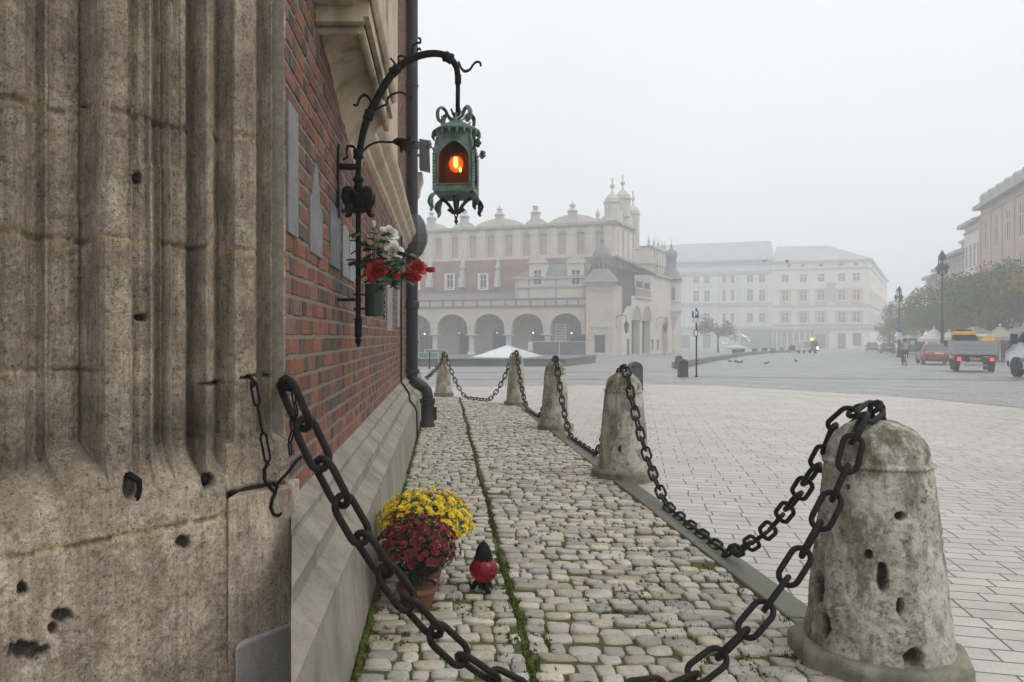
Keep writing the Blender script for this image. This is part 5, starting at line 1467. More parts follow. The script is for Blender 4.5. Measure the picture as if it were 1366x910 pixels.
# stair flank, loggia, end wall and oriel turret
S0=ts.P(tu,0); ss=Side(tuple(S0)); ue=ss.u(888.5); un=ss.u(909)
zL=ss.z(ss.u(860),405); 
def zs2(px,py): return ss.z(ss.u(px),py)
ops=[]
Lr=[(ss.u(842.5),ss.u(853.5),G0,zs2(848,427)),(ss.u(856.5),ss.u(867.5),G0,zs2(862,428)),(ss.u(883.5),ss.u(890.5),G0,zs2(887,436))]
lg=(ss.u(847),ss.u(867.5),zs2(857,396.5),zs2(857,372))
win2=[(ss.u(836.3),ss.u(839.3),G0,zs2(838,452)),(ss.u(869),ss.u(872),zs2(870,467),zs2(870,453)),(ss.u(876),ss.u(879.5),zs2(878,467),zs2(878,453))]
ztw=zs2(868,366)
m=MB(); uk=ss.u(868.3); facade(m,ss,ss.u(842.3),uk,G0-.3,lg[2],Lr[:2],.8); facade(m,ss,uk,un,G0-.3,ztw,Lr[2:]+win2[1:],.8)
# sloping stair parapet between tower and loggia
a,b=0,ss.u(842.3)
m.quad(ss.P(a,G0-.3),ss.P(b,G0-.3),ss.P(b,zs2(842,408)),ss.P(a,zs2(830,437))); m.quad(ss.P(b,zs2(842,408)),ss.P(b,zs2(842,408),-.6),ss.P(a,zs2(830,437),-.6),ss.P(a,zs2(830,437)))
m.build('end_facade',cream,hall)
m=MB(); pbox(m,ss,0,un-.3,G0-.2,zs2(868,372),-3.2,-2.6); m.build('stair_hall_interior',darkin,hall)
m=MB(); pbox(m,ss,-.6,uk+.3,zs2(845,408)-1.5,ztw+.8,-2.58,-2.2); m.build('loggia_back',mat('loggia_dark_timber',(.15,.145,.14),.8,.2,1),hall)
m=MB()
for (a,b,c,d) in Lr:
    N=10; cc=(a+b)/2
    P=[(cc-(b-a)*.5*math.cos(math.pi*i/N),d+(b-a)*.5*math.sin(math.pi*i/N)) for i in range(N+1)]
    m.prism([ss.P(u,z,.01) for u,z in P],ss.n*.02)
build_each(m,'arch_head_shade',mat('arch_shadowed_plaster',(.30,.28,.24),.9,.2,1),hall)  # flat plates whose dark colour stands for shade inside the arch heads
for (a,b,c,d) in Lr:
    m=MB(); N=12; cc=(a+b)/2; k=1.18
    P=[(cc-(b-a)*.5*k*math.cos(math.pi*i/N),d+(b-a)*.5*k*math.sin(math.pi*i/N)) for i in range(N+1)]; Q=[(cc-(b-a)*.5*math.cos(math.pi*i/N),d+(b-a)*.5*math.sin(math.pi*i/N)) for i in range(N+1)]
    for i in range(N): m.hexa([ss.P(*P[i],.0),ss.P(*P[i+1],.0),ss.P(*Q[i+1],.0),ss.P(*Q[i],.0)],[ss.P(*P[i],.15),ss.P(*P[i+1],.15),ss.P(*Q[i+1],.15),ss.P(*Q[i],.15)])
    m.build('arch_moulding',stone_f,hall)
m=MB(); a,b=lg[0],lg[1]; zb_=lg[2]
pbox(m,ss,a,b,zb_-.2,zb_-.02,-.1,.25); pbox(m,ss,a,b,zb_+.95,zb_+1.1,-.05,.15)
for i in range(9): u=a+(b-a)*(i+.5)/9; pbox(m,ss,u-.13,u+.13,zb_-.02,zb_+.95,.0,.1)
for t in (.0,.5,.97): u=a+(b-a)*t; pbox(m,ss,u,u+.22,zb_+1.1,lg[3],-.1,.1)
m.build('balustrade',stone_f,hall)
for wn_ in win2[:1]:
    m=MB(); pbox(m,ss,*wn_,0,.03); m.build('side_door',woodd,hall)
for wn_ in win2[1:]: m=MB(); pbox(m,ss,*wn_,-.5,-.3); m.build('small_window',glassm,hall)
# loggia roof, slanting down along the flank
m=MB(); p1=gs.P(-.2,zl-.6); vsr=[C0.P(.1,zs2(829,343),-2.2),ss.P(ss.u(868),ztw+.15,.45),ss.P(ss.u(888),zs2(888,372),.4),gs.P(u1*.9,zl-1.3),gs.P(0,zl-.7)]
m.prism([C0.P(.05,H+(449-343)/1000*86.3,-1.8),ss.P(ss.u(871),ztw+.05,.4),ss.P(ss.u(871),ztw+.05,-4.5)-C0.d*2,gs.P(.3,zl-.55)],Vector((0,0,.18))); m.build('loggia_roof',slate,hall)
m=MB(); uu=ss.u(871); pbox(m,ss,uu,un-.3,ztw-.05,ztw+.25,-.5,.35); m.build('end_cornice',greyt,hall)
# pale attic block with pinnacles beyond the loggia
ap=ss.shift(2.5); ua_,ub_=ap.u(848),ap.u(890); za0=ap.z(ua_,372); za1=ap.z(ap.u(868),329.5)
m=MB(); fa=Plane(*(ap.P(ap.u(868),0).xy),A1); fb=fa.u(848)
facade(m,fa,fb,0,ztw-1,za1,[],.2); facade(m,ap,ap.u(868),ub_,ztw-.4,za1-.1,[],.2)
for i in range(6): u=ap.u(868)+(ub_-ap.u(868))*(i+.3)/6; pbox(m,ap,u-.2,u+.2,ztw,za1,0,.15)
m.build('side_attic',cream,hall)
m=MB(); pbox(m,fa,fb,0.3,za1,za1+.18,-.4,.25); pbox(m,ap,ap.u(868),ub_,za1-.1,za1+.15,-.4,.25); zz_=(za1+ztw)/2; pbox(m,fa,fb,.2,zz_-.1,zz_+.1,0,.2); pbox(m,ap,ap.u(868),ub_,zz_-.1,zz_+.1,0,.2); m.build('side_attic_cornice',greyt,hall)
for i,px in enumerate((865.5,872.3,878,883,886.5)):
    q=ap.P(ap.u(px),za1+.1); m=MB(); m.lathe([(.2,0),(.26,.15),(.12,.3),(.2,.7),(.1,.9),(.03,1.5)],tuple(q),8); m.build('pinnacle',stone_f,hall)
oc=ss.P(ss.u(897.5),0,-.2); q=oc; k_=q.y/1000
def oz(py): return H+(449-py)*k_
m=MB(); rw=.85
m.lathe([(.25,oz(446)),(.35,oz(440)),(1.3,oz(417.5)),(1.45,oz(416)),(1.45,oz(414)),(1.15,oz(413)),(1.15,oz(404)),(1.3,oz(402.5)),(1.2,oz(401.5)),(1.05,oz(401)),(1.05,oz(374.5))],(q.x,q.y,0),8,.35)
ori=m.build('oriel_turret',stone_f,hall)
m=MB(); m.lathe([(1.6,oz(373.5)),(1.55,oz(372)),(.95,oz(362)),(.75,oz(359.5)),(.70,oz(345)),(.80,oz(343)),(.86,oz(339)),(.72,oz(335.5)),(.35,oz(333)),(.1,oz(331)),(.16,oz(328.5)),(.04,oz(326)),(.02,oz(318))],(q.x,q.y,0),10); m.build('oriel_roof',slate,hall,auto=45)
dirc=Vector((-q.x,-q.y,0)).normalized(); tnc=Vector((-dirc.y,dirc.x,0))
m=MB()
for s in (-.28,.28): m.obox(q+dirc*1.03+tnc*s+Vector((0,0,oz(393))),tnc*.19,dirc*.05,Vector((0,0,.85*1.1)))
m.build('oriel_window',glassm,ori)
m=MB(); m.lathe([(.5,G0-.3),(.5,G0+.3),(.3,G0+.5),(.28,oz(448)),(.45,oz(446))],(q.x,q.y,0),10); m.build('oriel_column',stone_f,hall)
# wall lanterns on scroll brackets
def wall_lantern(px,py,pl,label):
    u=pl.u(px); p=pl.P(u,pl.z(u,py),.9); t=thing('wall_lantern',label,'lantern',tuple(p),group='lanterns on the market hall')
    m=MB(); m.lathe([(.02,-.75),(.12,-.6),(.2,-.35),(.26,.2),(.34,.25),(.2,.5),(.06,.65),(.05,.9)],tuple(p),6); m.build('lamp_body',iron,t)
    w=pl.P(u-.9,0,.0); m=MB(); m.tube(smooth_path([p+Vector((0,0,.85)),p+Vector((0,0,1.15)),(p*.6+Vector((w.x,w.y,p.z))*.4)+Vector((0,0,1.35)),Vector((w.x,w.y,p.z+1.0)),Vector((w.x,w.y,p.z-.2))],6),.045,6); m.build('scroll_bracket',iron,t)
wall_lantern(825.3,436.5,ts,'iron wall lantern on the corner tower of the market hall')
wall_lantern(878.3,437,ss,'iron wall lantern right of the twin arches of the market hall')

# ---------------------------------------------------------------- town houses at the far end
def band(m,pl,u0,u1,z,h=.3,o=.2):
    h*=1.3; pbox(m,pl,u0,u1,z-h/2,z+h/2,0,o)
KF=178/131
HR=Plane(.568*178,178,R(20)); white_h=thing('town_house','white corner town house with ochre window surrounds and grey hipped roof','building',tuple(HR.P(-8,gz(133))))
GB=gz(190)-.25
ul=HR.u(1031); ze=HR.z(0,346.5)
cols=[1047.5,1071.8,1095.3,1123,1142.7]
ops=[];kinds=[]
for px in cols:
    u=HR.u(px)
    for (ya,yb,k) in ((374.5,363,0),(400.6,385.5,1),(430.5,415.5,1)):
        ops.append((u-.62*KF,u+.62*KF,HR.z(0,ya),HR.z(0,yb))); kinds.append(k)
gd=[(HR.u(1088),HR.u(1101),GB,HR.z(0,445)),(HR.u(1117.5),HR.u(1128.5),GB,HR.z(0,444.5)),(HR.u(1137.5),HR.u(1149),GB+1,HR.z(0,444.5))]
m=MB(); facade(m,HR,ul,0,GB,ze,ops+gd,.3)
RS=Plane(0,0,0); RS.o=HR.P(0,0); RS.d=Vector((math.sin(R(33)),math.cos(R(33)),0)); RS.n=Vector((RS.d.y,-RS.d.x,0))
sops=[]
for i in range(15):
    u=(2.2+i*3.9)*KF
    for (ya,yb) in ((374.5,363),(400.6,385.5),(430.5,415.5)): sops.append((u-.6*KF,u+.6*KF,HR.z(0,ya),HR.z(0,yb)))
facade(m,RS,0,62*KF,GB,ze,sops,.3); m.quad(RS.P(62*KF,GB),RS.P(62*KF,ze),RS.P(62*KF,ze)+HR.d*ul,RS.P(62*KF,GB)+HR.d*ul)
m.build('wall',whitep,white_h)
for o,k in zip(ops,kinds): bwindow(white_h,HR,*o,wfm,glassm,1,(.65,),orangeb if k else None,.2,hood=bool(k))
for i,o in enumerate(sops): bwindow(white_h,RS,*o,wfm,glassm,1,(.65,),orangeb if i%3 else None,.2)
for o in gd: m=MB(); pbox(m,HR,*o,-.5,-.28); m.build('door',woodd if o[2]==GB else glassm,white_h)
m=MB(); 
for py,h,o_ in ((407,.35,.25),(433.5,.3,.2),(438.5,.4,.3),(357,.3,.2)): band(m,HR,ul,.25,HR.z(0,py),h,o_); band(m,RS,0,62*KF,HR.z(0,py)+.003,h,o_)
pbox(m,HR,ul-.3,.5,ze-.25,ze+.25,-.3,.6); pbox(m,RS,-.3,62.3*KF,ze-.247,ze+.247,-.3,.6); m.build('cornice',greyt,white_h)
m=MB(); zrd=H+(449-328.5)/1000*192; b0=ul-.3
f0,f1=HR.P(ul-.3,ze+.25,.6),HR.P(.5,ze+.25,.6); k1=RS.P(62.5*KF,ze+.25,.5); k0=k1+HR.d*(ul-1)
r0=HR.P(ul+1.5,zrd,-8); r1=HR.P(-7.5,zrd-.3,-9); r2=HR.P(-8,zrd-.3,-24)+RS.d*30
m.add([f0,f1,k1,k0,r0,r1,r2],[(0,1,5,4),(1,2,6,5),(2,3,6),(3,0,4,6),(4,5,6)]); m.build('roof',mat('pale_grey_roof',(.30,.33,.34),.6,.15,.5),white_h)
for px,py,hh in ((1055,330,1.4),(1120,332,1.9),(1090,330,.9)):
    u=HR.u(px); z=HR.z(0,py+4); m=MB(); pbox(m,HR,u-.5,u+.5,z-2,z+hh,-9.2,-8.2); m.build('chimney',greyt,white_h)
m=MB()
for px in (1052,1071,1095,1122,1142): u=HR.u(px); pbox(m,HR,u-.45,u+.45,HR.z(0,353.5),HR.z(0,350),.0,.06)
build_each(m,'attic_vents',glassm,white_h)
# pediment over the portal and a framed relief panel
m=MB(); c=HR.u(1094.5); zq=HR.z(0,438)
m.prism([HR.P(c-2.6,zq-.5,0),HR.P(c+2.6,zq-.5,0),HR.P(c+.9,zq+.9,0),HR.P(c,zq+1.1,0),HR.P(c-.9,zq+.9,0)],HR.n*.6)
for s in (-1.5,1.5): pbox(m,HR,c+s-.25,c+s+.25,GB,zq-.5,0,.35)
m.build('portal_pediment',greyt,white_h)
m=MB(); a,b=HR.u(1103.5),HR.u(1114.5); pbox(m,HR,a,b,HR.z(0,402),HR.z(0,378),0,.12); pbox(m,HR,a-.2,b+.2,HR.z(0,378),HR.z(0,376),0,.3); m.build('relief_panel',greyt,white_h)
m=MB(); pbox(m,HR,ul,HR.u(1083),GB,HR.z(0,441),.01,.5)
m.build('shopfront',mat('dark_shopfront',(.15,.15,.15),.6,.2,.4),white_h)
m=MB()
for px in (1036,1042,1050,1058,1066,1074,1080): u=HR.u(px); pbox(m,HR,u-.12,u+.12,GB,HR.z(0,443),.5,.56)
build_each(m,'shop_mullions',whitep,white_h)
# pale green palace to the left
HL=Plane(*(HR.P(ul-.05,0,-.4).xy),R(19)); green_h=thing('town_house','wide pale green palace fading in fog with pilasters and dark awning at street level','building',tuple(HL.P(-10,gz(140))))
ll=HL.u(868); zeL=HL.z(0,346.5); zz=lambda py:HL.z(0,449-(449-py)*1.0)
ops=[]
cl=[905,928.7,943,967.5,975.5,1000.6,1016.6]
for px in cl:
    u=HL.u(px)
    for (ya,yb) in ((376.5,366),(401.5,385.5),(430,417)): ops.append((u-.55*KF,u+.55*KF,zz(ya),zz(yb)))
m=MB(); facade(m,HL,ll,0,GB,zeL,ops,.3); m.quad(HL.P(ll,GB),HL.P(ll,zeL),HL.P(ll,zeL,-14),HL.P(ll,GB,-14)); m.build('wall',mint,green_h)
for o in ops: bwindow(green_h,HL,*o,wfm,glassm,1,(.65,),whitep,.2)
m=MB()
for px in (892,917,936,953.5,989.5,1009,1027): u=HL.u(px); pbox(m,HL,u-.48,u+.48,zz(437),zz(366),0,.18)
build_each(m,'pilasters',whitep,green_h)
m=MB()
for py,h,o_ in ((363,.7,.25),(405.5,.7,.3),(437.5,.5,.35),(352,.25,.2)): band(m,HL,ll,0,zz(py),h,o_)
pbox(m,HL,ll,.0,zeL-.25,zeL+.25,-.3,.7); m.build('cornice',greyt,green_h)
m=MB(); zr_=H+(449-327)/1000*202; m.add([HL.P(ll,zeL+.25,.6),HL.P(.3,zeL+.25,.6),HL.P(.3,zr_,-8),HL.P(ll,zr_,-8),HL.P(.3,zeL+.25,-16),HL.P(ll,zeL+.25,-16)],[(0,1,2,3),(3,2,4,5),(1,4,2),(0,3,5)]); m.build('roof',bpy.data.materials['pale_grey_roof'],green_h)
for px,w,py in ((1008,1.6,322.5),(930,.7,325),(960,.8,325.5),(943,1.0,326)):
    u=HL.u(px); m=MB(); pbox(m,HL,u-w,u+w,zr_-2.5,HL.z(u,py),-8.3,-6.8); m.build('chimney',greyt,green_h)
m=MB(); pbox(m,HL,HL.u(988),-.3,GB,zz(440),.01,.8); pbox(m,HL,HL.u(895),HL.u(920),GB,zz(447),.01,.5); pbox(m,HL,HL.u(938),HL.u(948),GB,zz(446),.01,.3); build_each(m,'shopfront',bpy.data.materials['dark_shopfront'],green_h)
warm=mat('lit_shop_lamp',(1,.9,.7),.4,0,1,0,emit=(1,.86,.62),estr=1.6)
for i,(px,py,s) in enumerate(((964.5,457.5,.3),(968.8,457.5,.26),(983,447.3,.17),(991,447.5,.35),(993.5,449,.3),(988,446.5,.2),(997,451.5,.25),(999,454.5,.3),(996,449,.16),(985,452,.12))):
    u=HL.u(px); m=MB(); p=HL.P(u,HL.z(u,py),1.2); m.ball(p,s*.55,6,5); m.build('shop_lamp',warm,green_h)
# row of houses on the right, running away along the square
RW=Plane(0,0,0); RW.o=Vector((.716*85,85,0)); RW.d=Vector((math.sin(R(23.2)),math.cos(R(23.2)),0)); RW.n=Vector((-RW.d.y,RW.d.x,0)); 
def row_house(pxa,pxb,eave,label,wm,ncols,rows,wn_w,roof_m,depth=12,sill=None,extra=None,u_near=None):
    ub=RW.u(pxa); ua=RW.u(pxb) if u_near is None else u_near
    t=thing('town_house',label,'building',tuple(RW.P((ua+ub)/2,gz(90))))
    ze=RW.z(ub,eave); ops=[]
    for i in range(ncols):
        u=ua+(ub-ua)*(i+.5)/ncols
        for (c,d) in rows: ops.append((u-wn_w/2,u+wn_w/2,ze-c,ze-d))
    m=MB(); facade(m,RW,ua,ub,-2,ze,ops,.17)
    for u in (ua,ub): m.quad(RW.P(u,-2),RW.P(u,ze),RW.P(u,ze,-depth),RW.P(u,-2,-depth))
    m.quad(RW.P(ua,-2,-depth),RW.P(ub,-2,-depth),RW.P(ub,ze,-depth),RW.P(ua,ze,-depth)); m.build('wall',wm,t)
    for o in ops: bwindow(t,RW,*o,wfm,glassm,1,(.66,),None,.13)
    m=MB(); pbox(m,RW,ua-.1,ub+.25,ze-.25,ze+.18,-.3,.75); pbox(m,RW,ua,ub,ze-1.0,ze-.8,0,.15); m.build('cornice',greyt,t)
    m=MB(); zr=ze+1.5
    m.add([RW.P(ua,ze+.18,.7),RW.P(ub+.2,ze+.18,.7),RW.P(ub+.2,zr,-depth*.45),RW.P(ua,zr,-depth*.45),RW.P(ub+.2,ze+.18,-depth),RW.P(ua,ze+.18,-depth)],[(0,1,2,3),(3,2,4,5),(1,4,2),(0,3,5)]); m.build('roof',roof_m,t)
    return t,ua,ub,ze,ops
pinkm=mat('salmon_plaster',(.50,.37,.32),.9,.12,.3,.1,8,dirt=.15); greyp=mat('grey_plaster',(.36,.355,.34),.9,.12,.3); creamy=mat('yellowish_plaster',(.55,.50,.36),.9,.1,.3)
t,ua,ub,ze,ops=row_house(1308,0,278,'salmon pink house with tall pilasters and a row of roof dormers','x'and pinkm,7,[(5.0,1.7),(9.6,6.4),(13.4,11.2)],1.5,slate,u_near=-29)
m=MB()
for i in range(8):
    u=ua+(ub-ua)*i/7; pbox(m,RW,u-.38,u+.38,-1,ze-1.0,0,.10)
build_each(m,'pilasters',pinkm,t)
for i in range(9):
    u=ub-1.2-i*3.0; m=MB(); pbox(m,RW,u-.7,u+.7,ze+.2,ze+1.25,-1.9,.2); q=RW.P(u,ze+1.25,-.5); m.lathe([(.8,0),(.66,.2),(.35,.36),(.1,.4)],tuple(q),10); d_=m.build('dormer',greyt,t); g=MB(); pbox(g,RW,u-.36,u+.36,ze+.35,ze+1.1,.19,.23); g.build('dormer_window',glassm,d_)
row_house(1286.6,1308,303.5,'white plaster house with a balcony, next to the salmon pink house',whitep,4,[(5.2,2.4),(9.3,6.2)],1.3,slate)
t,ua,ub,ze,ops=row_house(1263.5,1286.6,344,'low grey house below the cream rooftop in the row on the right',greyp,5,[(3.6,1.2),(7.4,5.0)],1.2,slate)
m=MB(); q=RW.shift(1.0); a,b=RW.u(1289),RW.u(1270); pbox(m,q,min(a,b),max(a,b),ze-.5,RW.z((a+b)/2,321),-6,0); pbox(m,q,min(a,b)-.2,max(a,b)+.2,RW.z((a+b)/2,321),RW.z((a+b)/2,321)+.3,-6.2,.3); m.build('rooftop_storey',creamy,t)
row_house(1250.5,1263.5,361,'pale house with dark eaves, second from the far end of the right row',whitep,4,[(3.6,1.2),(7.4,5.0)],1.3,slate)
row_house(1237,1250.5,372,'farthest foggy house at the end of the right row',greyp,4,[(4,1.5),(8,5.5)],1.4,slate)
# ================================================================ fountain stage, screens, low wall
darkst=mat('dark_polished_stone',(.085,.088,.09),.45,.25,1.2,.2,20,spec=.5)
fo=thing('fountain_basin','low wide dark stone fountain platform in front of the market hall','fountain',(2,52,gz(50)))
a=Vector((-9,47.6,0)); b=Vector((7.66,47.6,0)); c=Vector((11.6,57.2,0)); d=Vector((-7,57.5,0))
def poly(m,pts,z0,z1): m.prism([(p.x,p.y,z0) for p in pts],(0,0,z1-z0))
m=MB(); poly(m,[a,b,c,d],gz(50)-.2,-.09); m.build('basin',darkst,fo,bevel=.03)
m=MB(); cen=(a+b+c+d)/4; poly(m,[p+(p-cen).normalized()*.14 for p in (a,b,c,d)],-.088,.0); m.build('coping',darkst,fo,bevel=.03)
def roofglass():
    t=NT('frosted_glass_roof'); k=t.ramp(t.noise(.8,5,.6),[(.3,(.50,.53,.53)),(.7,(.62,.65,.65))])
    br=t.n('ShaderNodeTexBrick'); t.l(t.map((1,1,1)),br.inputs['Vector']); br.inputs['Scale'].default_value=1; br.inputs['Brick Width'].default_value=.9; br.inputs['Row Height'].default_value=.7; br.inputs['Mortar Size'].default_value=.012; br.offset=0
    k=t.mix(br.outputs[1],k,(.36,.38,.38)); return t.fin(k,.25,spec=.6)
py_=thing('glass_pyramid','low frosted glass pyramid skylight standing on the dark fountain platform','skylight',(4.3,51.5,.0))
P4=[at(629,0,50),at(695,0,48.0),at(724,0,53.2),at(660,0,56)]; P4=[Vector((p.x,p.y,.012)) for p in P4]; ap_=at(677,460.7,51.6)
faces=[]
for i in range(4):
    m=MB(); A,B=P4[i],P4[(i+1)%4]; n=(B-A).cross(ap_-A).normalized()*-.02
    m.prism([A,B,ap_],n); m.build('glass_face',roofglass() if i==0 else bpy.data.materials['frosted_glass_roof'],py_)
m=MB()
for i in range(4): m.tube([P4[i],ap_],.025,5); m.tube([P4[i],P4[(i+1)%4]],.03,5)
m.build('glazing_frame',mat('pale_metal',(.45,.47,.47),.4,.1,3),py_)
gh=mat('green_panel',(.10,.22,.18),.6,.15,2)
def panel(name,label,cat,px0,px1,y0,y1,Y,m_,frame_m,posts=1,group=None):
    A=at(px0,y0,Y);B=at(px1,y1,Y); t=thing(name,label,cat,((A.x+B.x)/2,Y,B.z),group=group)
    n=posts
    for i in range(n):
        xa,xb=A.x+(B.x-A.x)*i/n,A.x+(B.x-A.x)*(i+1)/n
        m=MB(); m.box(xa+.05,xb-.05,Y-.02,Y+.02,B.z+.06,A.z-.05); m.build('panel',m_,t)
    m=MB()
    for i in range(n+1): x=A.x+(B.x-A.x)*i/n; m.box(x-.03,x+.03,Y-.035,Y+.035,B.z-.02,A.z+.0)
    m.box(A.x,B.x,Y-.03,Y+.03,A.z-.05,A.z-.0); m.box(A.x,B.x,Y-.03,Y+.03,B.z,B.z+.05)
    m.build('frame',frame_m,t); return t
pg=bpy.data.materials['pale_metal']
panel('hoarding','lower green hoarding with two panels beside the drainpipe','hoarding',545,585,470,478,50.5,gh,pg,3,'green hoarding on the fountain platform')
panel('hoarding','taller green hoarding panel set behind the other one, left of the far bollard','hoarding',567,595,466,478.5,52.5,gh,pg,1,'green hoarding on the fountain platform')
ds=mat('dark_screen_sheet',(.10,.107,.112),.7,.2,1.2)
panel('site_screen','dark grey construction screen of two sheets in front of the last arch','hoarding',710.5,782,455.5,476.5,68,ds,pg,2)
wb_=MB(); A=at(704.5,456,70);B=at(709.5,467.5,70); wb_.box(A.x,B.x,70,70.06,B.z,A.z); 
tb=thing('notice_board','small white notice board left of the dark construction screen','board',((A.x+B.x)/2,70,gz(70)))
wb_.build('board',whitep,tb); m=MB(); m.box(A.x+.05,A.x+.1,70.07,70.13,gz(70),A.z); m.box(B.x-.1,B.x-.05,70.07,70.13,gz(70),A.z); m.build('post',greyt,tb)
ld=thing('ladder','pale slatted ladder standing inside the last arch of the market hall','ladder',tuple(at(748,474,88.2)))
m=MB(); A=at(741,432,88.2);B=at(754.5,474,88.2)
for x in (A.x,B.x): m.box(x-.05,x+.05,88.15,88.25,B.z,A.z)
m.build('rail',wfm,ld)
for i in range(12): z=B.z+(A.z-B.z)*(i+.7)/12; m=MB(); m.box(A.x+.052,B.x-.052,88.16,88.24,z-.05,z+.05); m.build('rung',wfm,ld)
po=thing('post','slim dark post between the chain and the green hoarding','post',tuple(gp(573,492)))
q=gp(573,492); m=MB(); m.lathe([(.07,0),(.05,.1),(.042,.75),(.06,.78),(.06,.88),(.02,.95)],tuple(q),10); m.build('shaft',iron,po)
# low granite wall running along the square
lw=thing('low_wall','long low granite kerb wall of blocks receding across the square','wall',tuple(gp(903,491)))
wp=[gp(901,491),gp(948,481.7),gp(996,473.8),gp(1030,470.8),gp(1064,469.0)]
S=resample(wp,1.55); rnd=random.Random(8)
wallm=mat('low_wall_granite',(.17,.175,.165),.75,.3,2,.3,20,dirt=.4)
m=MB()
for a,b in zip(S,S[1:]):
    d=(b-a).normalized(); n=Vector((-d.y,d.x,0))*.22; c=(a+b)/2; L_=(b-a).length/2-.03; z=gz(c.y)
    m.obox((c.x,c.y,z+.17),d*L_,n,(0,0,.18+rnd.uniform(-.01,.01)))
m.build('granite_blocks',wallm,lw,bevel=.02)
# litter bins: rounded hoods
binm=mat('bin_green',(.040,.050,.046),.5,.25,3,.1,20,spec=.4); bind=mat('bin_slot',(.008,.009,.009),.6)
def litter(label,px,py,h,w,rz=0,group='dark green litter bins'):
    q=gp(px,py); t=thing('litter_bin',label,'bin',tuple(q),rz,group)
    m=MB(); N=12; r=w/2
    P=[(-r,0)]+[(r*-math.cos(math.pi*i/N),h-r+r*math.sin(math.pi*i/N)) for i in range(N+1)]+[(r,0)]
    m.prism([(x,-r*.92,z) for x,z in P],(0,r*1.84,0)); m.build('body',binm,t,local=True,bevel=.02)
    m=MB(); m.prism([(x*1.03,-r*.15,z*1.006) for x,z in P],(0,r*.3,0)); m.build('hood_band',binm,t,local=True)
    m=MB(); m.box(-r*.7,r*.7,-r*.94,-r*.915,h-r*.95,h-r*.55); m.build('slot',bind,t,local=True)
    m=MB(); m.box(-r*1.02,r*1.02,-r*.95,r*.95,0,.05); m.build('base',bind,t,local=True); return t
litter('dark green litter bin looming directly behind the second bollard',847,520,.76,.36)
litter('dark green litter bin left of the parking sign, the nearer of the two',911,503,.71,.34)
litter('dark green litter bin at the end of the low wall, just behind another bin',905.5,492,.74,.37)
for px,py,lb_ in ((981,474.2,'left one of the close pair of square planters on the low wall'),(989,473.6,'right one of the close pair of square planters on the low wall'),(1007,472,'dark square planter alone halfway along the low wall'),(1020,471.4,'dark square planter on the wall, next after the lone halfway one'),(1031,471,'dark square planter on the wall in front of the house joint'),(1043,470,'last dark square planter, closest to the dark cart')):
    q=gp(px,py); t=thing('planter',lb_,'planter',(q.x,q.y,q.z),R(20),'square planters on the low wall'); s=.26; h=.62
    m=MB(); m.hexa([(-s*.8,-s*.8,0),(s*.8,-s*.8,0),(s*.8,s*.8,0),(-s*.8,s*.8,0)],[(-s,-s,h),(s,-s,h),(s,s,h),(-s,s,h)]); m.build('box',binm,t,local=True)
    m=MB(); m.box(-s*1.08,s*1.08,-s*1.08,s*1.08,h+.002,h+.07); m.build('rim',bind,t,local=True)
# parking sign
q=gp(929,503); sg=thing('parking_sign','thin pole with blue parking sign above a small white plate','sign',tuple(q))
m=MB(); ztop=at(0,411.5,q.y).z; m.tube([(q.x,q.y,q.z),(q.x,q.y,ztop)],.032,8); m.lathe([(.08,0),(.05,.06)],tuple(q),8); m.build('pole',iron,sg)
bl=mat('sign_blue',(.012,.085,.30),.4,.05,3); wh=mat('sign_white',(.75,.75,.74),.5,.03,3); ye=mat('sign_cream',(.62,.58,.45),.5,.08,3)
def splate(px0,px1,y0,y1,name,mm_,o=.0):
    A=at(px0,y0,q.y-.05);B=at(px1,y1,q.y-.05); m=MB(); m.box(A.x,B.x,q.y-.06-o,q.y-.045,B.z,A.z); return m.build(name,mm_,sg,bevel=.008),A,B
pl1,A,B=splate(923,932,415.3,424.0,'blue_plate',bl)
fc=bpy.data.curves.new('letter_p','FONT'); fc.body='P'; fc.size=.30; fc.extrude=.003; fc.align_x='CENTER'; fc.align_y='CENTER'; fc.offset=.008
fo_=bpy.data.objects.new('letter_p',fc); col.objects.link(fo_)
dg=bpy.context.evaluated_depsgraph_get(); me=bpy.data.meshes.new_from_object(fo_.evaluated_get(dg)); bpy.data.objects.remove(fo_)
lo=bpy.data.objects.new('letter',me); col.objects.link(lo); me.materials.clear(); me.materials.append(wh); lo.parent=pl1
lo.rotation_euler=(R(90),0,0); lo.location=Vector(((A.x+B.x)/2,q.y-.0665,(A.z+B.z)/2))-sg.location
splate(923,932,424.4,430.5,'cream_plate',ye); f_,A,B=splate(925.2,931,440,448.8,'framed_plate',iron)
w_,A,B=splate(926.1,930.1,441,447.8,'white_plate',wh,.006)

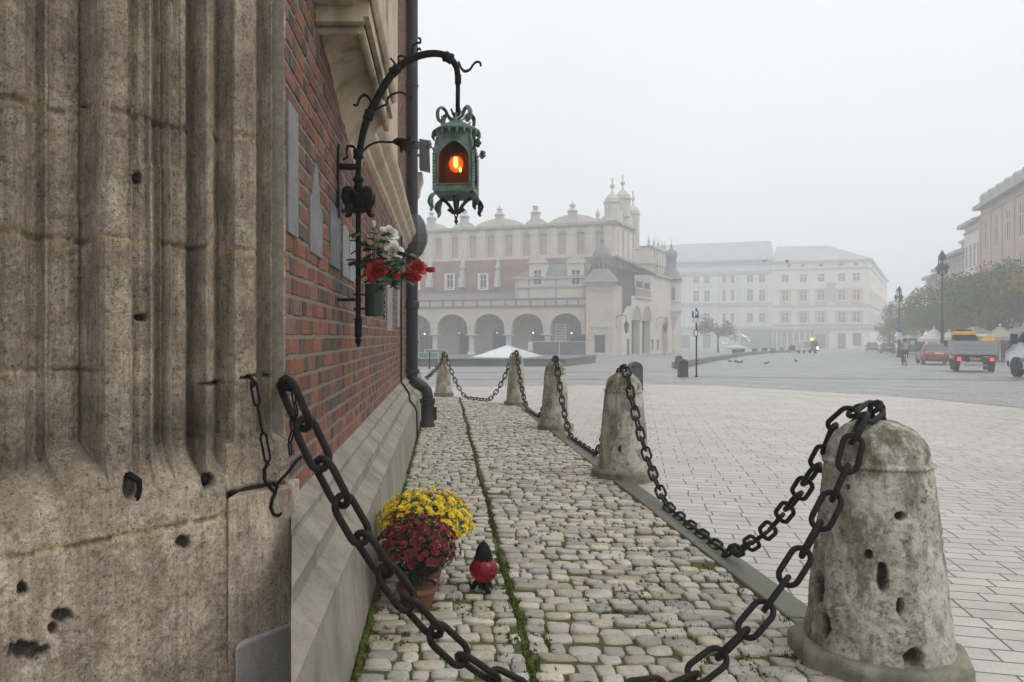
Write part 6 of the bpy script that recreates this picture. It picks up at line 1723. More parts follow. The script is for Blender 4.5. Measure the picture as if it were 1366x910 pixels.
# ================================================================ street lamps
def street_lamp(px,Y,top,label,arms):
    base=Vector(((px-592)/1000*Y,Y,gz(Y))); zt=at(0,top,Y).z; h=zt-base.z
    t=thing('street_lamp',label,'street lamp',tuple(base),group='tall iron street lamps')
    m=MB(); m.lathe([(.26,0),(.26,.15),(.18,.25),(.20,.7),(.13,.8),(.11,h*.35),(.13,h*.352),(.13,h*.365),(.085,h*.38),(.065,h*.80)],(0,0,0),12); m.build('pole',iron,t,local=True,auto=40)
    s=h/8.5
    for k in range(arms):
        a=2*math.pi*k/arms+.25; d=Vector((math.cos(a),math.sin(a),0)); z=h*.80; r=.33*s
        m=MB(); m.tube(smooth_path([Vector((0,0,z-.2)),d*r*.35+Vector((0,0,z+.35*s)),d*r*.6+Vector((0,0,z+1.1*s)),d*r*.9+Vector((0,0,z+1.25*s)),d*r+Vector((0,0,z+.95*s)),d*r+Vector((0,0,z+.65*s))],5),.035*s,6); ar=m.build('arm',iron,t,local=True)
        m=MB(); c=d*r+Vector((0,0,z)); m.lathe([(.05*s,-.12*s),(.10*s,0),(.16*s,.36*s),(.26*s,.34*s),(.20*s,.42*s),(.10*s,.56*s),(.04*s,.72*s)],tuple(c),8); m.build('lantern_head',iron,ar,local=False) if False else m.build('lantern_head',iron,t,local=True)
    m=MB(); z=h*.80; m.lathe([(.07*s,z-.3*s),(.15*s,z-.2*s),(.08*s,z),(.06*s,z+.9*s),(.10*s,z+.95*s),(.19*s,z+1.25*s),(.25*s,z+1.27*s),(.12*s,z+1.5*s),(.03*s,h)],(0,0,0),8); m.build('finial',iron,t,local=True)
    return t
street_lamp(1257,60,334,'tall black street lamp with clustered lanterns in front of the autumn trees',4)
street_lamp(1199.5,74,381.5,'slender street lamp behind the cyclist with a small blue sign',3)
street_lamp(1187,112,405,'faint street lamp by the side wall of the white corner house',3)
q=Vector(((1199.8-592)/1000*73.8,73.8,at(0,443,73.8).z)); bs=MB(); bs.box(q.x-.2,q.x+.2,73.78,73.82,q.z,q.z+.55)
o=tag(bs.build('blue_sign',bl,None,bevel=.01),'small blue sign fixed to the slender street lamp','sign')
m=MB(); m.box(q.x-.2,q.x+.2,73.78,73.82,q.z-.75,q.z-.03); o2=m.build('white_plate',wh,o)

# ================================================================ trees
leaftree=mat('tree_leaf',(1,1,1),.9,.12,2,0,attr=True,spec=.05); bark=mat('bark',(.06,.05,.042),.9,.3,6,.5,20)
def tree(label,px,Y,top,bot,rx,seed,tones,n=5200,leaf=.24,name='autumn_tree',fol=.9,xoff=0):
    X=(px-592)/1000*Y; z0=gz(Y); zt=at(0,top,Y).z; zbt=at(0,bot,Y).z; rr=random.Random(seed)
    t=thing(name,label,'tree',(X,Y,z0),group='trees along the right side')
    cz=(zt+zbt)/2-z0; rz=(zt-zbt)/2
    m=MB(); h=cz; m.tube(smooth_path([Vector((0,0,-.1)),Vector((rr.gauss(0,.1),rr.gauss(0,.1),h*.45)),Vector((rr.gauss(0,.2),rr.gauss(0,.2),h*.9)),Vector((rr.gauss(0,.3),0,cz+rz*.5))],5),[.20-.16*i/15 for i in range(16)],8); tr=m.build('trunk',bark,t,local=True,smooth=True)
    clumps=[]
    for k in range(30):
        a=rr.uniform(0,6.28); e=math.asin(rr.uniform(-.75,1)); f=rr.uniform(.45,1.05)
        c=Vector((math.cos(a)*math.cos(e)*rx*f,math.sin(a)*math.cos(e)*rx*f,cz+math.sin(e)*rz*f)); clumps.append((c,rr.uniform(.18,.38)*min(rx,rz*1.3),rr.choice(tones)))
    m=MB()
    for c,_,_ in clumps[:14]: m.tube(smooth_path([Vector((0,0,cz*.55+rr.uniform(0,.3)*cz)),c*.5+Vector((0,0,cz*.4)),c],4),[.06-.006*i for i in range(9)],5)
    m.build('limbs',bark,t,local=True)
    m=MB()
    for _ in range(int(n*1.5)):
        c,r,tone=rr.choice(clumps); 
        while True:
            p=Vector((rr.uniform(-1,1),rr.uniform(-1,1),rr.uniform(-1,1)))
            if p.length<1: break
        p=c+Vector((p.x,p.y,p.z*.75))*r*(1.25 if rr.random()<.2 else 1)
        v=rr.uniform(.65,1.3); m.cc=tuple(x*v for x in (tone if rr.random()<.8 else rr.choice(tones)))
        d=Vector((rr.gauss(0,1),rr.gauss(0,1),rr.gauss(-.2,.6))).normalized(); s=d.orthogonal().normalized(); s.rotate(Matrix.Rotation(rr.uniform(0,6.28),3,d)); l=leaf*rr.uniform(.6,1.3)
        m.add([p,p+d*l*.5+s*l*.33,p+d*l,p+d*l*.5-s*l*.33],[(0,1,2,3)])
    m.build('crown',leaftree,t,local=True); return t
OL=(.105,.140,.016); DG=(.045,.085,.012); YE=(.21,.155,.012); ORr=(.24,.10,.012); PG=(.11,.12,.03)
tree('big olive and rust coloured tree at the right edge, behind the white van',1362,60,338,452,4.6,1,[OL,DG,OL,DG,OL,YE,ORr],8500)
tree('autumn tree with orange clumps above the truck and the cream market umbrellas',1322,66,357,454,4.3,2,[OL,OL,YE,DG,OL,DG,ORr],7500)
tree('olive green tree right of the clustered street lamp, in front of the white house',1284,74,372,454,4.0,3,[OL,OL,DG,YE],6000)
tree('green tree rising directly behind the clustered street lamp',1258,84,384,456,3.9,4,[DG,OL,PG],5200)
tree('hazy yellowish tree above the blue van, right of the slender street lamp',1229,98,402,457,3.8,5,[PG,OL,YE],4200,.24)
tree('thin half-bare hazy tree left of the slender street lamp',1205,114,402,458,3.2,6,[PG,PG,OL],1800,.26)
tree('small round hazy tree beside the side wall of the white corner house',1192,128,424,460,2.6,8,[PG,OL],1600,.28)
tree('small bare foggy tree in front of the pale green palace',958,112,420,458,3.4,7,[(.10,.085,.055),(.12,.10,.06)],1500,.24)

# ================================================================ market umbrellas
canv=mat('cream_canvas',(.60,.58,.50),.85,.08,1.5,.1,20); canv2=mat('tan_canvas',(.33,.29,.22),.85,.12,1.5)
def umbrella(label,px,top,edge,w,Y,m_,base=None):
    X=(px-592)/1000*Y; zt=at(0,top,Y).z; ze=at(0,edge,Y).z; t=thing('market_umbrella',label,'umbrella',(X,Y,gz(Y)),group='market umbrellas under the trees')
    h=w/2/1000*Y; m=MB(); c=Vector((X,Y,zt)); N=8; P=[Vector((X+h*1.15*math.cos(2*math.pi*(k+.5)/N),Y+h*1.15*math.sin(2*math.pi*(k+.5)/N),ze)) for k in range(N)]
    M_=[p.lerp(c,.5)-Vector((0,0,(zt-ze)*.07)) for p in P]
    vs=[c]+M_+P+[p-Vector((0,0,.28)) for p in P]; fs=[]
    for k in range(N): j=(k+1)%N; fs += [(0,1+k,1+j),(1+k,9+k,9+j,1+j),(9+k,17+k,17+j,9+j)]
    m.add(vs,fs); o=m.build('canopy',m_,t); o.modifiers.new('Solid','SOLIDIFY').thickness=.02
    m=MB(); m.tube([(X,Y,gz(Y)),(X,Y,zt-.02)],.04,8); m.build('pole',wfm,t)
    m=MB(); m.box(X-.35,X+.35,Y-.35,Y+.35,gz(Y),gz(Y)+.12); m.build('foot',darkst,t)
    m=MB()
    for k in range(N): m.tube([c-Vector((0,0,.25)),P[k]-Vector((0,0,.06))],.018,4)
    m.build('ribs',wfm,t)
    m=MB(); m.lathe([(.05,0),(.10,.08),(.0,.2)],tuple(c),8); m.build('finial',wfm,t); return t
umbrella('peaked white umbrella behind the blue van',1219,441,451,27,99,canv)
umbrella('white umbrella just left of the clustered lamp post, above the red car',1246,437.5,452,34,70,canv)
umbrella('small cream umbrella between the lamp post and the truck',1266,441.5,449.5,22,64,canv)
umbrella('large cream umbrella behind the yellow load of the truck',1302,433,447,46,62,canv)
umbrella('drooping tan umbrella between the truck and the white van',1334,435,449,38,58,canv2)
umbrella('cream umbrella at the right edge above the white van',1369,432,441,34,60,canv)
# cafe furniture under the umbrellas
def cafe_table(px,py,label,rz):
    q=gp(px,py); t=thing('cafe_set',label,'table',tuple(q),rz,group='dark cafe tables with stacked chairs')
    m=MB(); m.box(-.4,.4,-.4,.4,.70,.74); m.build('table_top',bind,t,local=True)
    for sx in (-.33,.33):
        for sy in (-.33,.33): m=MB(); m.tube([(sx,sy,0),(sx,sy,.70)],.025,6); m.build('leg',bind,t,local=True)
    m=MB()
    for k in range(3): z=.745+k*.16; m.box(-.26,.2,-.22,.22,z,z+.05); m.box(-.26,-.21,-.22,.22,z+.05,z+.45)
    m.build('stacked_chairs',bind,t,local=True)
for i,(px,py,l) in enumerate(((1330,482,'dark cafe table with stacked chairs right of the truck'),(1339,481.5,'dark cafe table with stacked chairs in the middle under the tan umbrella'),(1346,483,'dark cafe table with stacked chairs touching the white van mirror'))): cafe_table(px,py,l,i*.7)
hd_=thing('awning_screen','dark screen wall of the cafe under the tan umbrella','screen',tuple(gp(1336,477.5)))
q=gp(1336,477.5); m=MB(); 
for i in range(5):
    x=q.x-1.2+i*.62; m.box(x,x+.5,q.y+1.0,q.y+1.05,q.z,q.z+1.75)
m.build('slats',bind,hd_); m=MB(); m.box(q.x-1.3,q.x+1.9,q.y+1.052,q.y+1.1,q.z+.2,q.z+.3); m.box(q.x-1.3,q.x+1.9,q.y+1.052,q.y+1.1,q.z+1.5,q.z+1.6); m.build('rail',bind,hd_)

# ================================================================ vehicles
rubber=mat('tyre_rubber',(.018,.018,.018),.8,.2,10); alloy=mat('wheel_rim',(.30,.30,.31),.35,.1,6,metal=.6,bump=0); carglass=mat('car_glass',(.03,.034,.038),.08,.2,3,0,spec=.6)
blackp=mat('black_plastic',(.022,.022,.023),.6,.2,6); chrome=mat('number_plate',(.55,.54,.48),.5,.05,3)
taill=mat('lit_tail_lamp',(.5,.02,.02),.3,0,1,0,emit=(1,.05,.035),estr=1.6); tailoff=mat('tail_lamp',(.32,.03,.035),.25,.2,4,0)
def wheel(t,x,y,r,w):
    m=MB(); m.lathe([(r*.62,-w/2),(r*.92,-w/2),(r,-w*.36),(r,w*.36),(r*.92,w/2),(r*.62,w/2)],(0,0,0),20)
    m.v=[(x+b,y+a_,r+c) for (a_,c,b) in m.v]; m.f=[f[::-1] for f in m.f]; o=m.build('wheel',rubber,t,local=True,auto=40)
    m=MB(); m.lathe([(r*.60,-w*.42),(r*.60,w*.42)],(0,0,0),16)
    for k in range(5):
        a=k*1.2566
        for sg_ in (-1,1): m.obox((math.cos(a)*r*.33,math.sin(a)*r*.33,sg_*w*.43),(math.cos(a)*r*.28,math.sin(a)*r*.28,0),(-math.sin(a)*r*.07,math.cos(a)*r*.07,0),(0,0,.012))
    m.v=[(x+b,y+a_,r+c) for (a_,c,b) in m.v]; m.build('rim',alloy,o,local=True)
def loft(m,secs):
    # secs: (y, halfwidth, z0, z1, inset_top) rounded sections along the car
    n=0; vs=[];fs=[]
    for y,h,z0,z1,it in secs:
        c=[(-h*.93,z0),(-h,z0+(z1-z0)*.18),(-h,z0+(z1-z0)*.62),(-h+it*.4,z0+(z1-z0)*.86),(-h+it,z1-.012),(-h*.5+it*.5,z1+.012),(0,z1+.018)]
        c=c+[(-x,z) for x,z in c[-2::-1]]; n=len(c); vs += [(x,y,z) for x,z in c]
    for i in range(len(secs)-1):
        for k in range(n): a=i*n+k;b=i*n+(k+1)%n; fs.append((a,a+n,b+n,b))
    fs += [list(range(n)),list(range((len(secs)-1)*n,len(secs)*n))[::-1]]
    m.add(vs,fs)
def car(label,px,py,hd,paint,L=4.3,Wd=1.78,Hh=1.42,kind='sedan',lamps=None,plate=True):
    q=gp(px,py); t=thing('parked_car',label,'car',tuple(q),-hd)
    w=Wd/2; bl_=.86
    m=MB(); y0=-L/2
    loft(m,[(y0,w*.86,.34,.72,.10),(y0+.06,w*.95,.26,.90,.10),(y0+.5,w,.20,.965,.09),(y0+1.2,w,.20,.94,.07),(0,w,.20,.93,.07),(L*.2,w,.20,.92,.08),(L*.33,w*.99,.20,.86,.12),(L*.44,w*.95,.22,.76,.15),(L/2-.05,w*.86,.28,.62,.14),(L/2,w*.78,.34,.52,.1)])
    b=m.build('body',paint,t,local=True,smooth=True); b.modifiers.new('Sub','SUBSURF').levels=1; b.modifiers['Sub'].render_levels=1
    m=MB(); g0,g1=(y0+.35,L*.24) if kind!='hatch' else (y0+.12,L*.26)
    r0=g0+(.75 if kind!='hatch' else .4); r1=g1-.85
    k=.80
    m.hexa([(-w*.93,g0,.9),(w*.93,g0,.9),(w*.93,g1,.88),(-w*.93,g1,.88)],[(-w*k*.88,r0,Hh-.04),(w*k*.88,r0,Hh-.04),(w*k*.88,r1,Hh-.03),(-w*k*.88,r1,Hh-.03)]); m.build('windows',carglass,t,local=True,bevel=.05,bseg=3)
    m=MB(); m.hexa([(-w*k*.91,r0-.06,Hh-.075),(w*k*.91,r0-.06,Hh-.075),(w*k*.91,r1+.06,Hh-.065),(-w*k*.91,r1+.06,Hh-.065)],[(-w*k*.72,r0+.1,Hh),(w*k*.72,r0+.1,Hh),(w*k*.72,r1-.15,Hh),(-w*k*.72,r1-.15,Hh)]); m.build('roof',paint,t,local=True,bevel=.03)
    m=MB()
    for sx in (-1,1):
        m.tube([(sx*w*.935,g0,.91),(sx*w*k*.895,r0,Hh-.05)],.045,6); m.tube([(sx*w*.935,g1,.89),(sx*w*k*.895,r1,Hh-.05)],.035,6); m.tube([(sx*w*.945,0,.91),(sx*w*k*.90,-.05,Hh-.05)],.035,6)
    build_each(m,'pillar',paint,t,local=True)
    for sx in (-1,1):
        for yy in (-L*.31,L*.31): wheel(t,sx*(w-.10),yy,.315,.2)
        m=MB(); m.obox((sx*w*.72,y0+.03,.70),(w*.22,0,0),(0,.05,0),(0,0,.09)); m.build('tail_lamp',lamps or tailoff,t,local=True,bevel=.02)
        m=MB(); m.obox((sx*(w+.09),L*.16,.95),(.09,0,0),(0,.05,0),(0,0,.07)); m.build('mirror',paint,t,local=True,bevel=.02)
        m=MB(); m.obox((sx*w*.68,L/2-.06,.60),(w*.2,0,0),(0,.06,0),(0,0,.07)); m.build('headlight',wh,t,local=True,bevel=.02)
    m=MB(); m.box(-w*.9,w*.9,y0-.04,y0+.2,.28,.44); m.build('rear_bumper',blackp,t,local=True,bevel=.03)
    if plate: m=MB(); m.box(-.27,.27,y0-.03,y0+.0,.72,.84); m.build('number_plate',chrome,t,local=True)
    return t
redp=mat('dark_red_paint',(.21,.022,.026),.25,.1,2,0,spec=.6); darkp=mat('dark_paint',(.03,.033,.035),.3,.1,2,0,spec=.6)
car('dark red saloon car seen from behind, parked left of the truck',1246,485.5,R(26),redp,4.6,1.80,1.40)
car('dark hatchback, the right one of the two far dark cars',1183.5,471.2,R(26),darkp,4.0,1.7,1.45,'hatch')
car('dark car with a red tail lamp, the left one of the two far dark cars',1163.5,468.8,R(30),darkp,4.3,1.8,1.5,'hatch',mat('dim_tail_lamp',(.4,.03,.03),.3,0,1,0,emit=(1,.05,.035),estr=.35))
# flatbed truck
q=gp(1297,495); hd=R(31)
tk=thing('flatbed_truck','grey drop-side flatbed truck seen from behind with yellow machinery and lit tail lamps','truck',tuple(q),-hd)
alu=mat('aluminium_side',(.30,.31,.31),.45,.12,3,.15,30,metal=.2); cabp=mat('cab_paint',(.55,.56,.55),.4,.1,2); yelp=mat('machine_yellow',(.60,.33,.02),.45,.15,3)
W2=1.06; B0=-1.9; tk.scale=(.81,.86,.90)
m=MB(); m.box(-W2,W2,B0,1.2,.86,.94); m.box(-.4,-.3,B0+.1,3.2,.55,.858); m.box(.3,.4,B0+.1,3.2,.55,.858); m.build('bed',blackp,tk,local=True)
m=MB(); 
for i in range(3): m.box(-W2,W2,B0-.05,B0-.0,.95+i*.245,.95+i*.245+.235)
m.build('tailboard',alu,tk,local=True,bevel=.01)
for s in (-1,1):
    m=MB(); 
    for i in range(3): x=s*W2; m.box(min(x,x+s*.05),max(x,x+s*.05),B0+.06,1.2,.95+i*.245,.95+i*.245+.235)
    m.build('drop_side',alu,tk,local=True,bevel=.01)
    m=MB(); m.box(s*W2-.04,s*W2+.04,B0-.055,B0+.055,.9,1.72); m.build('corner_stake',alu,tk,local=True)
    m=MB(); m.obox((s*.80,B0-.09,.70),(.10,0,0),(0,.04,0),(0,0,.085)); m.build('tail_lamp',taill,tk,local=True,bevel=.02)
    wheel(tk,s*.88,-.75,.37,.3); wheel(tk,s*.88,2.3,.37,.24)
    m=MB(); m.obox((s*.86,-1.35,.55),(.16,0,0),(0,.015,0),(0,0,.26)); m.build('mudflap',blackp,tk,local=True)
    m=MB(); m.obox((s*1.22,2.75,1.5),(.1,0,0),(0,.05,0),(0,0,.18)); m.build('mirror',blackp,tk,local=True)
m=MB(); m.box(-1.0,1.0,B0-.06,B0+.02,.62,.80); m.build('rear_beam',blackp,tk,local=True)
m=MB(); m.box(-.26,.26,B0-.085,B0-.063,.66,.78); m.build('number_plate',mat('orange_plate',(.42,.24,.10),.5),tk,local=True)
m=MB(); m.box(-.55,.55,B0+.05,B0+.12,.33,.42); m.build('underrun_bar',alu,tk,local=True)
m=MB(); m.hexa([(-1.0,1.5,.6),(1.0,1.5,.6),(1.0,3.3,.6),(-1.0,3.3,.6)],[(-.9,1.55,2.05),(.9,1.55,2.05),(.9,2.6,2.05),(-.9,2.6,2.05)]); m.build('cab',cabp,tk,local=True,bevel=.08)
m=MB(); m.box(-.78,.78,1.485,1.52,1.35,1.9); m.build('rear_window',carglass,tk,local=True)
m=MB(); m.box(-1.0,.15,-.9,1.1,1.0,2.0); m.box(-.95,.0,-1.0,-.905,1.2,1.9); m.box(.4,1.0,-1.2,.9,.95,1.66)
m.build('cargo_crate',mat('dark_machinery',(.035,.037,.04),.6,.3,4),tk,local=True,bevel=.04)
m=MB(); m.hexa([(-1.05,-1.1,2.0),(.12,-1.1,2.0),(.12,1.0,2.0),(-1.05,1.0,2.0)],[(-1.0,-1.05,2.2),(.08,-1.05,2.2),(.08,1.0,2.2),(-1.0,1.0,2.2)]); m.box(-.25,.08,-.5,.6,2.205,2.36); m.build('machine_hood',yelp,tk,local=True,bevel=.04)
m=MB(); m.tube([(.32,-1.3,1.72),(.55,-1.3,1.9),(.9,-1.3,1.9),(1.0,-1.3,1.72)],.06,8); m.hexa([(.25,-1.45,1.68),(1.02,-1.45,1.68),(1.02,.4,1.68),(.25,.4,1.68)],[(.4,-1.35,1.88),(.95,-1.35,1.88),(.95,.3,1.88),(.4,.3,1.88)]); m.build('yellow_tank',yelp,tk,local=True,bevel=.05)
m=MB(); m.box(-.8,-.1,-.8,.3,2.21,2.3); m.build('black_cover',blackp,tk,local=True)
m=MB(); m.tube([(.22,-1.2,1.7),(.22,-1.2,2.15),(1.0,-1.2,2.15),(1.0,-1.2,1.7)],.02,6); m.tube([(.22,.6,1.7),(.22,.6,2.15),(1.0,.6,2.15),(1.0,.6,1.7)],.02,6); m.tube([(.22,-1.2,2.15),(.22,.6,2.15)],.02,6); m.tube([(1.0,-1.2,2.15),(1.0,.6,2.15)],.02,6); m.build('cage_rail',greyt,tk,local=True)
# white van, its nose just inside the frame
def van(name,label,loc,rz,paint,L=5.4,w=.98,Hh=2.45):
    t=thing(name,label,'van',loc,rz)
    m=MB()
    prof=[(-L/2,.35),(-L/2,Hh-.15),(-L/2+.15,Hh),(L*.18,Hh),(L*.24,Hh-.08),(L*.38,1.35),(L*.41,1.22),(L*.485,1.05),(L/2,.92),(L/2,.40),(L/2-.1,.32)]
    n=len(prof); vs=[]
    for x,k in ((-w*.9,1),(-w,0),(w,0),(w*.9,1)):
        for y,z in prof:
            zz_=z; kk=max(0,(z-1.1)/1.3)*.12
            if k: vs.append((x*(1-kk),y,z))
            else: vs.append((x*(1-kk),y*.988,z-(.05 if z>1 else 0)+(.04 if z<.5 else 0)))
    fs=[list(range(n))[::-1],list(range(3*n,4*n))]
    for s in range(3):
        for k in range(n): a=s*n+k;b=s*n+(k+1)%n; fs.append((a,b,b+n,a+n))
    m.add(vs,fs); m.build('body',paint,t,local=True,auto=35)
    for s in (-1,1):
        m=MB(); sx=lambda z:s*(w*(1-max(0,(z-1.1)/1.3)*.12)+.006)
        P=[(L*.06,1.36),(L*.06,1.98),(L*.20,1.98),(L*.33,1.36)]
        m.prism([(sx(z),y,z) for y,z in P],(s*.012,0,0)); m.build('side_window',carglass,t,local=True)
        m=MB(); m.obox((s*(w+.16),L*.29,1.50),(.10,0,0),(0,.09,0),(0,0,.2)); m.box(min(s*w,s*(w+.1)),max(s*w,s*(w+.1)),L*.28,L*.30,1.42,1.47); m.build('mirror',blackp,t,local=True,bevel=.03)
        m=MB(); m.obox((s*(w+.012),L*.08,1.22),(.012,0,0),(0,.10,0),(0,0,.03)); m.build('door_handle',blackp,t,local=True)
        m=MB(); m.box(min(s*w,s*(w+.02)),max(s*w,s*(w+.02)),-L*.28,L*.26,.62,.76); m.build('rub_strip',mat('van_trim',(.16,.165,.17),.6,.1,3) if 'van_trim' not in bpy.data.materials else bpy.data.materials['van_trim'],t,local=True)
        m=MB(); m.obox((s*(w+.022),-L*.02,.69),(.012,0,0),(0,.05,0),(0,0,.03)); m.build('side_marker',tailoff,t,local=True)
        for yy in (-L*.30,L*.345):
            m=MB(); N=14; m.prism([(s*(w+.004),yy+.43*math.cos(math.pi*i/N),.36+.43*math.sin(math.pi*i/N)) for i in range(N+1)],(s*-.1,0,0)); m.build('wheel_arch',blackp,t,local=True); wheel(t,s*(w-.085),yy,.345,.23)
        m=MB(); m.obox((s*w*.72,L/2-.05,.86),(.2,0,0),(0,.05,0),(0,0,.12)); m.build('headlight',wh,t,local=True,bevel=.03)
        m=MB(); m.obox((s*w*.86,-L/2-.005,1.1),(.07,0,0),(0,.02,0),(0,0,.25)); m.build('tail_lamp',tailoff,t,local=True)
    m=MB(); a1,a2=Vector((0,L*.245,Hh-.12)),Vector((0,L*.375,1.38)); nn=Vector((0,.9,.45))*.012
    m.prism([Vector((-w*.78,a1.y,a1.z))+nn,Vector((w*.78,a1.y,a1.z))+nn,Vector((w*.86,a2.y,a2.z))+nn,Vector((-w*.86,a2.y,a2.z))+nn],nn); m.build('windscreen',carglass,t,local=True)
    m=MB(); m.box(-w*.8,w*.8,-L/2-.012,-L/2+.01,1.35,2.0); m.build('rear_window',carglass,t,local=True)
    m=MB(); m.box(-w*.95,w*.95,L/2-.12,L/2+.05,.35,.62); m.box(-w*.95,w*.95,-L/2-.06,-L/2+.1,.35,.55); m.build('bumper',blackp,t,local=True,bevel=.04)
    return t
vanw=mat('white_van_paint',(.76,.78,.80),.35,.06,1.5,0,spec=.5); vanb=mat('blue_van_paint',(.022,.065,.19),.4,.15,1.5,0)
hdv=R(15); wpt=gp(1357,503); Lv=5.4
fwd=Vector((math.sin(hdv),math.cos(hdv),0)); rgt=Vector((fwd.y,-fwd.x,0)); ctr=wpt+rgt*.9-fwd*Lv*.345
van('white_van','white delivery van cut by the right edge with a big black mirror',(ctr.x,ctr.y,gz(wpt.y)),-hdv,vanw)
q=gp(1220.5,473); bv=van('blue_van','dark blue van with a pale round emblem on its back, behind the cyclist',tuple(q),-R(28),vanb,4.6,.92,2.0)
m=MB(); m.lathe([(.26,0),(.27,.008)],(0,0,0),20); m.v=[(x-.42,-4.6/2-.014-z,y+1.45) for x,y,z in m.v]; m.build('emblem',wh,bv,local=True)
q=gp(1195.5,468.3); van('white_van','small pale van far off in the fog, left of the slender street lamp',tuple(q),-R(28),vanw,4.2,.85,1.9)
# small sweeper with beacon
q=gp(1081.5,471.6); sw=thing('utility_vehicle','small municipal cart with white box, orange flashing beacon and one bright headlight','vehicle',tuple(q),R(0))
m=MB(); m.box(-1.05,.0,0,2.2,.42,1.72); m.build('box_body',whitep,sw,local=True,bevel=.05)
m=MB(); m.box(-.9,-.15,-.02,.0,.75,1.55); m.build('box_panel',greyt,sw,local=True)
m=MB(); m.hexa([(.05,-.2,.35),(1.05,-.2,.35),(1.05,1.6,.35),(.05,1.6,.35)],[(.1,.1,1.75),(1.0,.1,1.75),(1.0,1.5,1.75),(.1,1.5,1.75)]); m.build('cab',darkp,sw,local=True,bevel=.05)
m=MB(); m.hexa([(.12,-.10,1.0),(.98,-.10,1.0),(.98,-.02,1.0),(.12,-.02,1.0)],[(.16,.08,1.6),(.94,.08,1.6),(.94,.14,1.6),(.16,.14,1.6)]); m.build('windscreen',carglass,sw,local=True)
m=MB(); m.box(.06,.75,-.26,-.2,.5,.72); m.build('red_grille',tailoff,sw,local=True)
m=MB(); m.lathe([(.16,0),(.16,.2),(.08,.3)],(.42,.5,1.755),10); m.build('beacon',mat('lit_beacon',(1,.5,.1),.4,0,1,0,emit=(1,.42,.06),estr=6),sw,local=True)
m=MB(); m.ball((.80,-.25,.72),(.13,.06,.17),10,8); m.build('headlight',mat('lit_headlight',(1,1,1),.3,0,1,0,emit=(1,1,.97),estr=9),sw,local=True)
for x in (-.75,.75):
    for y in (.3,1.8): wheel(sw,x,y,.3,.22)
# dark cart next to it
q=gp(1059.5,471); dc=thing('dark_cart','dark loaded handcart beside the municipal cart with the beacon','cart',tuple(q),R(-15))
m=MB(); m.box(-.7,.7,-.4,.6,.4,.75); m.build('tray',bind,dc,local=True,bevel=.03)
m=MB(); rnd=random.Random(3)
for i in range(5): x=-.5+i*.25; m.box(x-.14,x+.13,-.3,.4,.755,.95+rnd.uniform(0,.35))
m.build('load',darkp,dc,local=True,bevel=.03)
for x in (-.6,.6): wheel(dc,x,.1,.28,.1)
m=MB(); m.tube([(.65,.3,.7),(1.1,.3,.95),(1.1,-.1,.95),(.65,-.1,.7)],.025,6); m.build('handle',iron,dc,local=True)
umbrella('flat pale green cafe parasol in the fog before the pale green palace',983,459.5,463.5,26,118,mat('pale_green_canvas',(.40,.52,.46),.8,.1,2))
# ================================================================ cyclist seen from behind
q=gp(1206.8,488.6); hd=R(24)
bi=thing('bicycle','dark city bicycle ridden away across the square','bicycle',tuple(q),-hd)
def bring(y,name='wheel'):
    m=MB(); r=.33; m.tube([(0,y+r*math.cos(2*math.pi*k/24),r+.012+r*math.sin(2*math.pi*k/24)) for k in range(24)],.018,6,closed=True); o=m.build(name,rubber,bi,local=True)
    m=MB()
    for k in range(10): a=2*math.pi*k/10; m.tube([(0,y,r+.012),(0,y+r*.97*math.cos(a),r+.012+r*.97*math.sin(a))],.003,4)
    m.tube([(-.05,y,r+.012),(.05,y,r+.012)],.02,8); m.build('spokes',alloy,o,local=True)
    m=MB(); m.tube([(0,y+(r+.035)*math.cos(a),r+.012+(r+.035)*math.sin(a)) for a in [R(10+16*i) for i in range(11)]],.022,6); m.build('mudguard',wfm if y<0 else iron,bi,local=True)
bring(-.52); bring(.54)
m=MB(); bb=(0,-.06,.29); sc_=(0,-.22,.82); hh=(0,.36,.88)
m.tube([bb,sc_],.018,7); m.tube([bb,(0,.40,.70)],.02,7); m.tube([(0,-.2,.74),hh],.018,7); m.tube([hh,(0,.40,.70)],.022,7)
for s in (-1,1): m.tube([bb,(s*.05,-.52,.342)],.012,6); m.tube([(0,-.2,.74),(s*.05,-.52,.342)],.010,6); m.tube([(0,.40,.70),(s*.05,.54,.342)],.014,6)
m.build('frame',iron,bi,local=True)
m=MB(); m.tube([(0,.36,.88),(0,.34,1.02),(-.12,.34,1.05),(-.29,.22,1.04)],.014,6); m.tube([(0,.34,1.02),(.12,.34,1.05),(.29,.22,1.04)],.014,6); m.build('handlebar',iron,bi,local=True)
m=MB(); m.hexa([(-.09,-.36,.84),(.09,-.36,.84),(.03,-.08,.85),(-.03,-.08,.85)],[(-.08,-.34,.90),(.08,-.34,.90),(.02,-.08,.89),(-.02,-.08,.89)]); m.build('saddle',blackp,bi,local=True,bevel=.02)
m=MB(); m.tube([(-.1,-.06,.29),(.1,-.06,.29)],.012,6); m.obox((.14,-.06,.44),(.05,0,0),(0,.04,0),(0,0,.012)); m.obox((-.14,-.06,.14),(.05,0,0),(0,.04,0),(0,0,.012)); m.tube([(.09,-.06,.29),(.09,-.06,.44),(.14,-.06,.44)],.01,5); m.tube([(-.09,-.06,.29),(-.09,-.06,.14),(-.14,-.06,.14)],.01,5); m.build('pedals',iron,bi,local=True)
pe_=thing('person','cyclist in a tan jacket and dark trousers with a backpack, riding away','person',tuple(q),-hd)
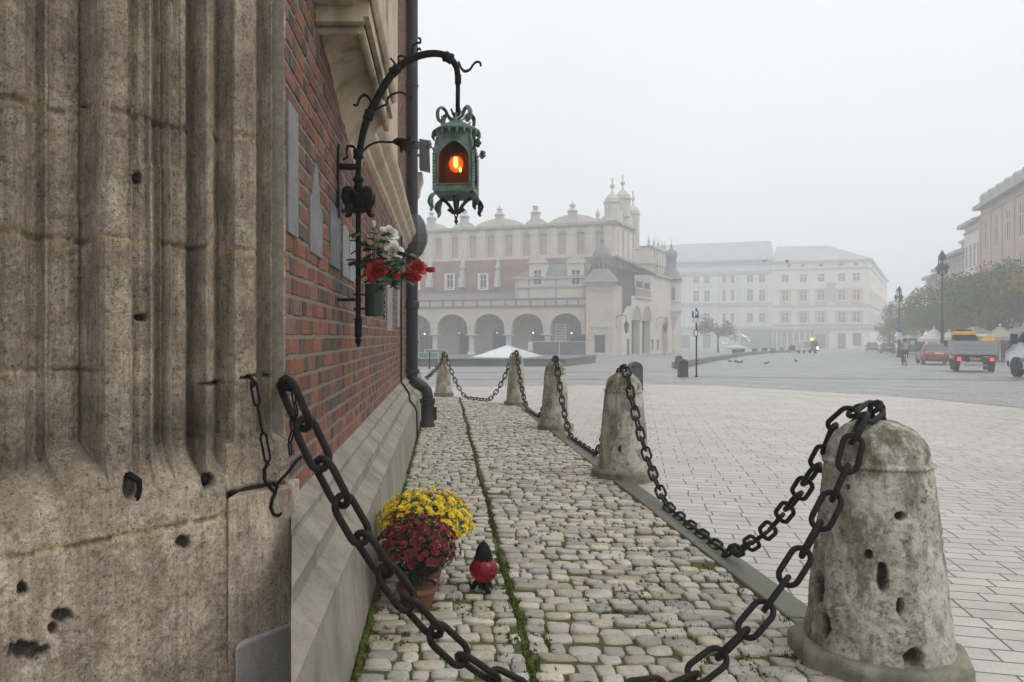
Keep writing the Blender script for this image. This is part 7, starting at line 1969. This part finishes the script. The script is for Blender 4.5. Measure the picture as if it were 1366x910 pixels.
def skin(name,V,E,rad,m_,lev=2,parent=pe_):
    me=bpy.data.meshes.new(name); me.from_pydata([tuple(v) for v in V],E,[]); me.materials.append(m_)
    o=bpy.data.objects.new(name,me); col.objects.link(o); o.parent=parent
    sk_=o.modifiers.new('Skin','SKIN'); sk_.use_smooth_shade=True
    for i,r in enumerate(rad): sv=me.skin_vertices[0].data[i]; sv.radius=(r,r) if not isinstance(r,tuple) else r; sv.use_root=(i==0)
    sb=o.modifiers.new('Sub','SUBSURF'); sb.levels=lev; sb.render_levels=lev; return o
skinm=mat('skin',(.42,.24,.17),.6,.08,6); jack=mat('tan_jacket',(.20,.145,.095),.85,.25,8,.3,40); trs=mat('dark_trousers',(.03,.03,.034),.85,.2,8); hairm=mat('dark_hair',(.035,.025,.02),.7,.3,20); bagm=mat('backpack_cloth',(.24,.19,.14),.85,.25,8)
# skeleton: pelvis on the saddle, one pedal up, hands on the bars
V=[(0,-.24,.96),(0,-.20,1.14),(0,-.10,1.34),(0,-.05,1.46),(0,-.02,1.53),(0,0,1.60),(0,.01,1.70),
   (-.09,-.22,.93),(-.12,.10,.80),(-.125,-.02,.45),(-.13,-.06,.20),(-.13,.06,.165),
   (.09,-.22,.93),(.12,.13,.93),(.125,-.02,.65),(.13,-.08,.51),(.13,.04,.47),
   (-.17,-.06,1.40),(-.25,.02,1.18),(-.27,.19,1.06),(-.28,.24,1.05),
   (.17,-.06,1.40),(.25,.02,1.18),(.27,.19,1.06),(.28,.24,1.05)]
E=[(0,1),(1,2),(2,3),(3,4),(4,5),(5,6),(0,7),(7,8),(8,9),(9,10),(10,11),(0,12),(12,13),(13,14),(14,15),(15,16),(2,17),(17,18),(18,19),(19,20),(2,21),(21,22),(22,23),(23,24)]
rad=[.12,.115,.12,.06,.05,.085,.07,.085,.062,.05,.035,.03,.085,.062,.05,.035,.03,.05,.04,.03,.03,.05,.04,.03,.03]
body=skin('body',V,E,rad,skinm)
J=[0,1,2,3,17,18,19,21,22,23]; idx={k:i for i,k in enumerate(J)}
skin('jacket',[V[k] for k in J],[(idx[a],idx[b]) for a,b in E if a in idx and b in idx],[.165,.165,.165,.085,.075,.062,.048,.075,.062,.048],jack)
T=[0,7,8,9,10,12,13,14,15]; idx={k:i for i,k in enumerate(T)}
skin('trousers',[V[k] for k in T],[(idx[a],idx[b]) for a,b in E if a in idx and b in idx],[.14,.115,.085,.07,.06,.115,.085,.07,.06],trs)
m=MB(); m.ball((0,-.01,1.645),(.098,.112,.112),14,10); m.build('hair',hairm,pe_,local=True,smooth=True)
m=MB(); m.ball((0,.095,1.62),(.016,.02,.02),8,6); m.ball((-.035,.085,1.65),(.014,.008,.008),8,6); m.ball((.035,.085,1.65),(.014,.008,.008),8,6); m.box(-.025,.025,.092,.098,1.572,1.582); m.build('face',skinm,pe_,local=True)
for s in (-1,1): m=MB(); m.ball((s*.098,0,1.63),(.012,.022,.032),8,6); m.build('ear',skinm,pe_,local=True)
m=MB(); m.hexa([(-.15,-.42,1.02),(.15,-.42,1.02),(.15,-.28,1.0),(-.15,-.28,1.0)],[(-.13,-.30,1.42),(.13,-.30,1.42),(.13,-.18,1.42),(-.13,-.18,1.42)]); m.build('backpack',bagm,pe_,local=True,bevel=.05,bseg=3)
for (x,y,z) in ((-.13,.04,.16),(.13,.02,.475)): m=MB(); m.ball((x,y,z),(.045,.125,.045),10,6); m.build('shoe',blackp,pe_,local=True,smooth=True)
for s in (-1,1):
    for k in range(4):
        m=MB(); b=Vector((s*(.245+k*.02),.235,1.058)); m.tube([b,b+Vector((0,.03,.004)),b+Vector((0,.038,-.024)),b+Vector((0,.016,-.034))],.0095,6); m.build('finger',skinm,pe_,local=True,smooth=True)
    m=MB(); b=Vector((s*.232,.215,1.045)); m.tube([b,b+Vector((-s*.008,.016,-.016)),b+Vector((s*.008,.03,-.028))],.011,6); m.build('thumb',skinm,pe_,local=True,smooth=True)

# ================================================================ pigeons
pgm=mat('pigeon_grey',(.10,.105,.12),.7,.35,12); pgd=mat('pigeon_dark',(.03,.03,.036),.7,.2,12); beakm=mat('beak',(.12,.09,.08),.6)
def pigeon(label,px,py,rz,fly=None):
    p=gp(px,py) if fly is None else at(px,py,fly); t=thing('pigeon',label,'bird',tuple(p),rz,'pigeons')
    off=.0 if fly else .09
    m=MB(); m.tube(smooth_path([Vector((0,-.20,off+.02)),Vector((0,-.11,off+.04)),Vector((0,-.02,off+.06)),Vector((0,.07,off+.09)),Vector((0,.10,off+.14)),Vector((0,.12,off+.18)),Vector((0,.15,off+.19))],4),[.012,.022,.032,.042,.050,.058,.062,.064,.064,.062,.060,.056,.05,.044,.038,.034,.032,.031,.031,.031,.030,.028,.024,.018,.008][:25],10); m.build('body',pgm,t,local=True,smooth=True)
    for s in (-1,1):
        m=MB()
        if fly: m.add([(s*.04,.08,.08),(s*.04,-.06,.07),(s*.28,-.10,.22),(s*.36,-.02,.27),(s*.22,.10,.19),(s*.04,.08,.095),(s*.04,-.06,.085),(s*.28,-.10,.232),(s*.36,-.02,.28),(s*.22,.10,.205)],[(0,1,2,3,4),(9,8,7,6,5),(0,4,9,5),(4,3,8,9),(3,2,7,8),(2,1,6,7)])
        else: m.ball((s*.045,-.04,off+.06),(.022,.11,.045),8,6)
        m.build('wing',pgd,t,local=True,smooth=not fly)
        if not fly: m=MB(); m.tube([(s*.025,.0,off+.01),(s*.025,.01,.006),(s*.025,.04,.004)],.006,5); m.build('leg',beakm,t,local=True)
    m=MB(); m.tube([(0,.145,off+.19),(0,.18,off+.18)],[.010,.002],6); m.build('beak',beakm,t,local=True)
    m=MB(); m.add([(-.02,-.17,off+.02),(.02,-.17,off+.02),(.045,-.29,off),(-.045,-.29,off),(-.02,-.17,off+.03),(.02,-.17,off+.03),(.045,-.29,off+.01),(-.045,-.29,off+.01)],[(0,3,2,1),(4,5,6,7),(0,1,5,4),(1,2,6,5),(2,3,7,6),(3,0,4,7)]); m.build('tail',pgd,t,local=True)
for px,py,rz,l in ((985,486,.6,'pigeon on the setts nearest the low wall, in the middle of the small group'),(981,485,2.2,'leftmost pigeon of the small group beside the low wall'),(989.5,485.6,-1.0,'pigeon at the right end of the small group beside the low wall'),(973,484.6,1.4,'pigeon apart from the group, close to the low wall base'),(1061.5,484,.3,'lone pigeon in the middle of the road in front of the beacon cart'),(1023,487.2,-1.9,'lone pigeon on the open setts between the sign and the beacon cart'),(887,474,1.0,'tiny pigeon on the ground near the oriel column'),(893,474.3,-.7,'second tiny pigeon on the ground under the oriel turret')): pigeon(l,px,py,rz)
pigeon('dark bird flying in front of the roof joint of the two far houses',1050,350.5,.9,70)
pigeon('pale bird flying left of the other one against the foggy roofs',1019,350,2.4,74)
